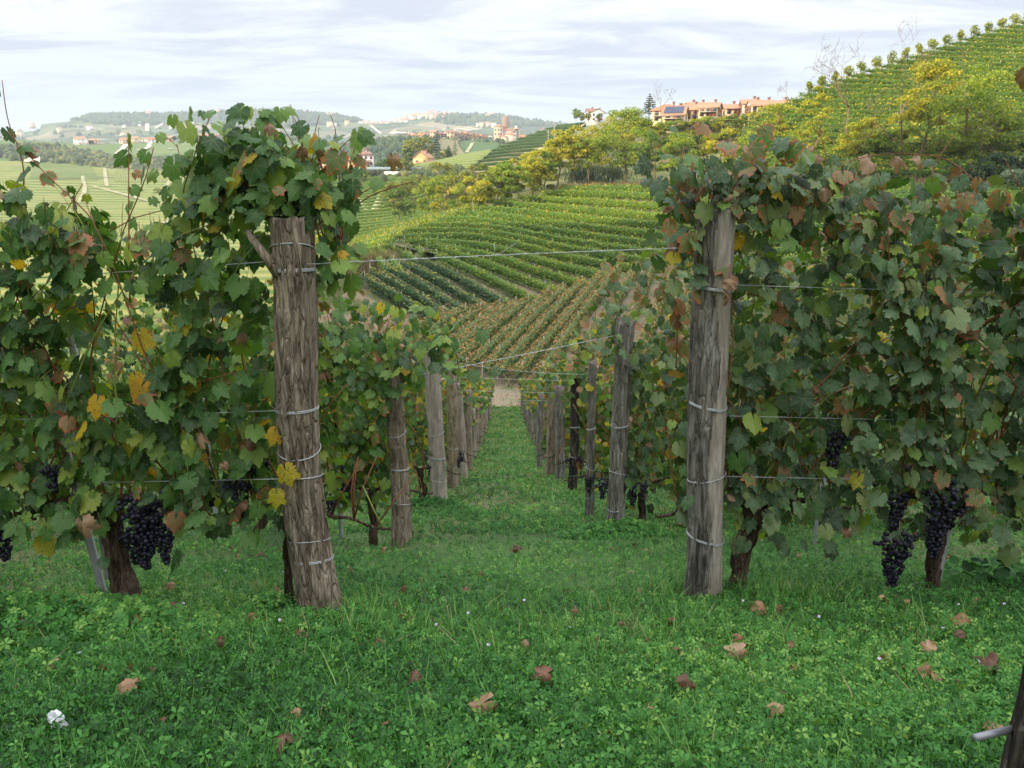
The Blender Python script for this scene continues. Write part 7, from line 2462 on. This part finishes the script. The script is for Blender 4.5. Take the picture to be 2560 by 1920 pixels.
# further down the slope
x, y = ground_pts(46000, 6.0, 44.0, 0.6, 1.5, xmax=9.0)
x, y = thin(x, y, lambda a, b: np.where(np.abs(a) < 1.3, 1.0, 0.55))
sz = 0.010 + 0.0016 * y
scatter_leaves('ground_cover', x, y, sz * rng.uniform(0.8, 1.7, len(x)), rng.uniform(0.0, 0.07, len(x)), S4, F4_, M['clover'], 0.7, 0.05)
x, y = ground_pts(30000, 6.0, 44.0, 0.3, 1.5, xmax=3.0)
x, y = thin(x, y, lambda a, b: np.clip(0.55 + 0.6 * np.sin(a * 1.9 + 2 * np.sin(b * 0.9)) * np.sin(b * 1.3 + a), 0.15, 1))
scatter_blades('grass', x, y, rng.uniform(0.04, 0.12, len(x)), 0.0022 + 0.0007 * y, M['blade'], 0.6, 0.10, 0.22)
x, y = rng.uniform(-0.9, 1.1, 20000), rng.uniform(12, 44.5, 20000)
x, y = thin(x, y, lambda a, b: np.clip(0.5 + 0.7 * np.sin(a * 2.3 + 2 * np.sin(b * 0.6)) * np.sin(b * 0.8 + a), 0.1, 1))
scatter_blades('grass', x, y, rng.uniform(0.03, 0.10, len(x)), 0.002 + 0.0008 * y, M['blade'], 0.7, 0.14, 0.28)

# tiny pale violet flowers
x, y = ground_pts(26, 1.8, 4.0, 0.1, 1.5)
m_fl = plain('pale_violet_petals', (0.55, 0.48, 0.70), 0.7, 0.05)
scatter_leaves('tiny_flowers', x, y, np.full(26, 0.006), rng.uniform(0.10, 0.15, 26), S5, F5, m_fl)

# ------------------------------------------------------------------ fallen leaves, each a thing
FALL = [(2305, 1715, 1, 1.5, 'large curled brown leaf lying face up at lower right'), (2315, 1668, 1, 1.0, 'curled rust brown leaf just above the large one at lower right'), (2480, 1710, 0, 1.6, 'dark brown crumpled leaf near the right edge'),
        (2320, 1735, 2, 1.1, 'flat tan leaf fragment at lower right'), (1848, 1672, 1, 1.6, 'tan leaf folded like a moustache below the right post'), (1698, 1672, 0, 0.9, 'small brown leaf left of the moustache shaped one'),
        (1848, 1630, 1, 0.8, 'little orange brown leaf above the moustache shaped one'), (1895, 1555, 1, 1.2, 'upright brown leaf in the grass right of the post'), (1950, 1552, 0, 0.8, 'reddish brown leaf right of the upright one'),
        (2208, 1528, 1, 1.0, 'round curled brown leaf below the stake'), (2435, 1532, 1, 0.7, 'narrow orange brown leaf right of the stake'), (2400, 1585, 1, 1.3, 'ragged brown leaf at the right, above the large curled one'),
        (1205, 1822, 1, 1.7, 'big brown leaf standing in the grass at bottom centre'), (1365, 1740, 0, 1.1, 'red brown leaf low in the middle of the grass'), (1940, 1815, 1, 0.9, 'small tan leaf at bottom right of centre'),
        (1720, 1755, 0, 1.4, 'dark leaf pair sunk in the grass below the right post'), (1985, 1715, 0, 0.8, 'small dark brown leaf in the lower right grass'), (318, 1770, 1, 0.9, 'small tan leaf at lower left'),
        (135, 1705, 1, 0.8, 'pale brown leaf at the left'), (62, 1592, 0, 1.1, 'yellow brown leaf at the left edge'), (240, 1587, 0, 1.5, 'brown leaf at the left end of the dry leaf heap'), (300, 1590, 0, 1.5, 'brown leaf in the middle of the dry leaf heap'),
        (345, 1592, 1, 1.3, 'tan leaf at the right end of the dry leaf heap'), (205, 1528, 1, 1.1, 'cream coloured leaf below the leaning stake'), (232, 1532, 0, 0.8, 'rusty leaf beside the cream coloured one'),
        (425, 1495, 1, 1.0, 'brown leaf right of the gnarled trunk'), (635, 1572, 1, 0.9, 'orange brown leaf before the nearest left post'), (420, 1555, 0, 0.9, 'dark red leaf between trunk and post'),
        (1040, 1735, 0, 1.3, 'dark brown leaf in the middle of the grass'), (720, 1908, 0, 1.3, 'brown leaf cut by the bottom edge of the frame'), (1295, 1392, 0, 1.3, 'mauve brown leaf far down the aisle'), (2480, 1880, 1, 1.1, 'yellowish leaf beside the dark trunk at bottom right'),
        (1010, 1500, 0, 0.7, 'small red leaf right of the nearest left post'), (560, 1650, 0, 0.7, 'small dark leaf in the left grass'), (1440, 1560, 0, 0.9, 'brown leaf half hidden left of the right post'), (1560, 1600, 0, 1.0, 'rusty leaf half hidden below the right post'),
        (1670, 1590, 0, 1.0, 'red brown leaf in the grass clump by the right post'), (2120, 1350, 0, 1.2, 'dangling dry leaf far behind the right row'), (655, 1408, 0, 1.0, 'brown leaf behind the thin trunk at left'), (2400, 1628, 0, 0.7, 'small red leaf on the right')]


def ground_at(px, py):
    lo, hi = 0.8, 60.0
    for _ in range(50):
        mid = (lo + hi) / 2
        p = W(px, py, mid)
        if p[2] > float(zg(p[0], p[1])): lo = mid
        else: hi = mid
    return W(px, py, lo)


m_dark = vineleaf('fallen_leaf_dark', [(0, (0.10, 0.05, 0.03)), (1, (0.20, 0.10, 0.06))], (0.22, 0.12, 0.08), (0.06, 0.03, 0.02), 0.2, trans=0.1)
m_tan = vineleaf('fallen_leaf_tan', [(0, (0.27, 0.145, 0.075)), (1, (0.40, 0.26, 0.16))], (0.36, 0.22, 0.13), (0.16, 0.06, 0.03), 0.15, trans=0.15)
fmesh = [[mesh_np('fallen_leaf', T[0], [T[1]], [mm], {'luv': T[2]}, smooth=True) for T in LEAF_DRY] for mm in (m_dark, m_tan, m_tan)]
for k, (px, py, kd, sz, lab) in enumerate(FALL):
    p = ground_at(px, py)
    o = obj('fallen_leaf', fmesh[kd][k % 4])
    tag(o, lab, 'leaf', 'fallen vine leaves in the grass')
    B_ = basis(np.array([[rng.normal() * 0.4, -0.5 + rng.normal() * 0.4, 1.0]]), np.array([[rng.normal(), rng.normal(), 0]]))[0]
    s = 0.031 * sz * max(1.0, p[1] / 3.5)
    m4 = Matrix.Identity(4)
    for a in range(3):
        for b_ in range(3): m4[a][b_] = B_[a, b_] * s * (1, 0.7 + 0.5 * ((k * 7) % 5) / 5, 1.3)[b_]
        m4[a][3] = p[a] + (0.07 if a == 2 else 0)
    o.matrix_basis = m4
x, y = ground_pts(240, 1.5, 14.0, 0.2, 1.6)
n_ = len(x)
V, F = stamp(LEAF_DRY[1][0], LEAF_DRY[1][1], np.stack([x, y, zg(x, y) + rng.uniform(0.01, 0.05, n_)], -1), basis(rand_dirs(n_) + np.array([0, 0, 0.8]), rand_dirs(n_)), rng.uniform(0.012, 0.03, n_))
me = mesh_np('leaf_litter', V, [F], [M['leaf_brown_mass']], {'rnd': np.repeat(rng.uniform(0, 0.7, n_), len(LEAF_DRY[1][0])), 'luv': np.tile(LEAF_DRY[1][2], (n_, 1))}, True)
tag(obj('leaf_litter', me), kind='stuff')

# crumpled white paper at lower left
p = ground_at(150, 1852)
bm = bmesh.new()
bmesh.ops.create_icosphere(bm, subdivisions=3, radius=0.021)
for v in bm.verts:
    n_ = noise.noise(v.co * 45) * 0.016 + noise.noise(v.co * 110 + Vector((3, 1, 2))) * 0.011
    v.co += v.co.normalized() * n_
    v.co.z *= 1.1; v.co.y *= 0.5
me = bpy.data.meshes.new('crumpled_paper'); bm.to_mesh(me); bm.free()
me.materials.append(plain('white_tissue_paper', (0.66, 0.69, 0.74), 0.85, 0.06, 60))
o = obj('crumpled_paper', me, None, p + np.array([0, 0, 0.06]))
tag(o, 'crumpled white paper tissue lying in the grass at lower left', 'paper')

# dark post and metal bar at the right edge, very near the camera
p = W(2625, 1960, 1.30)
z = float(zg(p[0], p[1]))
r = empty('vineyard_post', (p[0], p[1], z), 'dark out of focus post cut by the right bottom edge, with a metal bar', 'post', 'posts lining the aisle')
hh = find_h(p[0], p[1], z, 1640)
V, F, T = post_mesh(max(hh, 0.2), 0.060, 0.046, 32, 40, 31, (-0.035, 0), 'bark')
obj('shaft', mesh_np('shaft', V, [F, T], [M['post_dark']], smooth=True), r)
A_ = W(2436, 1845, 1.24) - np.array([p[0], p[1], z]); B_ = W(2560, 1815, 1.30) - np.array([p[0], p[1], z])
Bag().tube([A_, B_], 0.0058, 10).build('metal_bar', plain('dull_steel', (0.20, 0.21, 0.23), 0.5, 0.2, 30, 0.6), r, True)
r = tag(obj('vine_leaf', leafmesh[('brown', 1)], None), 'blurred dark red leaf at the upper right edge', 'leaf', 'single leaves that stand out')
q = W(2560, 190, 1.5)
m4 = Matrix.Identity(4)
B_ = basis(np.array([[-0.8, -0.6, 0.0]]), np.array([[-0.3, 0, -1.0]]))[0]
for a in range(3):
    for b_ in range(3): m4[a][b_] = B_[a, b_] * 0.022
    m4[a][3] = q[a]
r.matrix_basis = m4

# ------------------------------------------------------------------ the air
hz = Bag().box((0, 3900, 60), (19000, 9400 + 1800, 480)).build('haze', [])
m = bpy.data.materials.new('haze_air')
m.use_nodes = True
t = NT(m.node_tree)
t.n.clear()
ou = t.add('ShaderNodeOutputMaterial')
pv = t.add('ShaderNodeVolumePrincipled')
pv.inputs['Color'].default_value = (0.74, 0.86, 1.0, 1)
pv.inputs['Density'].default_value = 0.00015
t.l.new(pv.outputs[0], ou.inputs['Volume'])
try: m.cycles.homogeneous_volume = True
except Exception: pass
hz.data.materials.append(m)
tag(hz, kind='stuff')
